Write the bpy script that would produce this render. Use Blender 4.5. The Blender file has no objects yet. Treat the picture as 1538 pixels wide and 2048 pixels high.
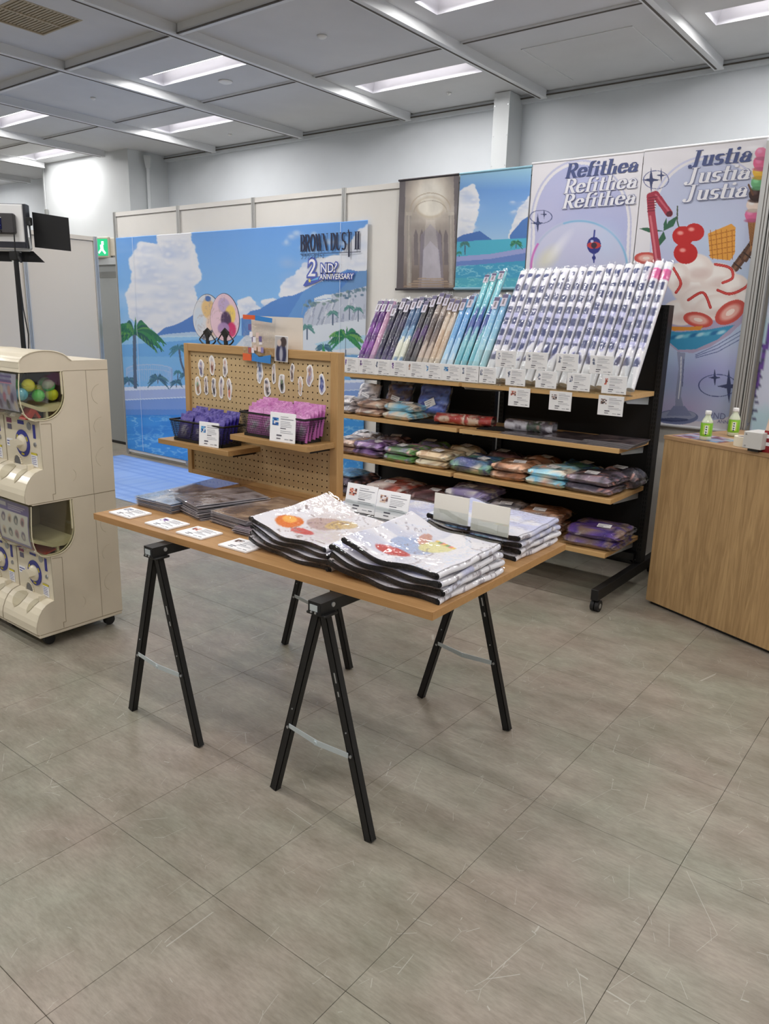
import bpy, math, random
import numpy as np
from mathutils import Vector, Matrix

rnd = random.Random(7)
PI = math.pi
SC = bpy.context.scene
COL = SC.collection

# ------------------------------------------------------------------ camera
CAM = np.array([0.0, 0.0, 1.4516])
AR = np.array([0.78665, 0.61684, 0.02645])
AU = np.array([-0.17232, 0.17828, 0.96879])
AF = np.array([-0.59287, 0.76666, -0.24663])
def _on():
    global AR, AU, AF
    AF = AF / np.linalg.norm(AF)
    AR = AR - AF * (AR @ AF); AR = AR / np.linalg.norm(AR)
    AU = np.cross(AR, AF)
_on()
FPX = 1520.5
cam_d = bpy.data.cameras.new('camera')
cam = bpy.data.objects.new('camera', cam_d)
COL.objects.link(cam)
cam_d.sensor_fit = 'HORIZONTAL'; cam_d.sensor_width = 36.0
cam_d.lens = 36.0 * FPX / 1538.0
cam_d.clip_start = 0.05; cam_d.clip_end = 60
M = Matrix.Identity(4)
for i in range(3):
    M[i][0] = AR[i]; M[i][1] = AU[i]; M[i][2] = -AF[i]; M[i][3] = CAM[i]
cam.matrix_world = M
SC.camera = cam

# world, exposure
w = bpy.data.worlds.new('world'); SC.world = w; w.use_nodes = True
w.node_tree.nodes['Background'].inputs[0].default_value = (0.8, 0.85, 0.9, 1)
w.node_tree.nodes['Background'].inputs[1].default_value = 0.3
SC.view_settings.view_transform = 'Standard'
SC.view_settings.look = 'None'
SC.view_settings.gamma = 1.0
SC.view_settings.use_curve_mapping = False
SC.view_settings.exposure = 0.04
SC.cycles.max_bounces = 7; SC.cycles.diffuse_bounces = 4; SC.cycles.glossy_bounces = 3; SC.cycles.transparent_max_bounces = 14
SC.cycles.adaptive_threshold = 0.05
TROFFER_W = 13.0
TUBE_E = 3.2

# measuring: where the sight line of a photo pixel meets a plane of the room
def ray(x, y):
    return AF + ((x - 769) / FPX) * AR + ((1024 - y) / FPX) * AU
def aty(x, y, Y):
    d = ray(x, y); return CAM + d * (Y / d[1])
def atx(x, y, X):
    d = ray(x, y); return CAM + d * (X / d[0])
def atz(x, y, z):
    d = ray(x, y); return CAM + d * ((z - CAM[2]) / d[2])
def proj(P):
    q = P - CAM; zz = q @ AF
    return 769 + FPX * (q @ AR) / zz, 1024 - FPX * (q @ AU) / zz

# ------------------------------------------------------------------ materials
def lin(c):
    o = []
    for v in c[:3]:
        v = v / 255.0
        o.append(v / 12.92 if v <= 0.04045 else ((v + 0.055) / 1.055) ** 2.4)
    return o
MATS = {}
def nd(nt, t, **kw):
    n = nt.nodes.new(t)
    for k, v in kw.items():
        setattr(n, k, v)
    return n
def mat(name, c=(200, 200, 200), rough=0.5, metal=0.0, coat=0.0, emit=0.0, spec=0.5, grain=0.0, gscale=40.0, bump=0.0, bscale=60.0, vcol=False, stretch=None, alpha=None):
    if name in MATS: return MATS[name]
    m = bpy.data.materials.new(name); m.use_nodes = True
    nt = m.node_tree; b = nt.nodes['Principled BSDF']
    b.inputs['Base Color'].default_value = (*lin(c), 1)
    b.inputs['Roughness'].default_value = rough
    b.inputs['Metallic'].default_value = metal
    b.inputs['Specular IOR Level'].default_value = spec
    b.inputs['Coat Weight'].default_value = coat
    b.inputs['Coat Roughness'].default_value = 0.08
    m.diffuse_color = (*lin(c), 1)
    if emit:
        b.inputs['Emission Color'].default_value = (*lin(c), 1)
        b.inputs['Emission Strength'].default_value = emit
    tc = None
    def coords():
        tc = nd(nt, 'ShaderNodeTexCoord')
        mp = nd(nt, 'ShaderNodeMapping')
        nt.links.new(tc.outputs['Object'], mp.inputs['Vector'])
        if stretch: mp.inputs['Scale'].default_value = stretch
        return mp.outputs['Vector']
    if vcol:
        a = nd(nt, 'ShaderNodeVertexColor', layer_name='Col')
        nt.links.new(a.outputs['Color'], b.inputs['Base Color'])
    if grain > 0:
        v = coords()
        n = nd(nt, 'ShaderNodeTexNoise'); n.inputs['Scale'].default_value = gscale; n.inputs['Detail'].default_value = 5
        nt.links.new(v, n.inputs['Vector'])
        r = nd(nt, 'ShaderNodeMapRange'); r.inputs['From Min'].default_value = 0.3; r.inputs['From Max'].default_value = 0.7
        r.inputs['To Min'].default_value = 1 - grain; r.inputs['To Max'].default_value = 1 + grain
        nt.links.new(n.outputs['Fac'], r.inputs['Value'])
        mx = nd(nt, 'ShaderNodeMix', data_type='RGBA', blend_type='MULTIPLY'); mx.inputs['Factor'].default_value = 1
        if vcol: nt.links.new(a.outputs['Color'], mx.inputs['A'])
        else: mx.inputs['A'].default_value = (*lin(c), 1)
        nt.links.new(r.outputs['Result'], mx.inputs['B'])
        nt.links.new(mx.outputs['Result'], b.inputs['Base Color'])
    if bump > 0:
        v = coords()
        n = nd(nt, 'ShaderNodeTexNoise'); n.inputs['Scale'].default_value = bscale; n.inputs['Detail'].default_value = 3
        nt.links.new(v, n.inputs['Vector'])
        bp = nd(nt, 'ShaderNodeBump'); bp.inputs['Strength'].default_value = bump; bp.inputs['Distance'].default_value = 0.01
        nt.links.new(n.outputs['Fac'], bp.inputs['Height'])
        nt.links.new(bp.outputs['Normal'], b.inputs['Normal'])
        nt.links.new(bp.outputs['Normal'], b.inputs['Coat Normal'])
    MATS[name] = m
    return m

def wood(name, c1, c2, sc=1.0, axis='z', contrast=0.5, rough=0.5):
    """oak laminate: long streaks with growth figure"""
    m = bpy.data.materials.new(name); m.use_nodes = True
    nt = m.node_tree; b = nt.nodes['Principled BSDF']
    b.inputs['Roughness'].default_value = rough
    tc = nd(nt, 'ShaderNodeTexCoord'); mp = nd(nt, 'ShaderNodeMapping')
    nt.links.new(tc.outputs['Object'], mp.inputs['Vector'])
    s = {'z': (9, 9, 0.7), 'x': (0.7, 9, 9), 'y': (9, 0.7, 9)}[axis]
    mp.inputs['Scale'].default_value = [k * sc for k in s]
    n1 = nd(nt, 'ShaderNodeTexNoise'); n1.inputs['Scale'].default_value = 1.6; n1.inputs['Detail'].default_value = 6; n1.inputs['Distortion'].default_value = 0.6
    nt.links.new(mp.outputs['Vector'], n1.inputs['Vector'])
    wv = nd(nt, 'ShaderNodeMath', operation='SINE')
    ml = nd(nt, 'ShaderNodeMath', operation='MULTIPLY'); ml.inputs[1].default_value = 38
    nt.links.new(n1.outputs['Fac'], ml.inputs[0]); nt.links.new(ml.outputs[0], wv.inputs[0])
    mp2 = nd(nt, 'ShaderNodeMapping'); nt.links.new(tc.outputs['Object'], mp2.inputs['Vector'])
    s2 = {'z': (160, 160, 6), 'x': (6, 160, 160), 'y': (160, 6, 160)}[axis]
    mp2.inputs['Scale'].default_value = [k * sc for k in s2]
    n2 = nd(nt, 'ShaderNodeTexNoise'); n2.inputs['Scale'].default_value = 1; n2.inputs['Detail'].default_value = 3
    nt.links.new(mp2.outputs['Vector'], n2.inputs['Vector'])
    a1 = nd(nt, 'ShaderNodeMath', operation='MULTIPLY_ADD'); a1.inputs[1].default_value = 0.16; a1.inputs[2].default_value = 0.1
    nt.links.new(wv.outputs[0], a1.inputs[0])
    a2 = nd(nt, 'ShaderNodeMath', operation='ADD')
    nt.links.new(a1.outputs[0], a2.inputs[0]); nt.links.new(n2.outputs['Fac'], a2.inputs[1])
    a3 = nd(nt, 'ShaderNodeMath', operation='ADD')
    nt.links.new(a2.outputs[0], a3.inputs[0]); nt.links.new(n1.outputs['Fac'], a3.inputs[1])
    mr = nd(nt, 'ShaderNodeMapRange'); mr.inputs['From Min'].default_value = 1.1 - contrast; mr.inputs['From Max'].default_value = 1.1 + contrast
    nt.links.new(a3.outputs[0], mr.inputs['Value'])
    mx = nd(nt, 'ShaderNodeMix', data_type='RGBA')
    mx.inputs['A'].default_value = (*lin(c2), 1); mx.inputs['B'].default_value = (*lin(c1), 1)
    nt.links.new(mr.outputs['Result'], mx.inputs['Factor'])
    nt.links.new(mx.outputs['Result'], b.inputs['Base Color'])
    return m

def clear(name, tint=(255, 255, 255), gloss=0.06, rough=0.06, bump=0.0, bscale=40, fres=1.4):
    """thin clear plastic film: see-through with glossy glints"""
    if name in MATS: return MATS[name]
    m = bpy.data.materials.new(name); m.use_nodes = True
    nt = m.node_tree; nt.nodes.clear()
    o = nd(nt, 'ShaderNodeOutputMaterial')
    t = nd(nt, 'ShaderNodeBsdfTransparent'); t.inputs[0].default_value = (*lin(tint), 1)
    g = nd(nt, 'ShaderNodeBsdfGlossy'); g.inputs['Roughness'].default_value = rough; g.inputs['Color'].default_value = (0.95, 0.95, 0.95, 1)
    f = nd(nt, 'ShaderNodeFresnel'); ge = nd(nt, 'ShaderNodeNewGeometry')
    io = nd(nt, 'ShaderNodeMapRange'); io.inputs['To Min'].default_value = fres; io.inputs['To Max'].default_value = 1/fres
    nt.links.new(ge.outputs['Backfacing'], io.inputs['Value']); nt.links.new(io.outputs['Result'], f.inputs['IOR'])
    a = nd(nt, 'ShaderNodeMath', operation='ADD'); a.inputs[1].default_value = gloss; a.use_clamp = True
    nt.links.new(f.outputs[0], a.inputs[0])
    mx = nd(nt, 'ShaderNodeMixShader')
    nt.links.new(a.outputs[0], mx.inputs[0]); nt.links.new(t.outputs[0], mx.inputs[1]); nt.links.new(g.outputs[0], mx.inputs[2])
    nt.links.new(mx.outputs[0], o.inputs[0])
    if bump > 0:
        tc = nd(nt, 'ShaderNodeTexCoord')
        n = nd(nt, 'ShaderNodeTexNoise'); n.inputs['Scale'].default_value = bscale; n.inputs['Detail'].default_value = 3
        nt.links.new(tc.outputs['Object'], n.inputs['Vector'])
        bp = nd(nt, 'ShaderNodeBump'); bp.inputs['Strength'].default_value = bump; bp.inputs['Distance'].default_value = 0.02
        nt.links.new(n.outputs['Fac'], bp.inputs['Height'])
        nt.links.new(bp.outputs['Normal'], g.inputs['Normal'])
    MATS[name] = m
    return m

# ------------------------------------------------------------------ mesh builder
class MB:
    def __init__(s): s.v = []; s.f = []; s.m = []; s.c = []; s.cur = None
    def _add(s, vs, fs, m=0, M=None, col=None):
        b = len(s.v)
        for p in vs:
            p = Vector(p)
            if M is not None: p = M @ p
            s.v.append(tuple(p)); s.c.append(col if col is not None else s.cur)
        for q in fs:
            s.f.append(tuple(b + i for i in q)); s.m.append(m)
        return s
    def box(s, x0, y0, z0, x1, y1, z1, m=0, M=None, col=None):
        vs = [(x0,y0,z0),(x1,y0,z0),(x1,y1,z0),(x0,y1,z0),(x0,y0,z1),(x1,y0,z1),(x1,y1,z1),(x0,y1,z1)]
        fs = [(0,3,2,1),(4,5,6,7),(0,1,5,4),(1,2,6,5),(2,3,7,6),(3,0,4,7)]
        return s._add(vs, fs, m, M, col)
    def rbox(s, x0, y0, z0, x1, y1, z1, r=0.004, m=0, M=None, col=None):
        """box with chamfered edges"""
        r = min(r, (x1-x0)*.45, (y1-y0)*.45, (z1-z0)*.45)
        vs = []; 
        X = (x0, x1); Y = (y0, y1); Z = (z0, z1)
        idx = {}
        for i in (0,1):
            for j in (0,1):
                for k in (0,1):
                    sx = r if i == 0 else -r; sy = r if j == 0 else -r; sz = r if k == 0 else -r
                    idx[i,j,k,'x'] = len(vs); vs.append((X[i], Y[j]+sy, Z[k]+sz))
                    idx[i,j,k,'y'] = len(vs); vs.append((X[i]+sx, Y[j], Z[k]+sz))
                    idx[i,j,k,'z'] = len(vs); vs.append((X[i]+sx, Y[j]+sy, Z[k]))
        fs = []
        for i in (0,1):
            q = [idx[i,0,0,'x'], idx[i,1,0,'x'], idx[i,1,1,'x'], idx[i,0,1,'x']]; fs.append(q if i else q[::-1])
            q = [idx[0,i,0,'y'], idx[1,i,0,'y'], idx[1,i,1,'y'], idx[0,i,1,'y']]; fs.append(q if not i else q[::-1])
            q = [idx[0,0,i,'z'], idx[1,0,i,'z'], idx[1,1,i,'z'], idx[0,1,i,'z']]; fs.append(q if i else q[::-1])
        for a in (0,1):
            for b in (0,1):
                fs.append([idx[a,b,0,'x'], idx[a,b,0,'y'], idx[a,b,1,'y'], idx[a,b,1,'x']])
                fs.append([idx[a,0,b,'x'], idx[a,0,b,'z'], idx[a,1,b,'z'], idx[a,1,b,'x']])
                fs.append([idx[0,a,b,'y'], idx[0,a,b,'z'], idx[1,a,b,'z'], idx[1,a,b,'y']])
        for i in (0,1):
            for j in (0,1):
                for k in (0,1):
                    fs.append([idx[i,j,k,'x'], idx[i,j,k,'y'], idx[i,j,k,'z']])
        return s._add(vs, fs, m, M, col)
    def tube(s, p0, p1, r, n=12, m=0, r2=None, cap=True, M=None, col=None):
        p0 = Vector(p0); p1 = Vector(p1); d = (p1 - p0).normalized()
        a = Vector((0,0,1)) if abs(d.z) < .9 else Vector((1,0,0))
        u = d.cross(a).normalized(); v = d.cross(u)
        if r2 is None: r2 = r
        vs = []
        for P, R in ((p0, r), (p1, r2)):
            for i in range(n):
                t = 2*PI*i/n; vs.append(P + u*(R*math.cos(t)) + v*(R*math.sin(t)))
        fs = [(i, n+i, n+(i+1)%n, (i+1)%n) for i in range(n)]
        if cap: fs += [tuple(range(n)), tuple(reversed(range(n, 2*n)))]
        return s._add(vs, fs, m, M, col)
    def path(s, pts, r, n=8, m=0):
        for a, b in zip(pts[:-1], pts[1:]): s.tube(a, b, r, n, m)
        return s
    def lathe(s, prof, c=(0,0,0), n=20, m=0, M=None, col=None):
        vs = []; fs = []
        for (r, z) in prof:
            for i in range(n):
                t = 2*PI*i/n; vs.append((c[0]+r*math.cos(t), c[1]+r*math.sin(t), c[2]+z))
        for k in range(len(prof)-1):
            for i in range(n):
                fs.append((k*n+i, k*n+(i+1)%n, (k+1)*n+(i+1)%n, (k+1)*n+i))
        if prof[0][0] > 1e-6: fs.append(tuple(reversed(range(n))))
        if prof[-1][0] > 1e-6: fs.append(tuple((len(prof)-1)*n+i for i in range(n)))
        return s._add(vs, fs, m, M, col)
    def prism(s, poly, ax, a, b, m=0, M=None, col=None):
        """poly in the two other axes, extruded along ax"""
        n = len(poly); vs = []
        for t in (a, b):
            for (p, q) in poly:
                vs.append({'x': (t,p,q), 'y': (p,t,q), 'z': (p,q,t)}[ax])
        fs = [(i, (i+1)%n, n+(i+1)%n, n+i) for i in range(n)] + [tuple(reversed(range(n))), tuple(range(n, 2*n))]
        return s._add(vs, fs, m, M, col)
    def quad(s, a, b, c, d, m=0, col=None, M=None): return s._add([a,b,c,d], [(0,1,2,3)], m, M, col)
    def ball(s, c, r, n=12, m=0, sq=(1,1,1), col=None):
        vs = [(c[0], c[1], c[2]-r*sq[2])]; k = n//2
        for i in range(1, k):
            p = PI*i/k
            for j in range(n):
                t = 2*PI*j/n; vs.append((c[0]+r*sq[0]*math.sin(p)*math.cos(t), c[1]+r*sq[1]*math.sin(p)*math.sin(t), c[2]-r*sq[2]*math.cos(p)))
        vs.append((c[0], c[1], c[2]+r*sq[2])); fs = []
        for j in range(n): fs.append((0, 1+(j+1)%n, 1+j))
        for i in range(k-2):
            for j in range(n): fs.append((1+i*n+j, 1+i*n+(j+1)%n, 1+(i+1)*n+(j+1)%n, 1+(i+1)*n+j))
        L = len(vs)-1
        for j in range(n): fs.append((1+(k-2)*n+j, 1+(k-2)*n+(j+1)%n, L))
        return s._add(vs, fs, m, None, col)
    def build(s, name, mats, parent=None, smooth=False, loc=None, rot=None, angle=None):
        me = bpy.data.meshes.new(name)
        me.from_pydata(s.v, [], s.f)
        if not isinstance(mats, (list, tuple)): mats = [mats]
        for x in mats: me.materials.append(x)
        if len(mats) > 1: me.polygons.foreach_set('material_index', s.m)
        if any(c is not None for c in s.c):
            ca = me.color_attributes.new('Col', 'FLOAT_COLOR', 'POINT')
            arr = np.ones((len(s.v), 4), dtype=np.float32)
            for i, c in enumerate(s.c):
                if c is not None: arr[i, :3] = lin(c)
            ca.data.foreach_set('color', arr.ravel())
        if smooth:
            me.polygons.foreach_set('use_smooth', [True]*len(me.polygons))
            if angle: me.set_sharp_from_angle(angle=angle)
        me.update()
        return link(name, me, parent, loc, rot)

def link(name, data, parent=None, loc=None, rot=None):
    o = bpy.data.objects.new(name, data); COL.objects.link(o)
    if parent is not None: o.parent = parent
    if loc is not None: o.location = loc
    if rot is not None: o.rotation_euler = rot
    return o
def tag(o, label=None, cat=None, group=None, kind=None):
    if label: o['label'] = label
    if cat: o['category'] = cat
    if group: o['group'] = group
    if kind: o['kind'] = kind
    return o
def empty(name, loc, rz=0.0, label=None, cat=None, group=None, kind=None, rot=None):
    o = bpy.data.objects.new(name, None); COL.objects.link(o)
    o.location = loc; o.rotation_euler = rot if rot is not None else (0, 0, rz); o.empty_display_size = 0.05
    return tag(o, label, cat, group, kind)
ORD = ['first','second','third','fourth','fifth','sixth','seventh','eighth','ninth','tenth','eleventh','twelfth','thirteenth','fourteenth','fifteenth','sixteenth','seventeenth','eighteenth','nineteenth','twentieth']

# ------------------------------------------------------------------ painting on mesh grids
class Canvas:
    """flat print: colours computed per point of a fine grid and stored on the mesh"""
    def __init__(s, X, Y, base=(255,255,255)):
        s.X = X; s.Y = Y; s.C = np.zeros(X.shape + (3,)); s.C[:] = base
    def blend(s, mask, c, a=1.0):
        k = (mask * a)[..., None]
        s.C = s.C * (1-k) + np.array(c, float) * k
    def poly(s, pts, c, a=1.0, off=None):
        X, Y = (s.X, s.Y) if off is None else (s.X + off[0], s.Y + off[1])
        inside = np.zeros(X.shape, bool); n = len(pts)
        for i in range(n):
            x1, y1 = pts[i]; x2, y2 = pts[(i+1) % n]
            if y1 == y2: continue
            cnd = ((Y > y1) != (Y > y2)) & (X < (x2-x1) * (Y-y1) / (y2-y1) + x1)
            inside ^= cnd
        s.blend(inside.astype(float), c, a)
    def ell(s, cx, cy, rx, ry, c, a=1.0, soft=0.0, rot=0.0):
        dx = s.X-cx; dy = s.Y-cy
        if rot: dx, dy = dx*math.cos(rot)+dy*math.sin(rot), -dx*math.sin(rot)+dy*math.cos(rot)
        d = np.sqrt((dx/rx)**2 + (dy/ry)**2)
        m = (d < 1).astype(float) if soft == 0 else np.clip((1+soft-d)/(2*soft), 0, 1)
        s.blend(m, c, a)
    def ring(s, cx, cy, rx, ry, wd, c, a=1.0, top=None):
        d = np.sqrt(((s.X-cx)/rx)**2 + ((s.Y-cy)/ry)**2)
        m = (np.abs(d-1)*min(rx, ry) < wd/2)
        if top is not None: m &= s.Y < top
        s.blend(m.astype(float), c, a)
    def line(s, pts, wd, c, a=1.0):
        d = np.full(s.X.shape, 1e9)
        for (x1, y1), (x2, y2) in zip(pts[:-1], pts[1:]):
            L = (x2-x1)**2 + (y2-y1)**2 + 1e-9
            t = np.clip(((s.X-x1)*(x2-x1) + (s.Y-y1)*(y2-y1))/L, 0, 1)
            d = np.minimum(d, np.hypot(s.X-x1-t*(x2-x1), s.Y-y1-t*(y2-y1)))
        s.blend((d < wd/2).astype(float), c, a)
    def rect(s, x0, y0, x1, y1, c, a=1.0):
        s.blend(((s.X >= x0) & (s.X <= x1) & (s.Y >= y0) & (s.Y <= y1)).astype(float), c, a)
    def vgrad(s, stops):
        ys = [q[0] for q in stops]
        for k in range(3): s.C[..., k] = np.interp(s.Y, ys, [q[1][k] for q in stops])
    def noise(s, sx, sy, seed=0):
        r = np.random.RandomState(seed); n = np.zeros(s.X.shape); amp = 1; tot = 0
        for o in range(4):
            G = r.rand(64, 64); u = (s.X/sx*2**o) % 63; v = (s.Y/sy*2**o) % 63
            i = u.astype(int); j = v.astype(int); fu = u-i; fv = v-j
            fu = fu*fu*(3-2*fu); fv = fv*fv*(3-2*fv)
            n += amp*((G[i, j]*(1-fu)+G[i+1, j]*fu)*(1-fv) + (G[i, j+1]*(1-fu)+G[i+1, j+1]*fu)*fv); tot += amp; amp *= .5
        return n/tot

def grid_mesh(name, P, C, mats, parent=None, smooth=False, flip=False, loc=None, rot=None):
    """P (h,w,3) points, C (h,w,3) sRGB colours"""
    h, wd = P.shape[:2]
    idx = np.arange(h*wd).reshape(h, wd)
    q = np.stack([idx[:-1, :-1], idx[:-1, 1:], idx[1:, 1:], idx[1:, :-1]], -1).reshape(-1, 4)
    if flip: q = q[:, ::-1]
    me = bpy.data.meshes.new(name)
    me.vertices.add(h*wd); me.vertices.foreach_set('co', P.reshape(-1).astype(np.float32))
    nf = len(q)
    me.loops.add(nf*4); me.loops.foreach_set('vertex_index', q.reshape(-1).astype(np.int32))
    me.polygons.add(nf); me.polygons.foreach_set('loop_start', (np.arange(nf)*4).astype(np.int32))
    me.polygons.foreach_set('loop_total', np.full(nf, 4, dtype=np.int32))
    me.update(calc_edges=True)
    if C is not None:
        c = np.clip(C, 0, 255)/255.0
        L = np.where(c <= 0.04045, c/12.92, ((c+0.055)/1.055)**2.4)
        arr = np.ones((h*wd, 4), np.float32); arr[:, :3] = L.reshape(-1, 3)
        ca = me.color_attributes.new('Col', 'FLOAT_COLOR', 'POINT'); ca.data.foreach_set('color', arr.ravel())
    for x in (mats if isinstance(mats, (list, tuple)) else [mats]): me.materials.append(x)
    if smooth: me.polygons.foreach_set('use_smooth', [True]*nf)
    me.validate()
    return link(name, me, parent, loc, rot)

# broad-nib lettering for printed display type: skeleton strokes swept by a flat nib
def arc(cx, cy, rx, ry, a0, a1, n=14):
    return [(cx+rx*math.cos(math.radians(a0+(a1-a0)*i/n)), cy+ry*math.sin(math.radians(a0+(a1-a0)*i/n))) for i in range(n+1)]
def S(p): return ('s', p)      # nib stroke
def H(p): return ('h', p)      # hairline
GL = {
 'B': (.62, [S([(.12,0),(.12,1)]), H([(.0,1),(.3,1)]), H([(0,0),(.3,0)]), S([(.3,1)]+arc(.3,.76,.2,.24,90,-90)), S([(.3,.52)]+arc(.3,.26,.24,.26,90,-90))]),
 'R': (.66, [S([(.12,0),(.12,1)]), H([(0,1),(.3,1)]), H([(0,0),(.24,0)]), S([(.3,1)]+arc(.3,.75,.22,.25,90,-90)+[(.2,.5)]), S([(.3,.5),(.56,.0)]), H([(.5,0),(.68,0)])]),
 'O': (.70, [S(arc(.35,.5,.26,.5,0,360,28))]),
 'W': (.90, [S([(.1,1),(.3,0)]), H([(.3,0),(.47,1)]), S([(.45,1),(.64,0)]), H([(.64,0),(.84,1)]), H([(0,1),(.2,1)]), H([(.76,1),(.92,1)])]),
 'N': (.72, [H([(.1,0),(.1,1)]), S([(.1,1),(.58,0)]), H([(.6,0),(.6,1)]), H([(0,0),(.2,0)]), H([(.5,1),(.7,1)]), H([(0,1),(.14,1)])]),
 'D': (.70, [S([(.12,0),(.12,1)]), H([(0,1),(.3,1)]), H([(0,0),(.3,0)]), S([(.28,1)]+arc(.28,.5,.3,.5,90,-90,20))]),
 'U': (.70, [S([(.12,1),(.12,.3)]+arc(.34,.3,.22,.3,180,270)), H(arc(.34,.3,.22,.3,270,360)+[(.56,1)]), H([(0,1),(.24,1)]), H([(.46,1),(.66,1)])]),
 'S': (.56, [S(arc(.27,.75,.2,.25,40,270,16)+arc(.27,.25,.2,.25,90,-140,16))]),
 'T': (.70, [S([(.34,-.42),(.34,1)]), H([(.02,.98),(.66,.98)]), H([(.02,.98),(.02,.86)]), H([(.66,.98),(.66,.86)])]),
 'I': (.30, [S([(.14,0),(.14,1)]), H([(0,0),(.28,0)]), H([(0,1),(.28,1)])]),
 ' ': (.28, []),
 'e': (.56, [S(arc(.27,.32,.2,.32,10,330,22)), H([(.1,.34),(.46,.34)])]),
 'f': (.36, [S([(.14,0),(.14,.8)]+arc(.28,.8,.14,.2,180,80,8)), H([(.0,.62),(.32,.62)]), H([(.02,0),(.28,0)])]),
 'i': (.34, [S([(.16,0),(.16,.62)]), H([(.02,.62),(.2,.62)]), H([(.02,0),(.32,0)]), ('d', (.16,.88))]),
 't': (.38, [S([(.16,.9),(.16,.12)]+arc(.26,.12,.1,.12,180,300,8)), H([(.0,.62),(.34,.62)])]),
 'h': (.62, [S([(.14,0),(.14,1)]), H([(0,1),(.16,1)]), H([(.02,0),(.26,0)]), H(arc(.3,.46,.16,.17,180,60,6)), S([(.46,.48),(.46,0)]), H([(.36,0),(.6,0)])]),
 'a': (.58, [S(arc(.24,.18,.16,.18,70,360,18)), S([(.42,.0),(.42,.46)]), H(arc(.26,.46,.16,.16,0,150,8)), ('d', (.13,.46)), H([(.42,.0),(.56,.06)])]),
 'u': (.62, [S([(.14,.62),(.14,.16)]+arc(.26,.16,.12,.16,180,280,8)), H([(.26,0),(.46,.14)]), S([(.46,.62),(.46,0)]), H([(.02,.62),(.16,.62)]), H([(.36,.62),(.48,.62)]), H([(.46,0),(.58,0)])]),
 's': (.46, [S(arc(.22,.46,.14,.17,40,270,10)+arc(.22,.16,.15,.16,90,-140,10))]),
 'J': (.62, [S([(.36,1),(.36,.12)]+arc(.2,.12,.16,.2,0,-120,10)), H([(.2,1),(.54,1)]), ('d', (.08,.04))]),
}
def hull(P):
    P = sorted(set(P))
    def half(Q):
        h = []
        for p in Q:
            while len(h) > 1 and (h[-1][0]-h[-2][0])*(p[1]-h[-2][1])-(h[-1][1]-h[-2][1])*(p[0]-h[-2][0]) <= 1e-12: h.pop()
            h.append(p)
        return h[:-1]
    return half(P)+half(P[::-1])
def letter(txt, nib, thin, xs=1.0, shear=0.0, sp=0.02):
    """returns polygons (lists of xy) of the word, baseline at 0, cap height 1"""
    out = []; x = 0
    for ch in txt:
        wd, st = GL[ch]
        for k, p in st:
            if k == 'd':
                out.append([(x+(p[0]+.095*math.cos(t*PI/6))*xs, p[1]+.095*math.sin(t*PI/6)) for t in range(12)]); continue
            nb = nib if k == 's' else thin
            for (ax, ay), (bx, by) in zip(p[:-1], p[1:]):
                ax, bx = x+ax*xs, x+bx*xs
                out.append(hull([(cx+sx*nb/2, cy+sy*thin/2) for cx, cy in ((ax, ay), (bx, by)) for sx in (-1, 1) for sy in (-1, 1)]))
        x += (wd+sp)*xs
    return [[(px+shear*py, py) for px, py in q] for q in out], x
def word(txt, x, z, y, size, nib, thin, mt, parent, xs=1.0, shear=0.0, width=None, rise=0.0, name='lettering'):
    polys, W = letter(txt, nib, thin, xs, shear)
    k = 1.0 if width is None else width/(W*size)
    b = MB()
    for i, q in enumerate(polys):
        b._add([(x+px*size*k, y-i*3e-6, z+py*size+px*size*k*rise) for px, py in q], [tuple(range(len(q)))])
    return b.build(name, mt, parent)
def text(s, loc, size, mt, parent, rot=(PI/2, 0, 0), name='lettering', xs=1.0, shear=0.0, off=0.0, align='LEFT'):
    cu = bpy.data.curves.new(name, 'FONT'); cu.body = s; cu.size = size; cu.shear = shear; cu.offset = off; cu.align_x = align
    cu.resolution_u = 3
    cu.materials.append(mt)
    tmp = bpy.data.objects.new('tmp_text', cu)
    COL.objects.link(tmp); bpy.context.view_layer.update()
    me = bpy.data.meshes.new_from_object(tmp.evaluated_get(bpy.context.evaluated_depsgraph_get()))
    bpy.data.objects.remove(tmp)
    if not me.materials: me.materials.append(mt)
    o = link(name, me, parent, loc, rot); o.scale = (xs, 1, 1)
    return o

# ================================================================== THE SETTING
m_wall = mat('painted_wall', (222, 227, 232), 0.75, grain=0.03, gscale=3, bump=0.05, bscale=90)
m_wallw = mat('painted_wall_white', (208, 212, 214), 0.75, grain=0.03, gscale=3)
m_ceil = mat('ceiling_board', (214, 215, 217), 0.85, grain=0.025, gscale=5)
m_beam = mat('ceiling_beam_paint', (224, 226, 228), 0.45)
m_groove = mat('dark_joint', (92, 86, 80), 0.8)
m_white = mat('white_enamel', (238, 238, 236), 0.4)
m_black = mat('black_metal', (17, 17, 18), 0.5, grain=0.05, gscale=200)
m_blackm = mat('black_board', (20, 20, 22), 0.7)
m_alu = mat('aluminium', (200, 200, 198), 0.35, metal=0.6)
m_zinc = mat('zinc_plate', (206, 216, 220), 0.35, metal=0.35)
m_panel = mat('partition_board', (243, 240, 234), 0.6, spec=.2, grain=0.015, gscale=6)
m_paper = mat('white_card', (252, 252, 254), 0.5)
m_ink = mat('grey_ink', (158, 158, 166), 0.7)
m_inkd = mat('dark_ink', (96, 94, 104), 0.7)
m_navy = mat('navy_ink', (72, 84, 128), 0.6)
m_vcol = mat('printed_surface', vcol=True, rough=0.55)
m_vgloss = mat('printed_gloss', vcol=True, rough=0.35, coat=0.6, bump=0.12, bscale=30)
m_screw = mat('screw_head', (190, 192, 195), 0.3, metal=0.8)
m_oak = wood('oak_laminate', (205, 170, 118), (160, 122, 76), 1.0, 'x', 0.75)
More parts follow.
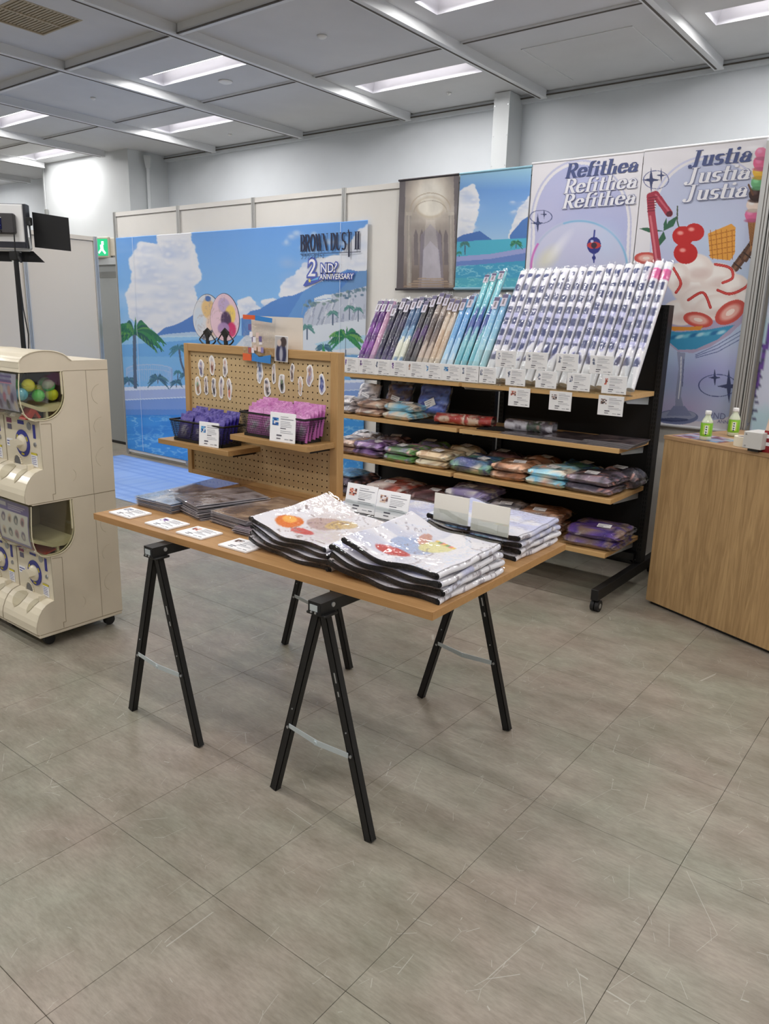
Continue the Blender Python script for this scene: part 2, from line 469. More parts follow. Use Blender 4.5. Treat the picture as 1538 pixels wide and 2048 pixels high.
m_oaky = wood('oak_laminate_board', (196, 154, 104), (148, 108, 66), 1.0, 'x', 0.8)

FLOOR0 = (-0.887, 1.053); TS = 0.45
def mk_floor():
    fb = MB().box(-11.5, -4.6, -0.12, 3.6, 5.6, -0.004).build('floor', m_groove)
    tag(fb, kind='structure')
    m = bpy.data.materials.new('vinyl_tile'); m.use_nodes = True
    nt = m.node_tree; b = nt.nodes['Principled BSDF']
    tc = nd(nt, 'ShaderNodeNewGeometry'); oi = nd(nt, 'ShaderNodeObjectInfo')
    n1 = nd(nt, 'ShaderNodeTexNoise'); n1.inputs['Scale'].default_value = 5.0; n1.inputs['Detail'].default_value = 8; n1.inputs['Roughness'].default_value = 0.65
    mp = nd(nt, 'ShaderNodeMapping'); mp.inputs['Scale'].default_value = (1.0, 2.2, 1)
    nt.links.new(tc.outputs['Position'], mp.inputs['Vector']); nt.links.new(mp.outputs['Vector'], n1.inputs['Vector'])
    mr = nd(nt, 'ShaderNodeMix', data_type='RGBA'); mr.inputs['A'].default_value = (*lin((136, 129, 116)), 1); mr.inputs['B'].default_value = (*lin((166, 159, 147)), 1)
    m1 = nd(nt, 'ShaderNodeMapRange'); m1.inputs['From Min'].default_value = .3; m1.inputs['From Max'].default_value = .7
    nt.links.new(n1.outputs['Fac'], m1.inputs['Value']); nt.links.new(m1.outputs['Result'], mr.inputs['Factor'])
    # green / pink cast patches
    n2 = nd(nt, 'ShaderNodeTexNoise'); n2.inputs['Scale'].default_value = 2.3; n2.inputs['Detail'].default_value = 3
    nt.links.new(tc.outputs['Position'], n2.inputs['Vector'])
    m2 = nd(nt, 'ShaderNodeMapRange'); m2.inputs['From Min'].default_value = .35; m2.inputs['From Max'].default_value = .65
    nt.links.new(n2.outputs['Fac'], m2.inputs['Value'])
    cx = nd(nt, 'ShaderNodeMix', data_type='RGBA'); cx.inputs['A'].default_value = (0.93, 1.0, 0.96, 1); cx.inputs['B'].default_value = (1.03, 0.97, 0.97, 1)
    nt.links.new(m2.outputs['Result'], cx.inputs['Factor'])
    mu = nd(nt, 'ShaderNodeMix', data_type='RGBA', blend_type='MULTIPLY'); mu.inputs['Factor'].default_value = 1
    nt.links.new(mr.outputs['Result'], mu.inputs['A']); nt.links.new(cx.outputs['Result'], mu.inputs['B'])
    # fine dark flecks running one way
    mp3 = nd(nt, 'ShaderNodeMapping'); mp3.inputs['Scale'].default_value = (26, 120, 1)
    nt.links.new(tc.outputs['Position'], mp3.inputs['Vector'])
    n3 = nd(nt, 'ShaderNodeTexNoise'); n3.inputs['Scale'].default_value = 1; n3.inputs['Detail'].default_value = 4; n3.inputs['Roughness'].default_value = .7
    nt.links.new(mp3.outputs['Vector'], n3.inputs['Vector'])
    m3 = nd(nt, 'ShaderNodeMapRange'); m3.inputs['From Min'].default_value = .3; m3.inputs['From Max'].default_value = .62; m3.inputs['To Min'].default_value = .8; m3.inputs['To Max'].default_value = 1.03
    nt.links.new(n3.outputs['Fac'], m3.inputs['Value'])
    mu3 = nd(nt, 'ShaderNodeMix', data_type='RGBA', blend_type='MULTIPLY'); mu3.inputs['Factor'].default_value = 1
    nt.links.new(mu.outputs['Result'], mu3.inputs['A']); nt.links.new(m3.outputs['Result'], mu3.inputs['B'])
    # scratches: thin voronoi edges, broken up
    prev = mu3.outputs['Result']
    for sc, off, thr in ((4.3, .8, 0.0022), (7.3, 3.7, 0.0032), (13.0, 9.1, 0.005)):
        v = nd(nt, 'ShaderNodeTexVoronoi', feature='DISTANCE_TO_EDGE'); v.inputs['Scale'].default_value = sc
        mo = nd(nt, 'ShaderNodeMapping'); mo.inputs['Location'].default_value = (off, off*1.3, 0); mo.inputs['Rotation'].default_value = (0, 0, off)
        mo.inputs['Scale'].default_value = (1, .45, 1)
        nt.links.new(tc.outputs['Position'], mo.inputs['Vector']); nt.links.new(mo.outputs['Vector'], v.inputs['Vector'])
        lt = nd(nt, 'ShaderNodeMath', operation='LESS_THAN'); lt.inputs[1].default_value = thr
        nt.links.new(v.outputs['Distance'], lt.inputs[0])
        n4 = nd(nt, 'ShaderNodeTexNoise'); n4.inputs['Scale'].default_value = sc*1.6
        nt.links.new(mo.outputs['Vector'], n4.inputs['Vector'])
        gt = nd(nt, 'ShaderNodeMath', operation='GREATER_THAN'); gt.inputs[1].default_value = .60
        nt.links.new(n4.outputs['Fac'], gt.inputs[0])
        ml = nd(nt, 'ShaderNodeMath', operation='MULTIPLY'); nt.links.new(lt.outputs[0], ml.inputs[0]); nt.links.new(gt.outputs[0], ml.inputs[1])
        ms = nd(nt, 'ShaderNodeMath', operation='MULTIPLY'); ms.inputs[1].default_value = .4; nt.links.new(ml.outputs[0], ms.inputs[0])
        mm = nd(nt, 'ShaderNodeMix', data_type='RGBA'); mm.inputs['B'].default_value = (*lin((205, 203, 196)), 1)
        nt.links.new(ms.outputs[0], mm.inputs['Factor']); nt.links.new(prev, mm.inputs['A']); prev = mm.outputs['Result']
    hv = nd(nt, 'ShaderNodeMapRange'); hv.inputs['To Min'].default_value = .95; hv.inputs['To Max'].default_value = 1.05
    nt.links.new(oi.outputs['Random'], hv.inputs['Value'])
    mf = nd(nt, 'ShaderNodeMix', data_type='RGBA', blend_type='MULTIPLY'); mf.inputs['Factor'].default_value = 1
    nt.links.new(prev, mf.inputs['A']); nt.links.new(hv.outputs['Result'], mf.inputs['B'])
    nt.links.new(mf.outputs['Result'], b.inputs['Base Color'])
    rr = nd(nt, 'ShaderNodeMapRange'); rr.inputs['To Min'].default_value = .3; rr.inputs['To Max'].default_value = .5
    nt.links.new(n1.outputs['Fac'], rr.inputs['Value']); nt.links.new(rr.outputs['Result'], b.inputs['Roughness'])
    b.inputs['Specular IOR Level'].default_value = 0.45
    tl = MB(); g = 0.0006; tl.rbox(g, g, -0.0045, TS-g, TS-g, 0.0, r=0.0006)
    proto = None; cells = []
    for i in range(-24, 10):
        for j in range(-13, 11):
            x = FLOOR0[0]+i*TS; y = FLOOR0[1]+j*TS
            if x < -11.5 or x > 3.2 or y < -4.5 or y > 5.3: continue
            P = np.array([x+.225, y+.225, 0]); q = P-CAM; dep = q @ AF
            vis = False
            if dep > .3:
                for dx in (0, .45):
                    for dy in (0, .45):
                        R_ = np.array([x+dx, y+dy, 0]); qq = R_-CAM
                        if qq @ AF > .2:
                            u, v = proj(R_)
                            if -30 < u < 1570 and -30 < v < 2080: vis = True
            cells.append((dep if vis else 99, x, y))
    cells.sort()
    near = [c for c in cells if c[0] < 90][:230]; far = [c for c in cells if c not in near]
    for k, (d, x, y) in enumerate(near):
        if proto is None:
            proto = tl.build('tile', m, fb); o = proto
        else:
            o = proto.copy(); COL.objects.link(o)
        o.location = (x, y, 0)
    fm = MB()
    for d, x, y in far: fm.box(x+g, y+g, -.0045, x+TS-g, y+TS-g, 0)
    tag(fm.build('tile_field', m, fb), kind='stuff')
mk_floor()

# ---- walls
def struct(o): o['kind'] = 'structure'; return o
WY = 5.4; CZ = 3.04
struct(MB().box(-11.3, WY, 0, 3.6, WY+.12, 3.2).build('wall_back', m_wall))
struct(MB().box(-8.86, 4.92, 0, -7.2, WY-.001, 3.04).build('wall_alcove', m_wallw))
struct(MB().box(-11.42, -4.6, 0, -11.3, WY+.12, 3.2).build('wall_left', m_wallw))
struct(MB().box(3.4, -4.6, 0, 3.52, WY+.12, 3.2).build('wall_right', m_wall))
struct(MB().box(-11.42, -4.72, 0, 3.52, -4.6, 3.2).build('wall_front', m_wall))
wc = MB().box(-3.128, 5.2, 0, -3.0, WY-.001, 3.035).build('wall_column', m_wallw); struct(wc)
sb = MB()
for z in (2.55, 2.75, 2.95):
    for x in (-3.118, -3.01): sb.tube((x, 5.2, z), (x, 5.197, z), .004, 8)
sb.build('screw', m_screw, wc)
dp = MB().tube((-7.15, 5.12, 0), (-7.15, 5.12, 2.9), .02, 12); dp.lathe([(.0,0),(.03,.0),(.05,.1),(.05,.12),(0,.12)], (-7.15,5.12,2.88), 4)
tag(dp.build('drain_pipe', m_wallw), 'grey vertical pipe with square head in the wall corner', 'pipe')
tr = MB().box(-7.2, WY-.035, 2.985, -3.13, WY-.001, 3.038).box(-3.0, WY-.035, 2.985, 3.4, WY-.001, 3.038)
tr.box(-7.2, WY-.05, 3.012, 3.4, WY-.035, 3.018, 1)
struct(tr.build('trim_1', [m_wall, m_groove]))

# door behind the gap on the left
dr = empty('door_1', (-7.9, 4.92, 0), kind='structure')
m_doorg = mat('door_grey', (152, 156, 156), 0.5); m_doorf = mat('door_frame', (186, 190, 192), 0.45)
MB().box(-.5, -.03, 0.03, .62, -.012, 1.93).build('door_leaf', m_doorg, dr)
MB().box(-.56, -.05, 1.93, .68, 0, 2.0).box(-.56, -.05, 0, -.5, 0, 1.93).box(.62, -.05, 0, .68, 0, 1.93).build('door_frame', m_doorf, dr)
MB().box(-.5, -.035, .0, .62, -.008, .03).build('door_seal', m_black, dr)
MB().box(-.5, -.034, 1.8, .62, -.03, 1.86).build('door_closer', mat('door_dark', (120, 122, 120), .5), dr)
ob = MB().rbox(-8.3, 4.895, 2.02, -7.22, 4.919, 2.2, r=.004).build('door_lintel', mat('beige_board', (212, 205, 190), .6)); struct(ob); ob.name = 'trim_2'
es = empty('exit_sign', (-7.62, 4.875, 2.0), 0.25, 'green and white emergency exit sign with running figure over the grey door', 'sign')
MB().rbox(-.2, -.02, 0, .06, .02, .21, r=.006).build('sign_case', mat('sign_case', (196, 190, 172), .5), es)
MB().box(-.19, -.024, .02, .05, -.0205, .19).build('sign_face', mat('exit_green', (30, 170, 110), .4, emit=.9), es)
m_exw = mat('exit_white', (235, 255, 250), .4, emit=1.2)
ew = MB().box(-.18, -.026, .03, -.09, -.0245, .18)
ew.box(-.03, -.026, .13, 0, -.0245, .165).prism([(-.05,.13),(-.01,.13),(-.005,.08),(.025,.05),(.01,.035),(-.03,.075),(-.07,.04),(-.08,.055),(-.045,.09)], 'y', -.026, -.0245)
ew.build('running_figure', m_exw, es)

# small grey box with hanging cord on the recess edge
tg = empty('switch_box', (-8.80, 4.905, 2.5), 0, 'small grey cord switch hanging high on the left wall', 'switch')
MB().rbox(-.03, -.015, -.09, .02, .012, .06, r=.006).build('switch_body', mat('grey_plastic', (140, 142, 140), .5), tg)
MB().path([(-.005, 0, .06), (-.01, 0, .2), (0, 0, .5)], .004, 6).path([(0,0,-.09),(0,0,-.3)], .008, 6).path([(-.01,0,-.08),(-.3,0,-.1)], .003, 6).build('cord', m_wallw, tg)

# ---- ceiling
cl = MB().box(-11.3, -4.6, 3.15, 3.4, WY, 3.2).build('ceiling', m_ceil); struct(cl)
BX = [-6.348 + 1.183*k for k in range(-4, 9)]; BY = [5.32-1.12*k for k in range(0, 9)]
LX0, LX1, LYS = -5.055, -4.125, None
rows = [(4.64, -3.88), (3.68, -5.055), (1.40, -5.055), (.28, -3.88), (-.84, -5.055)]
lights = []
for y, x0 in rows:
    k = -4
    while k < 5:
        x = x0 + 2.392*k; k += 1
        if -11.2 < x < 2.4: lights.append((x, y))
holes = {}
for x, y in lights: holes[(x, y)] = (x, y-.105, x+.93, y+.105)
vent_r = (-4.80, 2.36, -4.37, 2.74)
def cell_panel(x0, y0, x1, y1, hs):
    b = MB(); z0, z1 = CZ, CZ+.018
    if not hs: b.box(x0, y0, z0, x1, y1, z1); return b
    hx0, hy0, hx1, hy1 = hs
    for q in ((x0, y0, x1, hy0), (x0, hy1, x1, y1), (x0, hy0, hx0, hy1), (hx1, hy0, x1, hy1)):
        if q[2]-q[0] > .002 and q[3]-q[1] > .002: b.box(q[0], q[1], z0, q[2], q[3], z1)
    return b
plain = {}
for i in range(len(BX)-1):
    for j in range(len(BY)-1):
        x0, x1 = BX[i]+.012, BX[i+1]-.012; y1, y0 = BY[j]-(.006 if j else -.075), BY[j+1]+.006
        if x0 < -11.3 or x1 > 3.4 or y0 < -4.6: continue
        hs = None
        for (lx, ly), h in holes.items():
            if h[0] > x0-.2 and h[2] < x1+.2 and h[1] > y0 and h[3] < y1: hs = (max(h[0], x0+.001), h[1], min(h[2], x1-.001), h[3])
        if vent_r[0] > x0 and vent_r[2] < x1+.01 and vent_r[1] > y0 and vent_r[3] < y1: hs = vent_r
        cell_panel(x0, y0, x1, y1, hs).build('ceiling_panel', m_ceil, cl)
for i, x in enumerate(BX):
    if -11.2 < x < 3.3:
        yend = 5.32 if x > -7.2 else (4.86 if x > -8.9 else 5.32)
        bb = MB().box(x-.02, -4.5, 2.985, x+.02, yend, 3.06).box(x-.028, -4.5, 2.98, x+.028, yend, 2.99)
        bb.box(x-.016, -4.5, 2.978, x-.004, yend-.03, 2.981, 1)
        bb.build('ceiling_beam', [m_beam, m_groove], cl)
for j, y in enumerate(BY[1:]):
    for i in range(len(BX)-1):
        if BX[i] < -11.3 or BX[i+1] > 3.4: continue
        x0, x1 = BX[i]+.03, BX[i+1]-.03
        if j == 0:
            MB().box(x0, y-.012, 3.028, x1, y+.012, 3.06).box(x0+.01, y-.007, 3.025, x1-.01, y+.006, 3.03, 1).build('joint_strip', [m_beam, m_groove], cl)
        else:
            MB().box(x0, y-.012, 2.985, x1, y+.02, 3.06).box(x0, y-.02, 2.985, x1, y-.008, 2.99, 1).build('cross_beam', [m_beam, m_groove], cl)
hb = MB()
for (a, b_, c_, d_) in ((-2.54, 4.5, -2.535, 5.22), (-1.862, 4.5, -1.857, 5.21), (-2.54, 4.5, -1.86, 4.504)):
    hb.box(a, b_, 3.036, c_, d_, 3.041)
hb.build('hatch_outline', m_beam, cl)

# troffer lights
m_tube = mat('lit_tube', (255, 250, 244), .3, emit=TUBE_E)
m_refl = mat('troffer_reflector', (206, 206, 214), .5)
lp = None
for n, (x, y) in enumerate(sorted(lights, key=lambda q: -q[1])):
    seen = y > 3
    cx, cy = x+.465, y
    t = empty('ceiling_light', (cx, cy, 3.0), 0, 'recessed tube light outside the picture', 'ceiling light', 'ceiling lights')
    if seen:
        row = 'back row' if y > 4 else 'second row'
        order = sorted([q for q in lights if q[1] == y]); vis = [q for q in order if -9.2 < q[0] < -.5] if y > 4 else [q for q in order if -8 < q[0] < -2]
        if (x, y) in vis:
            i = vis.index((x, y)); t['label'] = f'lit recessed tube light, {ORD[i]} from the left in the {row}'
        else: t['label'] = 'recessed tube light outside the picture'
    hx = .464; hy = .104; H_ = .115
    b = MB()
    b.box(-hx, -hy, .04+H_-.015, hx, hy, .04+H_)                      # top
    for s in (-1, 1):
        b._add([(-hx, s*hy, .04), (hx, s*hy, .04), (hx, s*hy*.55, .04+H_-.015), (-hx, s*hy*.55, .04+H_-.015)], [(0,1,2,3)])
        b._add([(s*hx, -hy, .04), (s*hx, hy, .04), (s*hx*.88, hy, .04+H_-.015), (s*hx*.88, -hy, .04+H_-.015)], [(0,1,2,3)])
        b.box(-hx, s*hy-.001, .04, hx, s*hy+.001, .04+H_); b.box(s*hx-.001, -hy, .04, s*hx+.001, hy, .04+H_)
    b.build('reflector', m_refl, t)
    MB().tube((-hx*.84, -.042, .04+.056), (hx*.84, -.042, .04+.056), .03, 10).build('tube', m_tube, t)
    ld = bpy.data.lights.new('ceiling_light_lamp', 'AREA'); ld.shape = 'RECTANGLE'; ld.size = .78; ld.size_y = .105
    ld.energy = TROFFER_W; ld.color = (1.0, .975, .95)
    lo = bpy.data.objects.new('lamp_face', ld); COL.objects.link(lo); lo.parent = t; lo.location = (0, -.042, .04+.018)

# ceiling vent (louvred), discs and sprinkler heads
vt = empty('air_vent', (-4.585, 2.55, 3.03), 0, 'beige louvred air vent in the ceiling corner at top left', 'vent')
m_vent = mat('vent_beige', (176, 162, 136), .6); m_ventd = mat('vent_dark', (88, 78, 62), .8)
MB().box(-.2149, -.189, .008, -.2, .189, .03).box(.2, -.189, .008, .2149, .189, .03).box(-.2, -.189, .008, .2, -.178, .03).box(-.2, .178, .008, .2, .189, .03).box(-.01, -.178, .01, .01, .178, .028).build('vent_frame', m_vent, vt)
MB().box(-.2, -.178, .05, .2, .178, .055).build('vent_back', m_ventd, vt)
for i in range(17):
    y = -.168 + i*.021
    MB().box(-.2, y-.0065, .014, .2, y+.0065, .02).build('slat', m_vent, vt)
for (x, y, r, lab, nm) in ((-4.574, 3.951, .05, 'white round smoke detector beside a ceiling light', 'smoke_detector'), (-3.394, 3.669, .03, 'small sprinkler head in the middle ceiling panel', 'sprinkler'),
        (-3.401, 5.022, .018, 'small sprinkler head close to the wall column', 'sprinkler'), (-5.8, 5.049, .018, 'small sprinkler head above the seaside mural', 'sprinkler'), (-5.786, 3.673, .02, 'small sprinkler head left of the middle lights', 'sprinkler')):
    o = MB().lathe([(0, -.016), (r*.5, -.015), (r*.9, -.008), (r, 0), (0, .001)], (0, 0, 0), 20).build(nm, m_white, None, True, (x, y, 3.0385))
    tag(o, lab, 'detector' if 'smoke' in nm else 'sprinkler')

# ---- exhibition partition system (posts, rails, panels)
def partition(name, p0, p1, zt, n, m_panel=m_panel):
    """from p0 to p1 in n bays"""
    t = empty(name, (p0[0], p0[1], 0), math.atan2(p1[1]-p0[1], p1[0]-p0[0]), kind='structure')
    L = math.hypot(p1[0]-p0[0], p1[1]-p0[1]); P = L/n
    for i in range(n+1):
        x = i*P
        b = MB()
        b.box(x-.02, -.012, 0.012, x+.02, .028, zt)
        b.box(x-.019, -.016, 0.012, x-.008, -.012, zt).box(x+.008, -.016, 0.012, x+.019, -.012, zt).box(x-.004, -.016, .012, x+.004, -.012, zt)
        b.box(x-.008, -.0125, .02, x-.004, -.0118, zt-.002, 1).box(x+.004, -.0125, .02, x+.008, -.0118, zt-.002, 1)
        b.lathe([(.018, 0), (.018, .008), (.008, .012)], (x, .008, 0), 10, 0)
        b.build('post', [m_alu, m_groove], t)
    for i in range(n):
        x0, x1 = i*P+.02, (i+1)*P-.02
        MB().box(x0, .003, .07, x1, .009, zt-.04).build('panel', m_panel, t)
        MB().box(x0, -.008, zt-.04, x1, .02, zt-.002).box(x0, -.0085, zt-.0415, x1, .003, zt-.04, 1).build('top_rail', [m_panel, m_groove], t)
        MB().box(x0, -.008, .03, x1, .02, .07).build('bottom_rail', m_panel, t)
    return t
PY = 4.59
partition('wall_partition_back', (-6.975, PY), (1.935, PY), 2.385, 9)
partition('wall_partition_left', (-7.09, 4.42-.72*5), (-7.09, 4.42), 2.15, 5, mat('partition_board_shaded', (214, 206, 194), .6, spec=.2)).rotation_euler = (0, 0, PI/2)  # same board as the back partition; its shade is painted into the colour
cp = MB().box(-1.075, 4.5, .01, -1.035, 4.545, 2.385).box(-1.03, 4.515, .01, -1.0, 4.555, 2.385).box(-1.095, 4.53, .01, -1.075, 4.57, 2.385)
for x, y in ((-1.062, 4.4995), (-1.048, 4.4995), (-1.02, 4.5145), (-1.01, 4.5145)): cp.box(x-.002, y-.0002, .02, x+.002, y+.001, 2.38, 1)
o = cp.build('trim_3', [m_alu, m_groove]); struct(o)
struct(MB().box(-1.9, 4.553, 0.0, -1.1, 4.574, .028).build('baseboard_back', m_black))

# blue floor sheet in front of the mural
def mk_mat():
    nx, ny = 70, 34
    X, Y = np.meshgrid(np.linspace(-6.95, -4.4, nx), np.linspace(3.36, 4.5, ny))
    c = Canvas(X, Y, (150, 182, 236))
    n = c.noise(.5, .5, 3)[..., None]
    c.C = c.C*(0.94+.12*n)
    for k in range(1, 12):
        c.blend((np.abs(Y-3.36-k*.1) < .012).astype(float), (124, 160, 228), .8)
    for k in range(1, 26):
        c.blend((np.abs(X+6.95-k*.1-.3*0) < .012).astype(float), (126, 162, 230), .5)
    P = np.stack([X, Y, np.full_like(X, .004)], -1)
    o = grid_mesh('floor_mat', P, c.C, mat('mat_print', vcol=True, rough=.5))
    sol = o.modifiers.new('thick', 'SOLIDIFY'); sol.thickness = .003; sol.offset = -1
    tag(o, 'light blue tile-patterned sheet on the floor before the mural', 'floor mat')
mk_mat()

# ================================================================== PRINTED BANNERS ON THE PARTITION
def plane_canvas(x0, x1, z0, z1, nx, nz, Y, base):
    """grid on the wall plane; canvas coordinates follow the drawing's own layout grid"""
    xs = np.linspace(x0, x1, nx); zs = np.linspace(z1, z0, nz)
    X, Z = np.meshgrid(xs, zs)
    q = np.stack([X-CAM[0], np.full_like(X, Y-CAM[1]), Z-CAM[2]], -1)
    zz = q @ AF
    U = 769 + FPX*(q @ AR)/zz; V = 1024 - FPX*(q @ AU)/zz
    return X, Z, Canvas(U, V, base)
def cloud(c, pts, r, col=(238, 240, 246), shade=(198, 210, 236), seed=0):
    R_ = random.Random(seed)
    c.poly(pts, col, .97)
    n = len(pts)
    for i in range(n):
        x1, y1 = pts[i]; x2, y2 = pts[(i+1) % n]
        k = max(2, int(math.hypot(x2-x1, y2-y1)/(r*.8)))
        for j in range(k):
            t = j/k; rr = r*R_.uniform(.6, 1.15)
            c.ell(x1+(x2-x1)*t, y1+(y2-y1)*t, rr, rr*.85, col, .96, soft=.16)
    xs = [p[0] for p in pts]; ys = [p[1] for p in pts]
    for j in range(int(n*1.2)):
        x = R_.uniform(min(xs)+r, max(xs)-r); y = R_.uniform(min(ys)+r*2, max(ys)-r*.3)
        c.ell(x, y, r*R_.uniform(1.0, 2.2), r*R_.uniform(.6, 1.2), (176, 196, 232), .3, soft=.9)
    for j in range(int(n*2.2)):
        x = R_.uniform(min(xs)+r, max(xs)-r); y = R_.uniform(min(ys)+r, max(ys)-r*.3)
        c.ell(x, y+r*.4, r*R_.uniform(.7, 1.4), r*R_.uniform(.35, .7), shade, .4, soft=.8)
        c.ell(x, y, r*R_.uniform(.4, .9), r*R_.uniform(.3, .5), (255, 255, 255), .35, soft=.6)
def palm(c, x, y, h, R_, cols, lean=0, n=13, seed=1, wd=1.0):
    rn = random.Random(seed)
    c.line([(x+lean, y+h), (x+lean*.3, y+h*.5), (x, y)], h*.055*wd+1.2, (84, 104, 132))
    for i in range(n):
        a = math.radians(-200 + 220*i/(n-1) + rn.uniform(-6, 6)); L = R_*rn.uniform(.8, 1.1)
        P = []
        for t in range(8):
            u = t/7; P.append((x+math.cos(a)*L*u, y+math.sin(a)*L*u*.9 + L*.55*u*u))
        col = cols[i % len(cols)]
        up = []; dn = []
        for k, (px, py) in enumerate(P):
            wv = math.sin(PI*min(1, (k+.6)/7.6))*L*.13+.3
            up.append((px, py-wv)); dn.append((px, py+wv*1.1))
        c.poly(up+dn[::-1], col, .95)
        for k in range(1, 7):
            px, py = P[k]; c.line([(px, py), (px+math.cos(a)*L*.06, py+L*.16)], max(1.0, L*.035), cols[(i+1) % len(cols)], .9)

MX0, MX1, MZ0, MZ1 = -6.954, -3.757, .061, 2.146
X, Z, c = plane_canvas(MX0, MX1, MZ0, MZ1, 600, 380, 4.57, (130, 180, 240))
c.vgrad([(430, (104, 162, 236)), (520, (122, 178, 240)), (620, (140, 194, 244)), (700, (176, 216, 248)), (760, (190, 222, 250))])
n = c.noise(160, 50, 5); c.blend(np.clip((n-.55)*3, 0, 1), (190, 216, 248), .6)
def G(pts): return [(200+px/2.746, 400+py/2.746) for px, py in pts]     # layout grid of the drawing
cloud(c, G([(330,200),(480,190),(500,260),(520,330),(540,430),(490,470),(530,560),(480,640),(400,690),(330,720),(280,690),(180,640),(165,520),(200,450),(185,330),(230,250),(290,250),(340,290)]), 9, seed=3)
cloud(c, G([(330,200),(480,190),(490,250),(430,320),(380,330)]), 8, seed=4)
cloud(c, G([(770,560),(820,545),(870,600),(840,640),(770,640)]), 6, seed=5)
cloud(c, G([(900,560),(950,545),(980,570),(940,600)]), 5, seed=6)
cloud(c, G([(1000,520),(1020,460),(1080,420),(1130,360),(1230,330),(1330,320),(1420,190),(1480,150),(1480,420),(1200,470),(1040,540)]), 9, seed=7)
# sea, ridge, headland
c.poly(G([(60,745),(1480,745),(1480,1100),(60,1100)]), (112, 178, 236))
c.poly(G([(60,745),(640,735),(640,760),(60,800)]), (160, 210, 246), .8)
c.poly(G([(60,860),(700,860),(700,1030),(60,1030)]), (150, 206, 244), .45)
c.poly(G([(300,748),(360,700),(400,690),(450,670),(500,640),(560,600),(640,660),(700,700),(740,740)]), (86, 134, 206))
c.poly(G([(300,748),(380,735),(500,725),(640,735),(640,750),(300,756)]), (206, 226, 240), .8)
c.poly(G([(780,650),(830,610),(880,600),(940,560),(1010,530),(1060,525),(1120,500),(1200,455),(1280,420),(1360,380),(1420,392),(1480,385),(1480,620),(1300,740),(1000,745),(780,745)]), (88, 140, 210))
c.poly(G([(1120,500),(1280,420),(1360,380),(1300,520),(1180,640),(1000,700)]), (110, 164, 222), .7)
c.poly(G([(1480,385),(1420,392),(1330,480),(1250,560),(1480,560)]), (120, 160, 200), .6)
c.poly(G([(1060,745),(1110,690),(1130,620),(1180,570),(1260,520),(1340,505),(1400,490),(1480,470),(1480,700),(1300,740)]), (196, 204, 220))
rn = random.Random(5)
for i in range(46):
    x = rn.uniform(1120, 1470); y = rn.uniform(530, 660)
    c.line(G([(x, y), (x-rn.uniform(5, 22), y+rn.uniform(25, 70))]), rn.uniform(1.2, 3), rn.choice([(150,158,186),(226,230,238),(168,176,196),(132,144,170)]), .7)
for i in range(60):
    x = rn.uniform(1130, 1480); y = 575-(x-1130)*.24+rn.uniform(-16, 22)
    c.ell(*G([(x, y)])[0], rn.uniform(2, 5), rn.uniform(1.5, 3.4), rn.choice([(104,134,150),(126,152,150),(88,120,146)]), .8)
c.poly(G([(1180,540),(1235,520),(1275,520),(1275,545),(1230,560),(1180,560)]), (226, 236, 246)); c.line(G([(1185,552),(1270,540)]), 1.4, (120,160,210))
c.poly(G([(800,745),(1100,700),(1480,650),(1480,850),(1100,850),(700,850)]), (222, 230, 240))
c.poly(G([(1180,790),(1300,760),(1480,740),(1480,800),(1240,830)]), (184, 220, 240))
for x, y, r in ((1140,700,40),(1370,590,28),(1420,600,26),(1280,620,30)):
    palm(c, *G([(x, y)])[0], 24, r/2.4, [(96,150,150),(70,128,130),(120,170,160)], seed=int(x))
# terrace with balustrade and pool
c.poly(G([(60,1035),(1480,990),(1480,1110),(60,1180)]), (172, 190, 232))
c.poly(G([(60,1030),(1480,985),(1480,1000),(60,1050)]), (226, 234, 250))
c.poly(G([(60,1100),(1480,1040),(1480,1200),(60,1190)]), (128, 164, 226))
c.poly(G([(60,1098),(1480,1038),(1480,1042),(60,1104)]), (220, 232, 252))
c.poly(G([(60,1180),(1480,1180),(1480,1500),(60,1500)]), (64, 156, 232))
n = c.noise(26, 9, 11); n2 = c.noise(60, 22, 12)
pool = (c.Y > 400+1185/2.746).astype(float)
c.blend(pool*np.clip(1-np.abs(n-.5)*16, 0, 1), (170, 222, 250), .75)
c.blend(pool*np.clip((n2-.5)*4, 0, 1), (40, 128, 214), .5)
c.blend(((c.Y > 400+1150/2.746) & (c.Y < 400+1195/2.746)).astype(float), (40, 120, 206), .35)
bal = arc(270, 930, 125, 26, 180, 360, 20)
for dz in (0, 26):
    c.line(G([(x, y+dz) for x, y in bal]), 1.6 if dz else 2.2, (176, 204, 240))
for (x, y) in arc(270, 930, 125, 26, 182, 358, 34): c.line(G([(x, y), (x, y+90)]), 1.1, (170, 198, 236), .9)
c.line(G([(395,930),(398,1010)]), 3, (150, 180, 226))
for x, y, r in ((160,990,44),(320,980,55),(420,1000,35),(470,960,30),(1230,810,46),(1270,1030,30)):
    palm(c, *G([(x, y)])[0], 10, r/2.4, [(70,120,150),(50,98,132),(90,140,150)], seed=int(x), n=11)
palm(c, *G([(190, 730)])[0], 108, 62, [(30,112,84),(52,138,84),(24,92,88),(96,160,84)], n=15, seed=2, wd=.9, lean=2)
palm(c, *G([(435, 815)])[0], 50, 21, [(64,128,150),(90,150,160),(50,110,140)], lean=12, seed=3)
palm(c, *G([(428, 945)])[0], 16, 9, [(64,128,150),(80,140,150)], seed=6)
palm(c, *G([(1350, 750)])[0], 40, 40, [(30,122,96),(60,150,80),(24,100,90),(110,170,90)], n=14, seed=4, wd=.01)
c.poly(G([(1225,780),(1240,835),(1222,835)]), (60,150,96))
rp = .0035*np.sin((X-MX0)*9.0) + .002*np.sin((X-MX0)*23+1) - .006*np.clip((Z-MZ0-1.9)/.2, -1, 1)*0
P = np.stack([X, 4.566+rp*.6, Z], -1)
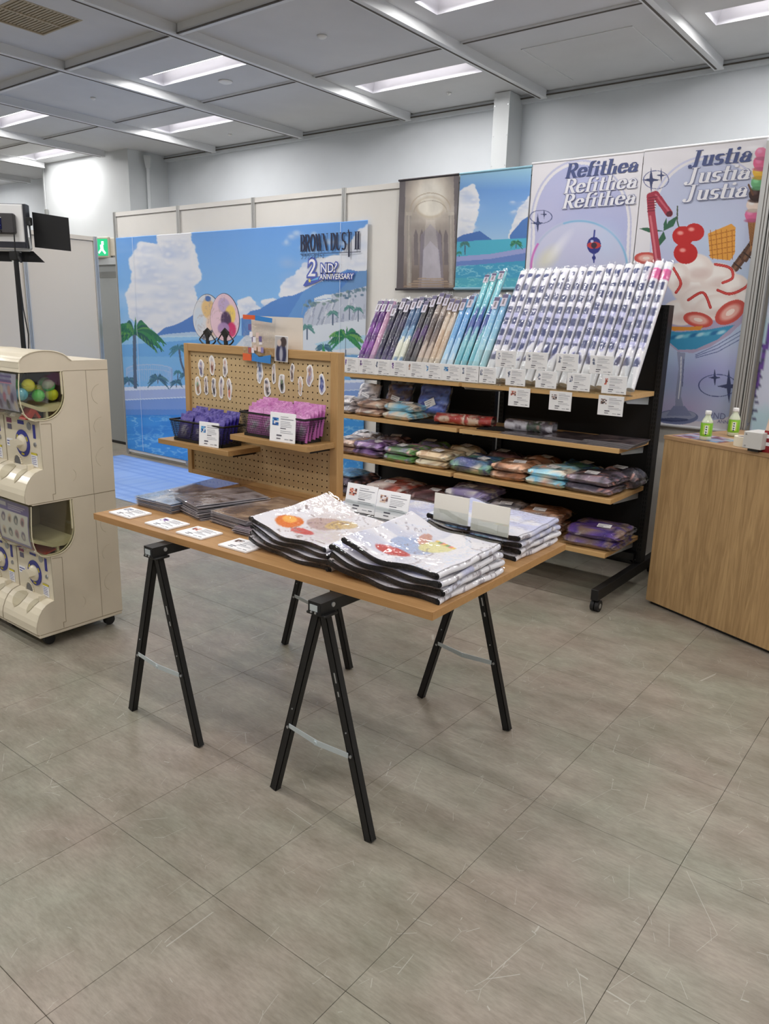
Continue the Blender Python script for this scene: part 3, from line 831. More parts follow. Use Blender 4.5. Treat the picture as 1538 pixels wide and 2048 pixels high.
mu = grid_mesh('seaside_mural', P, c.C, mat('mural_vinyl', vcol=True, rough=.42, coat=.1), smooth=True)
so = mu.modifiers.new('t', 'SOLIDIFY'); so.thickness = .0012; so.offset = 1
tag(mu, 'large printed mural of sea, palms, clouds and pool hung on the partition', 'mural')
for px, nm in ((264, 0), (681, 1)):
    a = aty(px, 470, 4.56)[0]
    o = MB().box(a-.0018, 4.5585, .07, a+.0018, 4.5595, 2.14).build('seam_line', mat('seam_white', (222, 232, 246), .4), mu)
wk = []
# lettering on the mural
mi = mat('logo_navy', (34, 38, 66), .5)
A = aty(600.8, 503, 4.556); B_ = aty(719.5, 503, 4.556)
hgt = .134
word('BROWN DUST II', A[0], A[2], 4.5555, .122, .125, .034, mi, mu, xs=.62, width=(B_[0]-A[0]))
st = MB()
st.box(A[0], 4.5548, A[2]-.022, A[0]+.62, 4.5558, A[2]-.018)
tx = A[0]+.557*(B_[0]-A[0])/.60*0+A[0]*0
st.build('underline', mi, mu)
dx = aty(697, 462, 4.556)
MB().prism([(dx[0], dx[2]+.016), (dx[0]+.007, dx[2]), (dx[0], dx[2]-.016), (dx[0]-.007, dx[2])], 'y', 4.5548, 4.5558).build('diamond_mark', mi, mu)
A2 = aty(601.5, 518, 4.556)
text('ブラウンダスト2', (A2[0], 4.5555, A2[2]), .045, mi, mu, xs=.74)
# second anniversary emblem
m_em = mat('emblem_blue', (86, 104, 190), .5); m_ew = mat('emblem_white', (250, 250, 255), .5); m_ey = mat('emblem_yellow', (250, 232, 110), .5); m_ec = mat('emblem_cyan', (120, 190, 240), .5)
def emb(txt, px, py, size, xs, sh=0.0, off=.012, yy=4.5555, m_=m_ew):
    A_ = aty(px, py, 4.556)
    if off:
        text(txt, (A_[0], yy+.0012, A_[2]), size, m_em, mu, xs=xs, shear=sh, off=off, name='emblem_outline')
    text(txt, (A_[0], yy, A_[2]), size, m_, mu, xs=xs, shear=sh, off=.001, name='emblem_lettering')
emb('2', 614.5, 552.5, .185, 1.0, .1, .015)
emb('ND', 640.5, 545, .094, .98, .0, .010)
emb('?', 665, 544, .098, 1.1, .25, .010)
emb('ANNIVERSARY', 639, 558.5, .056, .94, .1, .008)
A_ = aty(612, 566, 4.555)
eb = MB()
pts = [(607, 570), (614, 561), (640, 556), (640, 560), (618, 565), (612, 569), (640, 561), (622, 570)]
def w2(px, py, Y=4.556): q = aty(px, py, Y); return (q[0], q[2])
eb.prism([w2(*p) for p in ((606,571),(613,560),(640,552),(642,560),(628,567),(610,573))], 'y', 4.5561, 4.5565)
eb.build('emblem_outline', m_em, mu)
MB().prism([w2(*p) for p in ((616,563),(638,553.5),(636,559),(622,562))], 'y', 4.5552, 4.556).build('emblem_swoosh', m_ec, mu)
cx, cz = w2(619.7, 561.5)
MB().prism([(cx+(.019 if k % 2 == 0 else .008)*math.sin(k*PI/5), cz+(.019 if k % 2 == 0 else .008)*math.cos(k*PI/5)) for k in range(10)], 'y', 4.554, 4.5552).build('emblem_star', m_ey, mu)

# ---- hanging wall scrolls with rods
def scroll(name, px, zt, zb, Y, canvas_fn, nx, nz, label, border=(60, 54, 58), rods=True):
    x0, x1 = px
    X, Z, c = plane_canvas(x0, x1, zb, zt, nx, nz, Y, (240, 238, 244))
    canvas_fn(c)
    rp = .002*np.sin((Z-zb)*12)
    o = grid_mesh(name, np.stack([X, Y+rp, Z], -1), c.C, mat('scroll_cloth', vcol=True, rough=.5, coat=.15))
    so = o.modifiers.new('t', 'SOLIDIFY'); so.thickness = .001; so.offset = 1
    mr = mat('rod_'+name, border, .5)
    if rods:
        MB().tube((x0-.006, Y, zt+.004), (x1+.006, Y, zt+.004), .007, 10).build('top_rod', mr, o)
        MB().tube((x0-.006, Y, zb-.006), (x1+.006, Y, zb-.006), .009, 10).build('bottom_rod', mr, o)
    return tag(o, label, 'wall scroll' if rods else 'banner')
def art_palace(c):
    def L(u, v): return (797+u*.195*0.64*0+u, v)
    c.vgrad([(345, (120,112,112)), (420, (176,166,156)), (500, (160,150,146)), (560, (130,116,108)), (585, (120,100,88))])
    for k, r in enumerate((64, 52, 42, 32)): c.ell(861, 392, r*.8, r, [(190,180,168),(214,204,190),(236,228,214),(250,246,236)][k], .7, soft=.25)
    c.ell(861, 414, 30, 22, (206,192,166), .5, soft=.1); c.ell(861, 414, 25, 18, (250,246,236), .7, soft=.1)
    c.ring(861, 420, 40, 34, 2, (190,174,150), .7, top=420); c.ring(861, 425, 33, 24, 1.6, (180,166,146), .7, top=425)
    for x, s in ((803, 1), (915, -1)):
        c.poly([(x-6*s, 350), (x+8*s, 350), (x+3*s, 585), (x-12*s, 585)], (98, 92, 98), .8)
    for x, wd in ((818, 9), (902, 9)):
        c.poly([(x-wd/2, 430), (x+wd/2, 428), (x+wd/2, 575), (x-wd/2, 575)], (168,160,152)); c.rect(x-wd*.7, 424, x+wd*.7, 431, (196,188,176)); c.rect(x-1, 431, x+1, 570, (198,190,180), .8)
    for x in (832, 844, 880, 892): c.poly([(x-4, 470), (x, 458), (x+4, 470), (x+4, 530), (x-4, 530)], (120,112,116), .8)
    c.poly([(836, 585), (842, 470), (861, 448), (882, 470), (888, 585)], (150,144,160), .6)
    c.poly([(844, 560), (846, 500), (861, 482), (878, 500), (882, 560)], (190,186,206), .6)
    c.poly([(852, 440), (870, 440), (884, 575), (842, 575)], (240,236,230), .28)
    for i in range(5): c.poly([(836-i*9, 556+i*5), (886+i*8, 556+i*5), (888+i*8, 559+i*5), (834-i*9, 559+i*5)], (182-i*6,160-i*6,140-i*6), .9)
    n = c.noise(14, 26, 3); c.C *= (.92+.16*n)[..., None]
def art_beach(c):
    c.vgrad([(330, (170,216,234)), (380, (112,162,226)), (440, (140,186,236)), (495, (180,214,244))])
    cloud(c, [(922,385),(945,372),(955,400),(950,430),(940,480),(918,485),(918,420)], 6, seed=11)
    cloud(c, [(1040,420),(1060,396),(1062,440),(1050,470),(1020,474)], 5, seed=12)
    c.poly([(905,482),(925,470),(960,462),(985,480),(985,486),(905,490)], (76,120,190)); c.poly([(1020,470),(1045,440),(1062,430),(1062,480),(1020,486)], (84,130,198))
    c.poly([(900,484),(1062,476),(1062,520),(900,530)], (84,186,214))
    c.poly([(900,514),(980,508),(1062,494),(1062,506),(980,520),(900,526)], (160,170,222)); c.poly([(900,524),(980,518),(1062,504),(1062,526),(900,540)], (110,140,206))
    c.poly([(900,534),(1062,520),(1062,590),(900,590)], (70,166,206))
    n = c.noise(16, 6, 8); c.blend((c.Y > 530).astype(float)*np.clip(1-np.abs(n-.5)*14, 0, 1), (180,232,236), .7)
    c.blend((c.Y > 556).astype(float), (110,206,196), .35)
    palm(c, 930, 487, 22, 11, [(84,140,130),(60,116,120)], seed=3); palm(c, 1032, 486, 10, 14, [(60,140,110),(90,160,110),(40,110,100)], seed=4, n=12); palm(c, 918, 505, 8, 6, [(60,140,120)], seed=5)
Yb = 4.555
scroll('palace_scroll', (-3.47, -2.977), 2.385, 1.665, Yb, art_palace, 150, 210, 'dark hanging wall scroll printed with a lit palace hall and columns', (58, 52, 56))
scroll('beach_scroll', (-2.968, -2.445), 2.385, 1.668, Yb, art_beach, 150, 210, 'pale blue hanging wall scroll printed with sky, sea and palms', (150, 196, 214))

def bn(u, v): return (780+u/2.029, 260+v/2.029)      # layout grid of the two tall banners
def BN(pts): return [bn(*p) for p in pts]
def star4(c, x, y, r, col, k=.12):
    P = []
    for i in range(8):
        a = i*PI/4; rr = r if i % 2 == 0 else r*k*1.5
        P.append((x+rr*math.sin(a)*(.72 if i in (2, 6) else 1), y-rr*math.cos(a)))
    c.poly(P, col)
def art_bubble(c):
    n = c.noise(90, 60, 4)[..., None]
    c.C = np.array((238, 236, 242.)) + 0*n
    M_ = np.hypot((c.X-bn(775, 0)[0])/93, (c.Y-bn(0, 380)[1])/118)
    arch = ((M_ < 1) | ((np.abs(c.X-bn(775, 0)[0]+(c.Y-470)*.03) < 92) & (c.Y > bn(0, 380)[1]))).astype(float)
    lav = np.stack([np.full(n.shape[:2], 196.)-20*n[..., 0], 196.-10*n[..., 0], 232+0*n[..., 0]], -1)
    k = (arch*.9)[..., None]; c.C = c.C*(1-k)+lav*k
    c.blend(((np.abs(M_-1.07) < .018) & (c.Y < bn(0, 400)[1])).astype(float), (204, 206, 232), 1)
    for s in (-1, 1): c.blend(((np.abs(c.X-bn(775, 0)[0]-s*99+(c.Y-470)*.03) < 1.6) & (c.Y >= bn(0, 400)[1])).astype(float), (204, 206, 232), 1)
    cx, cy = bn(768, 560)
    c.ell(cx, cy, 99, 97, (222, 224, 240), .55, soft=.02)
    d = np.hypot((c.X-cx)/99, (c.Y-cy)/97); a = np.arctan2(c.Y-cy, c.X-cx)
    rim = np.clip(1-np.abs(d-.97)/.035, 0, 1)
    c.blend(rim*(np.cos(a+.35) > 0), (120, 186, 226), .9); c.blend(rim*(np.cos(a+.35) <= 0)*(a > -2.6), (180, 196, 226), .8); c.blend(rim*((a < -2.6) | (a > 2.4)), (214, 90, 190), .9)
    c.ell(*bn(640, 520), 26, 14, (246, 240, 190), .5, soft=.6, rot=-.8); c.ell(*bn(690, 470), 30, 8, (250, 250, 255), .6, soft=.6, rot=-.9); c.ell(*bn(880, 450), 24, 30, (196, 214, 244), .5, soft=.6)
    c.ell(*bn(770, 500), 34, 40, (206, 206, 236), .7, soft=.4)
    # round glass ornament, dark blue with red band
    ox, oy = bn(828, 468)
    c.ell(ox, oy, 14, 17, (38, 48, 132)); c.ell(ox, oy, 13.4, 7, (196, 60, 60)); c.ell(ox, oy, 6, 6, (60, 40, 60)); c.ell(ox-4, oy-8, 3, 3, (220, 226, 250), .8)
    c.line([(ox, oy-17), (ox+1, oy-30)], 3, (60, 70, 150)); c.line([(ox, oy+17), (ox, oy+34)], 3, (60, 70, 150)); c.ell(ox, oy+25, 4, 4, (38, 48, 132))
    for (x, y, r) in ((599, 378, 20), (625, 342, 11)): star4(c, *bn(x, y), r, (60, 70, 112))
    c.ring(*bn(612, 352), 22, 13, 1.3, (90, 100, 150))
def curve(P, n=7):
    P = [P[0]]+list(P)+[P[-1]]; o = []
    for i in range(1, len(P)-2):
        p0, p1, p2, p3 = P[i-1:i+3]
        for k in range(n):
            t = k/n; o.append(tuple(.5*((2*p1[d])+(-p0[d]+p2[d])*t+(2*p0[d]-5*p1[d]+4*p2[d]-p3[d])*t*t+(-p0[d]+3*p1[d]-3*p2[d]+p3[d])*t**3) for d in (0, 1)))
    return o+[P[-2]]
def art_sundae(c):
    n = c.noise(120, 80, 9)[..., None]
    c.C = np.array((234, 232, 238.)) + 0*n
    cx = bn(1300, 0)[0]
    M_ = np.hypot((c.X-cx)/112, (c.Y-bn(0, 360)[1])/118)
    sx = c.X-cx+(c.Y-440)*.055
    arch = ((M_ < 1) | ((np.abs(sx) < 108) & (c.Y > bn(0, 360)[1]) & (c.Y < bn(0, 1060)[1])) | ((np.hypot(sx/108, (c.Y-bn(0, 1060)[1])/60) < 1))).astype(float)
    g = n[..., 0]; t = np.clip((c.Y-340)/500, 0, 1)
    lav = np.stack([190-34*t*g+6, 196+12*g, 232+0*g], -1)
    k = (arch*.92)[..., None]; c.C = c.C*(1-k)+lav*k
    c.ell(*bn(1290, 1000), 70, 34, (150, 140, 214), .5, soft=.9); c.ell(*bn(1200, 1130), 60, 22, (206, 176, 222), .6, soft=.9)
    c.blend(((np.abs(M_-1.06) < .016) & (c.Y < bn(0, 330)[1])).astype(float), (206, 208, 234), 1)
    for s in (-1, 1): c.blend(((np.abs(sx-s*116) < 1.8) & (c.Y >= bn(0, 330)[1]) & (c.Y < bn(0, 1060)[1])).astype(float), (206, 210, 236), 1)
    # stars and orbits
    for (x, y, r) in ((1060, 203, 26), (1101, 184, 15), (1375, 1040, 34), (1318, 1005, 18)): star4(c, *bn(x, y), r, (60, 70, 112))
    c.ring(*bn(1080, 202), 25, 18, 1.3, (90, 100, 150)); c.ring(*bn(1330, 1037), 38, 22, 1.3, (70, 82, 140))
    for k_ in range(3): c.line([bn(1240, 925-k_*6), bn(1330, 900-k_*14), bn(1420, 850-k_*16), bn(1466, 800-k_*12)], 1.3, (70, 84, 150))
    # glass bowl, stem, foot
    c.poly(BN([(1100, 800), (1470, 700), (1440, 770), (1380, 830), (1300, 880), (1230, 905), (1170, 900), (1120, 860)]), (176, 160, 190), .85)
    c.poly(BN([(1100, 815), (1180, 820), (1290, 810), (1400, 790), (1330, 850), (1240, 890), (1170, 892), (1120, 850)]), (62, 150, 192))
    for i in range(9):
        q = bn(1120+i*28, 845-i*3); c.ell(q[0], q[1], 9, 3.4, [(130, 206, 226), (30, 100, 156), (210, 240, 246)][i % 3], .75, soft=.4, rot=-.3)
    c.poly(BN([(1165, 900), (1200, 905), (1190, 980), (1180, 1080), (1195, 1140), (1155, 1140), (1160, 1060), (1172, 970)]), (150, 156, 186), .9)
    c.line(BN([(1182, 920), (1180, 1000), (1170, 1090)]), 2, (240, 242, 250), .9); c.line(BN([(1193, 930), (1186, 1040)]), 1.6, (74, 82, 126), .8)
    c.ell(*bn(1165, 1165), 42, 15, (120, 130, 172), .95); c.ell(*bn(1168, 1158), 36, 10, (172, 178, 206), .9); c.poly(BN([(1150, 1120), (1196, 1120), (1225, 1160), (1120, 1160)]), (140, 148, 186), .95)
    c.ell(*bn(1150, 1176), 30, 4, (60, 70, 112), .7)
    # chocolate wafer rolls
    for (a, b_) in (((1400, 560), (1505, 420)), ((1440, 520), (1535, 350))):
        c.line(BN([a, b_]), 16, (92, 62, 48)); c.line(BN([a, b_]), 6, (140, 100, 74), .8)
        for i in range(5):
            t = i/5+.1; x = a[0]+(b_[0]-a[0])*t; y = a[1]+(b_[1]-a[1])*t; c.line(BN([(x-14, y-6), (x+14, y+16)]), 3, (58, 38, 32))
    c.ell(*bn(1502, 415), 9, 6, (150, 112, 84))
    # whipped cream mass with strawberries and sauce
    for (x, y, rx, ry) in ((1230, 640, 70, 60), (1180, 740, 60, 44), (1330, 600, 62, 50), (1400, 640, 48, 46), (1290, 700, 90, 54), (1440, 690, 30, 34), (1240, 560, 58, 48), (1170, 600, 40, 50), (1340, 720, 80, 44)):
        q = bn(x, y); c.ell(q[0], q[1], rx*.62, ry*.6, (240, 228, 222), 1, soft=.05); c.ell(q[0]-5, q[1]-6, rx*.4, ry*.34, (252, 248, 244), .8, soft=.3); c.ell(q[0]+8, q[1]+10, rx*.36, ry*.22, (214, 188, 182), .5, soft=.4)
    for P_ in ([(1320, 545), (1380, 560), (1390, 600), (1350, 620)], [(1330, 650), (1380, 665), (1440, 640), (1470, 600)], [(1150, 560), (1180, 620), (1160, 660)], [(1210, 690), (1270, 660), (1300, 720)]):
        P_ = curve(P_); c.line(BN(P_), 5.5, (190, 34, 34)); c.line(BN(P_), 1.6, (236, 110, 100), .8)
    for (x, y, rx, ry, r_) in ((1380, 740, 34, 20, -.6), (1040, 520, 24, 12, 0), (1250, 770, 30, 15, .2)):
        q = bn(x, y); c.ell(q[0], q[1], rx, ry, (206, 84, 74), 1, rot=r_); c.ell(q[0], q[1], rx*.66, ry*.6, (240, 190, 178), .9, rot=r_, soft=.2); c.ell(q[0], q[1], rx*.3, ry*.25, (250, 232, 222), .9, rot=r_)
    c.poly(BN([(1120, 795), (1200, 800), (1270, 795), (1260, 812), (1150, 815)]), (226, 150, 60))
    # waffle quarter
    c.poly(BN([(1290, 420), (1385, 380), (1402, 395), (1400, 500), (1380, 530), (1300, 520)]), (226, 160, 64))
    for i in range(5): c.line(BN([(1300+i*22, 405), (1310+i*20, 525)]), 1.6, (182, 108, 30)); c.line(BN([(1295, 430+i*20), (1400, 405+i*22)]), 1.6, (182, 108, 30))
    # cherries and leaves
    for L_ in ([(1110, 410), (1040, 395), (1010, 400), (1050, 415)], [(1110, 410), (1080, 460), (1070, 500), (1120, 440)], [(1110, 410), (1130, 370), (1170, 345), (1150, 390)], [(1110, 410), (1110, 380), (1122, 355), (1125, 400)]):
        c.poly(BN(L_), (44, 98, 70))
    c.line(BN([(1180, 420), (1165, 370), (1166, 310)]), 2.6, (70, 84, 60))
    for (x, y, r) in ((1190, 430, 22), (1235, 415, 20), (1200, 500, 24)): c.ell(*bn(x, y), r, r*.9, (196, 30, 30)); c.ell(bn(x, y)[0]-6, bn(x, y)[1]-6, 6, 4, (250, 190, 180), .8, soft=.4)
    # bent straw
    c.line(BN(curve([(1092, 570), (1080, 480), (1062, 350), (1058, 300)])), 15, (176, 58, 78)); c.line(BN([(1086, 560), (1074, 470), (1056, 350)]), 4, (222, 130, 140), .8)
    c.line(BN([(1058, 300), (1056, 270), (1078, 262), (1132, 338)]), 15, (168, 50, 72)); c.line(BN([(1078, 262), (1136, 336)]), 4, (214, 116, 130), .7)
    for i in range(6): c.line(BN([(1044+i*1, 330-i*11), (1074+i*2, 326-i*11)]), 2, (120, 30, 52))
    c.ell(*bn(1133, 340), 7, 5.5, (96, 28, 46), rot=-.5)
    # tower of scoops on a cone
    c.poly(BN([(1450, 360), (1490, 360), (1465, 500)]), (178, 122, 66))
    for i in range(4): c.line(BN([(1452+i*8, 365), (1466+i*2, 470)]), 1, (120, 76, 40))
    for (x, y, r, col) in ((1468, 345, 14, (230,112,160)), (1474, 305, 14, (246,226,214)), (1486, 262, 15, (62,36,32)), (1493, 215, 14, (116,190,132)), (1500, 172, 14, (246,196,70)), (1504, 135, 15, (236,104,150)), (1508, 95, 13, (240,130,170))):
        q = bn(x, y); c.ell(q[0], q[1], r, r*.95, col); c.ell(q[0]-4, q[1]-4, r*.4, r*.3, tuple(min(255, v+50) for v in col), .7, soft=.4); c.ell(q[0], q[1]+r*.8, r*1.05, r*.3, tuple(v*.82 for v in col), .8, soft=.2)
    c.line(BN([(1455, 222), (1472, 262)]), 4, (110, 74, 50))
b3 = scroll('bubble_banner', (-2.436, -1.742), 2.399, .893, Yb, art_bubble, 260, 400, 'tall white banner printed with a lavender arch and bubble, REFITHEA lettering', (236, 236, 240), True)
b3['label'] = 'tall white and lavender banner with a bubble, lettered Refithea'; b3['category'] = 'banner'
b4 = scroll('sundae_banner', (-1.738, -1.098), 2.402, .893, Yb, art_sundae, 300, 560, 'x', (236, 236, 240), True)
b4['label'] = 'tall white and lavender banner with a sundae glass, lettered Justia'; b4['category'] = 'banner'
m_bt = mat('banner_navy', (78, 90, 138), .55); m_bl = mat('banner_outline', (120, 126, 170), .55); m_bw = mat('banner_white', (240, 240, 246), .55)
def fat(txt, par, pa, pb, z_off, size, kind):
    A_ = aty(*pa, 4.55); B2 = aty(*pb, 4.55)
    wd = B2[0]-A_[0]
    y = 4.5495
    if kind == 'solid': word(txt, A_[0], A_[2], y, size, .19, .05, m_bt, par, shear=.14, width=wd)
    else:
        word(txt, A_[0], A_[2], y, size, .215, .085, m_bl, par, shear=.14, width=wd, name='lettering_outline')
        word(txt, A_[0], A_[2], y-.0006, size, .17, .045, m_bw, par, shear=.14, width=wd)
fs = .078
fat('Refithea', b3, (1131, 356), (1276, 345), 0, fs, 'solid')
fat('Refithea', b3, (1128, 387), (1274, 377), 0, fs, 'out')
fat('Refithea', b3, (1125, 417), (1271, 407), 0, fs, 'out')
fat('Justia', b4, (1376, 334), (1503, 325), 0, fs, 'solid')
fat('Justia', b4, (1368, 368), (1500, 359), 0, fs, 'out')
fat('Justia', b4, (1365, 402), (1495, 392), 0, fs, 'out')
A_ = aty(1417, 836, 4.553)
text('2ND', (A_[0], 4.5535, A_[2]), .05, m_bl, b4, xs=.9); text('ANNIVERSARY', (A_[0]+.05, 4.5535, A_[2]-.022), .026, m_bl, b4)
# next banner, cut by the picture edge
def art_edge(c):
    c.C = np.array((204, 212, 234.)) + 0*c.C
    n = c.noise(30, 60, 4); c.blend(np.clip((n-.45)*4, 0, 1), (168, 214, 222), .6)
    c.poly([(1500, 800), (1540, 640), (1545, 660), (1512, 790)], (96, 56, 150), .9)
    for i in range(20): c.line([(1500+i*1.2, 836-i*8.5), (1511+i*1.3, 838-i*8.5)], 3.2 if i % 3 else 1.5, (70, 70, 110), .9)
scroll('edge_banner', (-.985, -.36), 2.402, .893, Yb, art_edge, 60, 100, 'blue and lavender banner cut off at the right picture edge', (230, 230, 236), True)

# ================================================================== TRESTLE TABLE
TZ = 0.711
tb = empty('table_top', (-1.034, 1.554, 0), math.radians(1.2), 'light oak table top lying on two black trestles', 'table')
MB().rbox(-1.53, 0, TZ-.024, 0, .838, TZ, r=.0015).build('board', m_oaky, tb)
m_edge = wood('oak_edge_band', (196, 150, 96), (170, 126, 78), 1.4, 'x', .9)
MB().box(-1.53, -.0012, TZ-.0235, 0, .0004, TZ-.0005).box(-.0004, 0, TZ-.0235, .0012, .838, TZ-.0005).build('edge_band', m_edge, tb)

def trestle(xc, label):
    t = empty('trestle', (xc, 2.08*.9+.0, 0), 0, label, 'trestle', 'folding trestles under the table')
    y0, y1 = 1.478-1.872, 2.275-1.872
    ZB = .652
    b = MB(); b.box(-.024, y0-.03, ZB, .024, y1+.03, .6865)
    b.box(-.022, y0-.031, ZB+.004, .022, y0-.0295, .68, 1)
    b.build('beam', [m_black, m_blackm], t)
    for yy, s in ((y0, -1), (y1, 1)):
        MB().rbox(-.036, yy-.026, ZB-.008, .036, yy+.03, ZB, r=.002).build('hinge_plate', m_black, t)
        bl = MB().box(-.016, yy+s*.031-.001, ZB+.008, .012, yy+s*.031+.001, ZB+.026).build('latch', m_zinc, t)
        kb = MB()
        for dx in (-.01, .006): kb.tube((dx, yy+s*.03, ZB+.004), (dx, yy+s*.034, ZB+.004), .0035, 8)
        kb.tube((.024, yy+.02, ZB+.02), (.027, yy+.02, ZB+.02), .007, 12)
        kb.build('bolt', m_screw, t)
        for sx in (-1, 1):
            x0, x1 = sx*.012, sx*.194
            b = MB()
            # open U channel leg leaning outwards
            d = Vector((x1-x0, 0, -(ZB-.006))).normalized()
            L = math.hypot(x1-x0, ZB-.006)
            Mx = Matrix.Translation((x0, yy, ZB-.004)) @ Vector((0, 0, -1)).rotation_difference(d).to_matrix().to_4x4()
            b.box(-.013, -.011, -L, .013, -.0085, 0, 0, Mx)
            b.box(-.013, -.011, -L, -.0105, .011, 0, 0, Mx).box(.0105, -.011, -L, .013, .011, 0, 0, Mx)
            b.box(-.0135, -.0115, -L, .0135, .0115, -L+.004, 0, Mx)
            lg = b.build('leg', m_black, t)
            zr = -L*.62
            r = MB().tube((0, -.011, zr), (0, -.0145, zr), .0045, 10, 0, M=Mx).tube((0, -.011, zr+.07), (0, -.013, zr+.07), .0025, 8, 0, M=Mx)
            r.build('rivet', m_screw, lg)
            if sx == 1:
                MB().box(-.002, -.0116, -.2, .003, -.0108, -.17, 0, Mx).box(-.002, -.0116, -.24, .003, -.0108, -.225, 0, Mx).build('slot', m_screw, lg)
        # folding stay between the legs
        zs = .652*.38+.006; xs = .118
        b = MB()
        Y = yy-.014
        b.prism([(-xs, zs+.008), (-.004, zs-.004), (-.004, zs-.022), (-xs, zs-.006)], 'y', Y, Y+.002)
        b.prism([(-.012, zs-.003), (xs, zs+.004), (xs, zs-.012), (-.012, zs-.021)], 'y', Y-.002, Y)
        b.tube((-.008, Y-.005, zs-.012), (-.008, Y, zs-.012), .006, 10)
        b.build('folding_stay', m_zinc, t)
        MB().path([(-.012, yy-.004, ZB-.02), (-.006, yy-.006, ZB-.008), (.004, yy-.006, ZB-.012), (.008, yy-.005, ZB-.03), (.004, yy-.004, ZB-.042)], .0015, 6).build('safety_wire', m_screw, t)
    return t
trestle(-1.356, 'black folding trestle under the right end of the table')
trestle(-2.12, 'black folding trestle under the left end of the table')
for x, y in ((-1.44, .05), (-.2, .07), (-.63, .15)):
    MB().tube((x, y, TZ-.036), (x, y, TZ-.0245), .004, 8).build('screw_tip', m_black, tb)

# ---- printed information cards
PAL = {'purple': [(96,50,130),(60,36,96),(150,110,190)], 'blue': [(60,120,190),(120,190,230),(36,80,150)], 'cream': [(226,200,180),(190,150,130),(120,90,90)],
       'pink': [(236,190,190),(210,130,130),(120,90,100)], 'dark': [(60,50,54),(120,96,90),(180,160,150)], 'red': [(200,90,70),(230,180,160),(110,70,66)], 'grey': [(170,180,200),(110,118,140),(80,86,110)]}
def card(name, w_, h_, M4, parent=None, pal='grey', thumb='tall', label=None, group=None, thick=.0035, cat='price card', big=False, seed=0):
    """upright card in its own plane: x right, z up, faces -y"""
    r = random.Random(seed*7+3)
    t = bpy.data.objects.new(name, None)
    b = MB().rbox(0, 0, 0, w_, thick, h_, r=.0006)
    o = b.build(name, m_paper, parent); o.matrix_local = M4
    if label: tag(o, label, cat, group)
    p = MB(); y0, y1 = -.0007, -.0001
    def bar(x, z, l, hh, m=0): p.box(x*w_, y0, z*h_, (x+l)*w_, y1, z*h_+hh, m)
    tw = .13 if thumb == 'tall' else (.24 if thumb == 'wide' else .2)
    th = .36 if thumb == 'tall' else .26
    tz = .48 if thumb == 'tall' else .56
    cs = PAL[pal]
    q = MB()
    for i in range(4):
        for j in range(5):
            if thumb == 'tall' and (i in (0, 3)) and r.random() < .45: continue
            q.box((.1+tw*i/4)*w_, y0, (tz+th*j/5)*h_, (.1+tw*(i+1)/4)*w_, y1, (tz+th*(j+1)/5)*h_, 0, None, r.choice(cs+[(236,232,236)]))
    x = .1+tw+.08
    bar(x, .86, .3, h_*.018); bar(x, .78, .5, h_*.026, 0)
    for k in range(4 if big else 3): bar(x, .70-.055*k, r.uniform(.38, .86-x+.04), h_*.013)
    bar(x, .46, .22, h_*.028, 1); bar(x, .38, .42, h_*.015); bar(x, .32, .5, h_*.013)
    bar(.28, .2, .2, h_*.05, 1); bar(.28, .1, .16, h_*.035, 1); bar(.6, .1, .16, h_*.022); bar(.8, .1, .12, h_*.03, 1)
    p.build('print', [m_ink, m_inkd], o); q.build('thumbnail', m_vcol, o)
    return o
def up(x, y, z, rz=0.0, tilt=0.0):
    return Matrix.Translation((x, y, z)) @ Matrix.Rotation(rz, 4, 'Z') @ Matrix.Rotation(-tilt, 4, 'X')

# four cards lying on the table front edge
for i, (x, p) in enumerate(((-2.521, 'grey'), (-2.297, 'purple'), (-2.118, 'red'), (-1.897, 'dark'))):
    card('price_card', .131, .098, Matrix.Translation((x, 1.558+.001*i, TZ+.0068)) @ Matrix.Rotation(math.radians(.5+i*.6), 4, 'Z') @ Matrix.Rotation(-PI/2, 4, 'X'), None, p, 'wide',
         ['white price card lying at the left end of the table edge', 'white price card with purple picture lying on the table edge', 'white price card with red picture lying on the table edge', 'white price card lying half under the near blanket pile'][i], None, .006, seed=i)

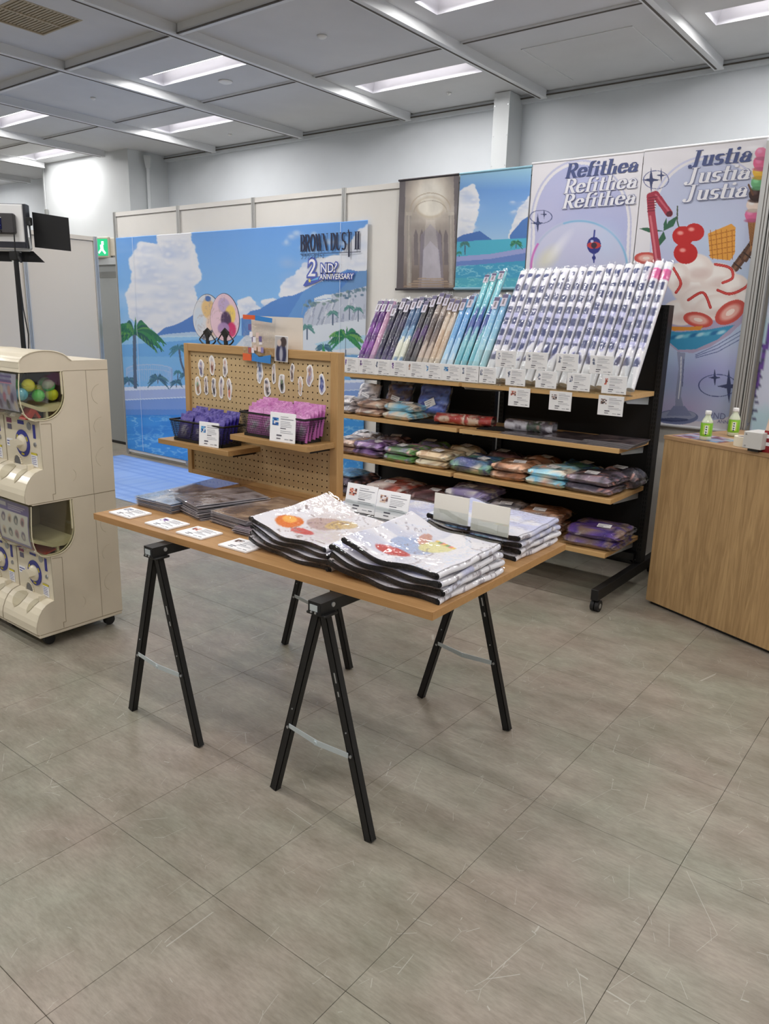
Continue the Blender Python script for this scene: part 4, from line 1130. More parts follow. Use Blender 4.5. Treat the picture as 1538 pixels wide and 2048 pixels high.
# ---- flat printed panels in clear sleeves, piled
m_sleeve = clear('sleeve_film', gloss=.1, rough=.08, bump=.25, bscale=25)
def flat_pack(x, y, z, w_, d_, rz, pal, label, group, seed, th=.0045, tiltx=0.0, tilty=0.0, name='sleeved_print'):
    r = random.Random(seed)
    b = MB().rbox(-w_/2, -d_/2, 0, w_/2, d_/2, th*.6, r=.0006)
    o = b.build(name, mat('panel_edge_grey', (176, 172, 178), .5), None)
    o.location = (x, y, z); o.rotation_euler = (tiltx, tilty, rz)
    tag(o, label, 'print', group)
    nx, ny = 22, 30
    X, Y = np.meshgrid(np.linspace(-w_/2+.001, w_/2-.001, nx), np.linspace(-d_/2+.001, d_/2-.001, ny))
    c = Canvas(X, Y, pal[0]); n = c.noise(.09, .12, seed); n2 = c.noise(.05, .04, seed+9)
    c.blend(np.clip((n-.45)*7, 0, 1), pal[1]); c.blend(np.clip((n2-.58)*9, 0, 1), pal[2])
    grid_mesh('print', np.stack([X, Y, np.full_like(X, th*.62)], -1), c.C, m_vgloss, o)
    s = MB(); e = .005
    z1 = th*.7
    s.quad((-w_/2-e, -d_/2-e, z1), (w_/2+e, -d_/2-e, z1), (w_/2+e, d_/2+e, z1), (-w_/2-e, d_/2+e, z1))
    s.quad((-w_/2-e, -d_/2-e, z1), (w_/2+e, -d_/2-e, z1), (w_/2+e*.4, -d_/2-e*.3, 0.0002), (-w_/2-e*.4, -d_/2-e*.3, .0002))
    s.quad((w_/2+e, -d_/2-e, z1), (w_/2+e, d_/2+e, z1), (w_/2+e*.3, d_/2+e*.3, 0.0002), (w_/2+e*.3, -d_/2-e*.3, .0002))
    s.build('sleeve', m_sleeve, o)
    return o
piles = [
 # name, count, x, y, rz, pal, step, w, d
 ('leftmost', 8, -2.447, 1.852, 2, [(130,166,210),(222,224,230),(104,132,168)], .0052, .212, .30),
 ('second', 10, -2.255, 1.885, -14, [(132,124,128),(176,168,172),(90,84,90)], .0060, .212, .30),
 ('third', 13, -2.035, 1.895, -3, [(160,134,116),(120,104,98),(196,170,146)], .0036, .20, .33),
 ('fourth', 7, -1.885, 1.87, 3, [(160,132,140),(126,112,122),(190,170,176)], .0036, .20, .34),
]
for nm, n, x, y, rz, pal, st, w_, d_ in piles:
    for k in range(n):
        r = random.Random(k*13+len(nm))
        pos = 'topmost' if k == n-1 else (f'{ORD[n-1-k]} from the top' if n-1-k < 12 else 'lowest')
        pos = pos if k else 'lowest'
        fan = {'second': -.9, 'leftmost': .4}.get(nm, .3)
        flat_pack(x+r.uniform(-.005, .005), y+r.uniform(-.005, .005), TZ+.0004+st*k, w_, d_, math.radians(rz+r.uniform(-1.5, 1.5)+fan*(k-n/2)*.5), pal,
                  f'sleeved art print, {pos} of the {nm} pile from the table left end', 'sleeved art prints in the ' + nm + ' pile', 31+k+len(nm)*5, st*.92,
                  0, 0)
# loose tilted clear folder on top of the first pile, against the pegboard
o = MB().box(-.11, -.15, 0, .11, .15, .0012).build('clear_folder', clear('folder_film', (248, 242, 240), gloss=.08), None)
o.location = (-2.44, 1.99, TZ+.052); o.rotation_euler = (math.radians(4), math.radians(-2), math.radians(-4)); tag(o, 'clear plastic folder lying tilted on the leftmost pile', 'folder')

# ================================================================== FOLDED BLANKETS IN BAGS
m_fab = mat('fleece_print', vcol=True, rough=.75, bump=.15, bscale=120)
m_fabk = mat('black_fleece_edge', (26, 24, 26), .95, bump=.6, bscale=260)
m_bag = clear('bag_film', gloss=.05, rough=.05, bump=.6, bscale=14)
m_bagf = clear('bag_front_film', gloss=.0, rough=.12, bump=.35, bscale=30, fres=1.25)
m_bag2 = clear('bag_film_crumpled', gloss=.12, rough=.1, bump=1.0, bscale=45)
def blanket(x, y, z, w_, d_, rz, label, group, seed, curl=.05, th=.02, art=0, curlb=0.0):
    """folded sheet: rounded fold at +x, left end curled up; profile in x-z, running back along y"""
    t = empty('folded_blanket', (x, y, z), rz, label, 'blanket', group)
    r = random.Random(seed)
    # centre line of the folded pad
    N = 52; cl_ = []
    for i in range(N+1):
        u = i/N; xx = -w_/2 + w_*u
        zz = th/2 + curl*max(0, 1-u/.55)**2.2 + .006*math.sin(u*PI*1.3)*0
        cl_.append((xx, zz))
    ny = 56
    def prof(off):
        P = []
        for i, (a, b) in enumerate(cl_):
            i0 = max(0, i-1); i1 = min(N, i+1)
            tx, tz = cl_[i1][0]-cl_[i0][0], cl_[i1][1]-cl_[i0][1]; L = math.hypot(tx, tz)
            nxx, nzz = -tz/L, tx/L
            hh = th/2*(1.0 if i < N-2 else 1.12)*(1+.12*max(0, 1-(i/N)/.12))
            P.append((a+nxx*hh*off, b+nzz*hh*off))
        return P
    top, bot = prof(1), prof(-1)
    right = [(cl_[-1][0]+math.cos(a)*th*.56, cl_[-1][1]+math.sin(a)*th*.56) for a in [PI/2-PI*k/6 for k in range(7)]]
    left = [(cl_[0][0]-math.cos(a)*th*.6, cl_[0][1]-math.sin(a)*th*.6+0) for a in [PI/2-PI*k/6 for k in range(7)]]
    loop = top + right + bot[::-1] + [(p[0], p[1]) for p in left]
    loop = np.array(loop); M_ = len(loop)
    ys = np.linspace(-d_/2, d_/2, ny)
    P = np.zeros((ny, M_+1, 3))
    for j, yy in enumerate(ys):
        v = j/(ny-1)
        for i in range(M_+1):
            px, pz = loop[i % M_]
            lift = curlb*v**2*max(0, .75-(px+w_/2)/w_)
            P[j, i] = (px + .004*math.sin(v*5+seed), yy + .006*math.sin(px*30+seed), pz+lift + .0015*math.sin(v*14+px*40+seed))
    ri = np.arange(M_+1)[None, :].repeat(ny, 0); X = P[..., 0]; Y = P[..., 1]
    c = Canvas(X, Y, (234, 232, 238))
    n = c.noise(.12, .1, seed+3); n2 = c.noise(.05, .07, seed+5); n3 = c.noise(.03, .2, seed+8)
    isr = (ri > N)
    pale = [(222, 214, 214), (206, 208, 226), (226, 214, 200)][art % 3]
    c.blend(np.clip((n-.5)*6, 0, 1), pale, .8)
    c.blend(((np.abs(n2-.5) < .016)).astype(float)*isr, (140, 132, 140), .8); c.blend((np.abs(n3-.5) < .012).astype(float)*isr, (160, 152, 158), .7)
    if art == 0 or art == 2:
        # generic print on the top face: warm patches and line work
        onT = (ri <= N).astype(float)
        c.ell(-w_*.28, -d_*.22, w_*.13, d_*.14, (226, 120, 40), onT*1.0, soft=0.037); c.ell(-w_*.32, -d_*.18, w_*.07, d_*.07, (250, 190, 90), onT*.9, soft=0.075)
        c.ell(-w_*.02, d_*.02, w_*.2, d_*.17, (196, 172, 168), onT*1., soft=0.020, rot=.4); c.ell(w_*.1, d_*.1, w_*.13, d_*.16, (214, 186, 128), onT*.95, soft=0.025, rot=-.3)
        c.ell(-w_*.02, -d_*.3, w_*.14, d_*.07, (206, 60, 50), onT*.8, soft=0.050)
        c.blend((np.abs(n-.5) < .007)*onT, (140, 120, 118), .7)
    elif art == 1:
        onT = (ri <= N).astype(float)
        c.ell(-w_*.05, -d_*.05, w_*.24, d_*.2, (176, 188, 218), onT*1., soft=0.025, rot=.5); c.ell(w_*.1, d_*.04, w_*.15, d_*.15, (226, 220, 160), onT*1., soft=0.025)
        c.ell(-w_*.1, d_*.16, w_*.06, d_*.14, (206, 156, 140), onT*1., soft=0.025, rot=.3); c.ell(-w_*.12, -d_*.3, w_*.18, d_*.08, (196, 60, 50), onT*.9, soft=0.050)
        for k in range(7): c.ell(w_*(.02+.035*k), d_*(.2-.01*k), w_*.025, d_*.03, [(240,200,80),(90,150,80),(236,130,110)][k % 3], onT*1., soft=0.037)
        c.blend((np.abs(n-.5) < .007)*onT, (150, 140, 150), .7)
    elif art == 3:
        c.blend(np.clip((n-.42)*6, 0, 1), (196, 200, 232), .85)
    body = grid_mesh('fleece', P, c.C, m_fab, t, smooth=True, flip=True)
    cap = MB()
    for jj, sy in ((0, -1), (ny-1, 1)):
        base = []
        for i in range(N):
            a0 = tuple(P[jj, i]); a1 = tuple(P[jj, i+1]); b0 = tuple(P[jj, N+1+7+(N-i)]); b1 = tuple(P[jj, N+1+7+(N-i-1)])
            mid = lambda p, q, s_: (p[0]*(1-s_)+q[0]*s_, p[1]+sy*.002, p[2]*(1-s_)+q[2]*s_)
            cap.quad(a0, a1, mid(a1, b1, .5), mid(a0, b0, .5)); cap.quad(mid(a0, b0, .5), mid(a1, b1, .5), b1, b0)
        cap._add([tuple(P[jj, N+k]) for k in range(9)], [tuple(range(9))])
        cap._add([tuple(P[jj, (2*N+9+k) % (M_+1)]) for k in range(8)], [tuple(range(8))])
        # black lining rolled just inside the fold
        cap.tube((cl_[-1][0]-.004, ys[jj]-sy*.0+sy*.001, cl_[-1][1]), (cl_[-1][0]-.004, ys[jj]+sy*.004, cl_[-1][1]), th*.42, 12)
        cap.tube((cl_[0][0]+.004, ys[jj], cl_[0][1]), (cl_[0][0]+.004, ys[jj]+sy*.005, cl_[0][1]), th*.5, 12)
    cap.build('black_lining', m_fabk, t)
    # clear bag hugging the top and front
    e = .0035; bt = MB()
    Q = []
    for j in range(0, ny, 5):
        row = []
        for i in list(range(0, N+1, 4))+[N+3]:
            p = P[j, i].copy(); p[2] += e*.6+.0015*r.random(); row.append(p)
        Q.append(row)
    Q = np.array(Q)
    Q[0, :, 1] -= .012; Q[-1, :, 1] += .012
    grid_mesh('bag', Q, None, m_bag, t, smooth=True)
    bb = MB()
    for i in range(0, N, 4):
        p = P[0, i]; q = P[0, min(N, i+4)]; p2 = P[0, 2*N+8-i]; q2 = P[0, max(N+8, 2*N+8-i-4)]
        bb.quad((p[0], p[1]-.012, p[2]+e), (q[0], q[1]-.012, q[2]+e), (q2[0], q2[1]-.006, q2[2]), (p2[0], p2[1]-.006, p2[2]))
    bb.build('bag_front', m_bagf, t, True)
    return t
def blanket_pile(nm, x, y, w_, d_, n, rz, arts, curls, z0=TZ, dz=.0242, spread=.0025, th=.0165, cb=0.03, topx=0.0, topw=1.0):
    for k in range(n):
        r = random.Random(k*3+len(nm)); top = k == n-1
        pos = 'topmost' if top else ('lowest' if k == 0 else ('second from the top' if k == n-2 else 'third from the top'))
        blanket((x+r.uniform(-spread, spread) if not top else x+topx), y+r.uniform(-spread, spread), z0+.0008+dz*k, w_*(1 if not top else topw), d_, math.radians(rz+r.uniform(-.8, .8)),
                f'printed folded blanket, {pos} of the {nm}', 'blankets in the '+nm, 5+k*11+len(nm), curls*(1 if top else .85), th, arts if top else (0, 1, 3)[k % 3], cb if top else 0)
blanket_pile('pile at the table corner', -1.245, 1.775, .375, .35, 4, 2, 1, .036, cb=.012, topx=.022, topw=.86)
blanket_pile('orange-print pile', -1.62, 1.785, .34, .35, 4, -1, 0, .034, dz=.0205, th=.0135, cb=.03, topw=.98)
blanket_pile('lavender pile at the rear right', -1.255, 2.24, .345, .30, 4, 1, 3, .016, cb=.0, dz=.0225, th=.0150)
blanket_pile('pile behind the upright cards', -1.665, 2.225, .34, .28, 3, 2, 3, .012, cb=.0, dz=.02, th=.013)

# ---- acrylic stands with cards on the table
m_acr = clear('acrylic', (250, 252, 252), gloss=.07, rough=.02)
def stand(x, y, z, w_, h_, rz, tilt, label, back=False, pal='cream', seed=0, legs=True):
    t = empty('card_stand', (x, y, TZ), rz, label, 'card stand', 'acrylic card stands on the table')
    zc = z-TZ
    b = MB()
    for sx in (-w_*.38, w_*.38):
        b.box(sx-.0015, -.0015, 0, sx+.0015, .0015, zc); b.box(sx-.0015, -.012, 0, sx+.0015, .03, .0025)
    b.box(-w_/2, .0045, zc-.012, w_/2, .0065, zc+h_*.4); b.box(-w_/2, -.008, zc-.012, w_/2, .0065, zc-.010)
    b.build('acrylic_frame', m_acr, t)
    Mx = Matrix.Translation((-w_/2, 0, zc)) @ Matrix.Rotation(-tilt, 4, 'X')
    if back:
        o = MB().rbox(0, 0, 0, w_, .003, h_, r=.0006).build('card', mat('card_back', (238, 234, 224), .6), t); o.matrix_local = Mx
        MB().box(w_*.2, -.0008, .006, w_*.72, -.0001, h_*.36).build('tape', mat('tape_patch', (246, 243, 234), .3), o)
        MB().box(-.001, -.0022, -.006, w_+.001, -.0012, h_*.44).build('pocket', m_acr, o)
    else: card('card', w_, h_, Mx, t, pal, 'wide', seed=seed, big=True)
    return t
st1 = stand(-1.692, 2.035, .775, .135, .10, math.radians(3), math.radians(14), 'white price card on an acrylic stand beside the pegboard', pal='red', seed=51)
st2 = stand(-1.550, 2.035, .772, .135, .10, math.radians(3), math.radians(14), 'white price card on an acrylic stand, right of its twin', pal='cream', seed=52)
st3 = stand(-1.302, 2.035, .81, .132, .09, math.radians(1), math.radians(3), 'blank cream card back on an acrylic stand, left of two', True)
st4 = stand(-1.155, 2.035, .80, .135, .095, math.radians(1), math.radians(3), 'blank cream card back on an acrylic stand above the right pile', True)

# ================================================================== PEGBOARD DISPLAY
pb = empty('pegboard', (-2.464, 2.252, TZ), 0, 'upright oak-framed pegboard standing on the table back edge', 'display board')
PW, PH = .95, .607
m_frame = wood('peg_frame_wood', (196, 158, 106), (170, 132, 84), 2.0, 'z', .9)
m_framex = wood('peg_frame_rail', (196, 158, 106), (170, 132, 84), 2.0, 'x', .9)
m_peg = wood('peg_board_face', (206, 180, 138), (188, 160, 116), 3.0, 'z', 1.2)
hw = PW/2; fw = .038
def frame_side(x0, x1): return MB().rbox(x0, 0, 0, x1, .04, PH, r=.0015).build('frame_side', m_frame, pb)
frame_side(-hw, -hw+.03); frame_side(hw-.04, hw)
MB().rbox(-hw+.03, 0.0003, PH-.034, hw-.04, .04, PH, r=.0015).build('frame_rail', m_framex, pb)
MB().rbox(-hw+.03, 0.0003, 0, hw-.04, .04, .02, r=.0015).build('frame_rail', m_framex, pb)
MB().box(-hw+.03, .012, .02, hw-.04, .018, PH-.034).build('board_face', m_peg, pb)
hb = MB(); pt = .0272
nx_ = 30; 
i = 0
x = -hw+.043
while x < hw-.05:
    z = .035; 
    while z < PH-.045:
        hb.lathe([(0, 0), (.0033, .0)], (0, 0, 0), 8, 0, Matrix.Translation((x, .0117, z)) @ Matrix.Rotation(PI/2, 4, 'X'))
        z += pt
    x += pt
tag(hb.build('peg_hole', mat('hole_dark', (58, 40, 26), .9), pb), kind='stuff')
# die-cut magnets
MG = [(252,715,70,140),(340,690,70,155),(445,710,60,150),(225,858,75,150),(292,855,50,155),(355,870,55,160),(415,870,60,180),(480,885,60,170),(725,740,75,190),(785,870,80,150),(840,760,45,165),(905,840,75,160),(988,750,45,150),(1055,860,50,155),(1130,775,80,170),(1228,845,75,165)]
rowlab = {0: 'upper left', 1: 'upper left', 2: 'upper left'}
mcols = [[(70,74,120),(226,200,186),(150,150,190)],[(120,70,60),(236,210,190),(190,190,200)],[(90,84,96),(226,210,206),(190,140,130)],[(150,90,60),(90,160,130),(226,200,180)],[(60,50,60),(226,206,200),(60,60,80)],[(40,38,50),(210,200,206),(80,80,100)],[(150,140,160),(220,200,196),(80,80,110)],[(220,130,110),(40,40,52),(230,220,220)],
         [(200,210,230),(60,70,110),(170,190,220)],[(60,56,60),(226,206,196),(90,90,110)],[(50,50,60),(226,204,196),(200,200,210)],[(30,30,34),(120,150,110),(220,210,206)],[(60,40,40),(226,206,196),(60,60,80)],[(190,170,140),(220,160,120),(226,210,200)],[(150,140,170),(190,150,120),(120,110,140)],[(60,70,140),(190,200,230),(40,60,110)]]
mnames = ['first magnet of the upper left trio', 'second magnet of the upper left trio', 'third magnet of the upper left trio', 'first of the five magnets above the purple pouches', 'second of the five magnets above the purple pouches', 'third of the five magnets above the purple pouches', 'fourth of the five magnets above the purple pouches', 'fifth of the five magnets above the purple pouches',
          'tall magnet under the clear plastic bag', 'magnet just above the pink pouches, leftmost low one', 'slim magnet below the portrait card', 'dark magnet in the middle of the right group', 'slim dark magnet right of the portrait card', 'orange-toned low magnet in the right group', 'umbrella-topped magnet in the right group', 'blue-based magnet at the far right of the pegboard']
for k, (mx, my, mw, mh) in enumerate(MG):
    px, py = 340+mx/4.047, 560+my/4.047
    p = aty(px, py, 2.262); w_ = mw/4.047/ (FPX/ ((p-CAM) @ AF)) ; h_ = mh/4.047/(FPX/((p-CAM) @ AF))
    w_ *= 1.25
    r = random.Random(k+40)
    out = []; inn = []
    for i in range(22):
        a = 2*PI*i/22; f = 1+.16*math.sin(3*a+k)+.1*math.sin(5*a+2*k)
        cw = .36+.14*math.sin(a)**2
        px_ = w_*cw*math.cos(a)*f; pz = h_*.5*math.sin(a)*(1+.05*math.sin(4*a+k))
        out.append((px_, pz)); inn.append((px_*.76, pz*.88))
    o = MB().prism(out, 'y', -.0012, .0012).build('die_cut_magnet', m_paper, None)
    o.location = (p[0], 2.2628, p[2]); o.rotation_euler = (0, math.radians(r.uniform(-5, 5)), 0)
    tag(o, mnames[k], 'magnet', 'small die-cut magnets on the pegboard')
    cs = mcols[k]; inn.append(inn[0])
    U = np.linspace(0.02, 1, 9)[None, :, None]; E_ = np.array(inn)[:, None, :]
    XY = E_*U
    X, Z_ = XY[..., 0], XY[..., 1]
    c = Canvas(X/w_, Z_/h_, (232, 224, 222)); n = c.noise(.12, .1, k+3); n2 = c.noise(.2, .16, k+8)
    c.ell(0, -.12, .16, .26, cs[0], .9, soft=.3); c.ell(0, .26, .13, .12, cs[2], .95, soft=.3); c.ell(.02, .1, .09, .12, cs[1], .9, soft=.3)
    c.blend(np.clip((n-.55)*8, 0, 1), cs[1], .7); c.blend(np.clip((n2-.6)*9, 0, 1), cs[0], .8)
    grid_mesh('print', np.stack([X, np.full_like(X, -.0016), Z_], -1), c.C, m_vcol, o)

# two small oak shelves on the pegboard with baskets
m_shelf = wood('peg_shelf_wood', (190, 152, 98), (146, 108, 64), 1.5, 'x', .9)
def pshelf(x0, x1, y0, zt, label):
    t = empty('wall_shelf', ((x0+x1)/2, 2.264, zt), 0, label, 'shelf', 'small shelves on the pegboard')
    hwid = (x1-x0)/2; d = 2.264-y0
    MB().rbox(-hwid, -d, -.022, hwid, -.0005, 0, r=.001).build('board', m_shelf, t)
    MB().box(-hwid+.03, -d*.7, -.036, -hwid+.034, -.0005, -.022).box(hwid-.034, -d*.7, -.036, hwid-.03, -.0005, -.022).build('bracket', m_black, t)
    return t
pshelf(-2.925, -2.445, 2.08, .895, 'small oak shelf at the lower left of the pegboard')
pshelf(-2.442, -2.0, 2.09, .967, 'small oak shelf at the right of the pegboard, slightly higher')
def basket(x0, x1, y0, y1, z, h_, label):
    t = empty('wire_basket', ((x0+x1)/2, (y0+y1)/2, z+.0005), 0, label, 'basket', 'black mesh baskets on the pegboard shelves')
    hx, hy = (x1-x0)/2, (y1-y0)/2; tp = .88
    rim = MB()
    for s in (-1, 1):
        rim.rbox(-hx-.002, s*hy-.003, h_-.007, hx+.002, s*hy+.003, h_, r=.001); rim.rbox(s*hx-.003, -hy, h_-.007, s*hx+.003, hy, h_, r=.001)
    rim.build('rim', m_black, t)
    MB().box(-hx*tp, -hy*tp, 0, hx*tp, hy*tp, .003).box(-hx*tp-.003, -hy*tp-.003, 0, hx*tp+.003, -hy*tp, .012).box(hx*tp, -hy*tp-.003, 0, hx*tp+.003, hy*tp, .012).box(-hx*tp-.003, -hy*tp, 0, -hx*tp, hy*tp, .012).build('bottom', m_black, t)
    g = MB(); wr = .0009
    def lerp(s_, u): f = tp+(1-tp)*u; return f
    for s in (-1, 1):
        n = int(2*hx/.0068)
        for i in range(n+1):
            x = -hx+2*hx*i/n; g.tube((x*tp, s*hy*tp, .004), (x, s*hy, h_-.004), wr*1.1, 4, cap=False)
        n = int(2*hy/.0068)
        for i in range(n+1):
            y = -hy+2*hy*i/n; g.tube((s*hx*tp, y*tp, .004), (s*hx, y, h_-.004), wr*1.1, 4, cap=False)
    for k in range(1, 11):
        u = k/11; f = lerp(0, u); z_ = h_*u
        g.tube((-hx*f, -hy*f, z_), (hx*f, -hy*f, z_), wr, 4, cap=False); g.tube((-hx*f, hy*f, z_), (hx*f, hy*f, z_), wr, 4, cap=False)
        g.tube((hx*f, -hy*f, z_), (hx*f, hy*f, z_), wr, 4, cap=False); g.tube((-hx*f, -hy*f, z_), (-hx*f, hy*f, z_), wr, 4, cap=False)
    tag(g.build('mesh_wire', m_black, t), kind='stuff')
    return t
basket(-2.865, -2.50, 2.105, 2.225, .895, .095, 'black mesh basket holding the purple foil pouches')
basket(-2.405, -2.035, 2.115, 2.235, .967, .10, 'black mesh basket holding the pink foil pouches')
def pouch(x, y, z, w_, h_, tilt, rz, base, lite, label, group, seed):
    nx, nz = 9, 12
    u, v = np.meshgrid(np.linspace(0, 1, nx), np.linspace(0, 1, nz))
    rs = np.random.RandomState(seed)
    puff = .005*np.sin(u*PI)*np.clip(np.sin(v*PI*1.05), 0, 1)*(v < .8)
    jit = rs.rand(nz, nx)*.0009
    X = (u-.5)*w_; Zz = v*h_
    c = Canvas(X, Zz, base); n = c.noise(.012, .012, seed)
    c.blend((v > .84).astype(float)*np.clip((n-.35)*4, 0, 1), lite, .5)
    c.blend(((v > .79) & (v < .83)).astype(float), lite, .45)
    c.ell(0, h_*.38, w_*.3, h_*.22, (222, 220, 228), .85*(rs.rand(nz, nx) > .35), soft=.3)
    c.ell(w_*.1, h_*.34, w_*.12, h_*.1, (150, 148, 160), .8, soft=.3)
    m_ = mat('foil_pouch', vcol=True, rough=.3, coat=.8, bump=.5, bscale=55)
    P = np.stack([X, -puff-jit-.0006, Zz], -1)
    o = grid_mesh('foil_pouch', P, c.C, m_, None, smooth=False)
    B2 = grid_mesh('pouch_back', np.stack([X, puff*.6+.0006, Zz], -1), c.C*.9, m_, o, flip=True)
    o.location = (x, y, z); o.rotation_euler = (tilt, 0, rz)
    tag(o, label, 'pouch', group); return o
k = 0
for (cx, n, lab) in ((-2.80, 5, 'left stack'), (-2.695, 5, 'middle stack'), (-2.585, 5, 'right stack')):
    for i in range(n):
        r = random.Random(i+k); k += 1
        pouch(cx+i*.004+r.uniform(-.003, .003), 2.125+i*.0175, .8995+.005*i, .088, .115+r.uniform(-.004, .003)+i*.002, math.radians(-14), math.radians(r.uniform(-4, 4)), (54, 42, 140), (170, 160, 226),
              f'purple foil pouch, {ORD[i]} from the front in the {lab} of the left basket', 'purple foil pouches in the left basket', 100+k)
for (cx, n, lab) in ((-2.352, 5, 'leftmost stack'), (-2.262, 5, 'second stack'), (-2.17, 5, 'third stack'), (-2.082, 5, 'rightmost stack')):
    for i in range(n):
        r = random.Random(i+k); k += 1
        pouch(cx+i*.002+r.uniform(-.003, .003), 2.137+i*.018, .9715+.005*i, .084, .122+r.uniform(-.006, .004)+i*.001, math.radians(-10), math.radians(r.uniform(-5, 5)), (206, 120, 190), (250, 200, 236),
              f'pink foil pouch, {ORD[i]} from the front in the {lab} of the right basket', 'pink foil pouches in the right basket', 200+k)
def cardstand2(x, y, z, w_, h_, rz, label, pal, seed):
    o = card('price_card', w_, h_, up(x, y, z, rz, math.radians(4)), None, pal, 'wide', label, None, .004, seed=seed, big=True)
    MB().box(.001, .004, .0, w_-.001, .0055, h_*.98).box(.001, .0042, 0, w_-.001, .03, .0015).build('acrylic_back', m_acr, o)
cardstand2(-2.645, 2.088, .8955, .115, .105, math.radians(6), 'white price card standing before the purple pouch basket', 'blue', 61)
cardstand2(-2.21, 2.094, .9675, .13, .115, math.radians(5), 'white price card standing before the pink pouch basket', 'blue', 62)

# round fans clipped behind the top rail
def hand_fan(x, z, R1, R2, rot, base, cols, label, seed):
    t = empty('round_fan', (x, 2.300+.006*(seed % 2), 1.3187), 0, label, 'fan', rot=(0, rot, 0))
    zc = z-1.3187
    n = 44; xs = np.linspace(-1, 1, n); U, V = np.meshgrid(np.linspace(0, 1, 26), np.linspace(0, 2*PI, 64))
    top = [(R1*math.cos(a)*(1-.10*math.sin(a)), zc+R2*math.sin(a)) for a in [2*PI*i/48 for i in range(48)]]
    # notch for the grip
    MB().prism(top, 'y', 0, .0016).build('fan_leaf', mat('fan_rim', (70, 76, 110), .5), t)
    X = U*R1*.975*np.cos(V)*(1-.10*np.sin(V)); Zc = zc+U*R2*.975*np.sin(V)
    c = Canvas(X/R1, -(Zc-zc)/R2, base); nn = c.noise(.5, .4, seed)
    for (a, b_, rx, ry, co, ro) in cols: c.ell(a, b_, rx, ry, co, .95, soft=.12, rot=ro)
    c.blend(np.clip((np.abs(nn-.5) < .02)*1.0, 0, 1), (170, 150, 150), .4)
    grid_mesh('fan_print', np.stack([X, np.full_like(X, -.0008), Zc], -1), c.C, m_vgloss, t)
    b = MB()
    b.prism([(-.007, -.06), (.007, -.06), (.010, zc-R2*.72), (-.010, zc-R2*.72)], 'y', -.004, .005)
    P_ = [(R1*.58*math.cos(math.radians(a)), zc-R2*.95+R2*.34*math.sin(math.radians(a))+.012) for a in range(200, 341, 14)]
    for p, q in zip(P_[:-1], P_[1:]): b.tube((p[0], -.001, p[1]), (q[0], -.001, q[1]), .0035, 6)
    b.tube((P_[0][0], -.001, P_[0][1]), (-.004, -.001, zc-R2*.5), .003, 6); b.tube((P_[-1][0], -.001, P_[-1][1]), (.004, -.001, zc-R2*.5), .003, 6)
    b.prism([(-.006, zc-R2*.9), (.006, zc-R2*.9), (R1*.3, zc-R2*.62), (0, zc-R2*.42), (-R1*.3, zc-R2*.62)], 'y', -.0025, .0)
    b.build('handle', m_black, t)
    return t
f1 = hand_fan(-2.832, 1.434, .104, .104, math.radians(2), (216, 220, 230), [(.1, -.35, .5, .4, (226, 190, 130), .4), (.4, .3, .5, .45, (232, 206, 190), .3), (-.6, .1, .3, .5, (206, 218, 234), 0), (-.05, .75, .5, .1, (90, 94, 110), -.5), (.05, -.8, .2, .12, (70, 110, 180), 0)], 'round fan with pale beach colours, left of two behind the pegboard', 3)
f2 = hand_fan(-2.700, 1.437, .098, .104, math.radians(-2), (230, 200, 216), [(0, -.5, .4, .3, (190, 170, 210), .2), (.4, -.1, .35, .4, (240, 210, 110), .3), (.1, .1, .35, .35, (70, 50, 90), 0), (.45, .5, .3, .3, (206, 50, 110), .3), (-.1, .45, .4, .25, (170, 140, 190), 0)], 'round fan with pink and purple print, right of two behind the pegboard', 4)
# clear bag with orange and blue header, and frosted sheet
o = MB().prism([(-.15, 0), (.155, -.002), (.155, .145), (-.15, .148)], 'y', 0, .002).build('paper_sheet', mat('cream_sheet', (222, 212, 200), .4), None)
o.location = (-2.375, 2.2945, 1.30); o.rotation_euler = (0, 0, 0); tag(o, 'cream paper sheet in clear film standing behind the pegboard rail', 'paper')
bg = empty('clear_bag', (-2.43, 2.248, 1.262), 0, 'clear plastic bag with orange and blue bands on the pegboard rail', 'bag')
m_or = mat('band_orange', (226, 98, 50), .4, coat=.4); m_bu = mat('band_blue', (52, 132, 206), .4, coat=.4)
MB().quad((-.1, 0, 0), (.085, 0, -.008), (.105, 0, .175), (-.095, 0, .19)).build('film', clear('bag_clear', gloss=.14, rough=.05, bump=.4, bscale=20), bg)
MB().prism([(-.095, .172), (-.02, .170), (-.02, .188), (-.095, .19)], 'y', -.001, .001).prism([(-.1, 0), (-.045, 0), (-.05, .028), (-.1, .03)], 'y', -.001, .001).build('orange_band', m_or, bg)
MB().prism([(-.02, .168), (.08, .160), (.082, .178), (-.018, .188)], 'y', -.0012, .001).prism([(-.045, 0), (.07, -.006), (.072, .03), (.0, .018), (-.04, .04)], 'y', -.0012, .001).build('blue_band', m_bu, bg)
q = MB()
rr_ = random.Random(8)
for i in range(14):
    x = -.085+rr_.random()*.1; z = .03+rr_.random()*.1
    q.box(x, -.0012-.0003*i, z, x+.018, -.001-.0003*i, z+.022, 0, None, rr_.choice([(226,200,190),(110,96,150),(190,90,70),(236,232,240),(140,130,180)]))
q.build('print', m_vcol, bg)
pc = MB().rbox(-.038, 0, 0, .038, .0012, .103, r=.0008).build('portrait_card', m_paper, None); pc.location = (-2.297, 2.2465, 1.268); pc.rotation_euler = (0, math.radians(2), 0)
tag(pc, 'dark navy picture card leaning at the pegboard top rail', 'card')
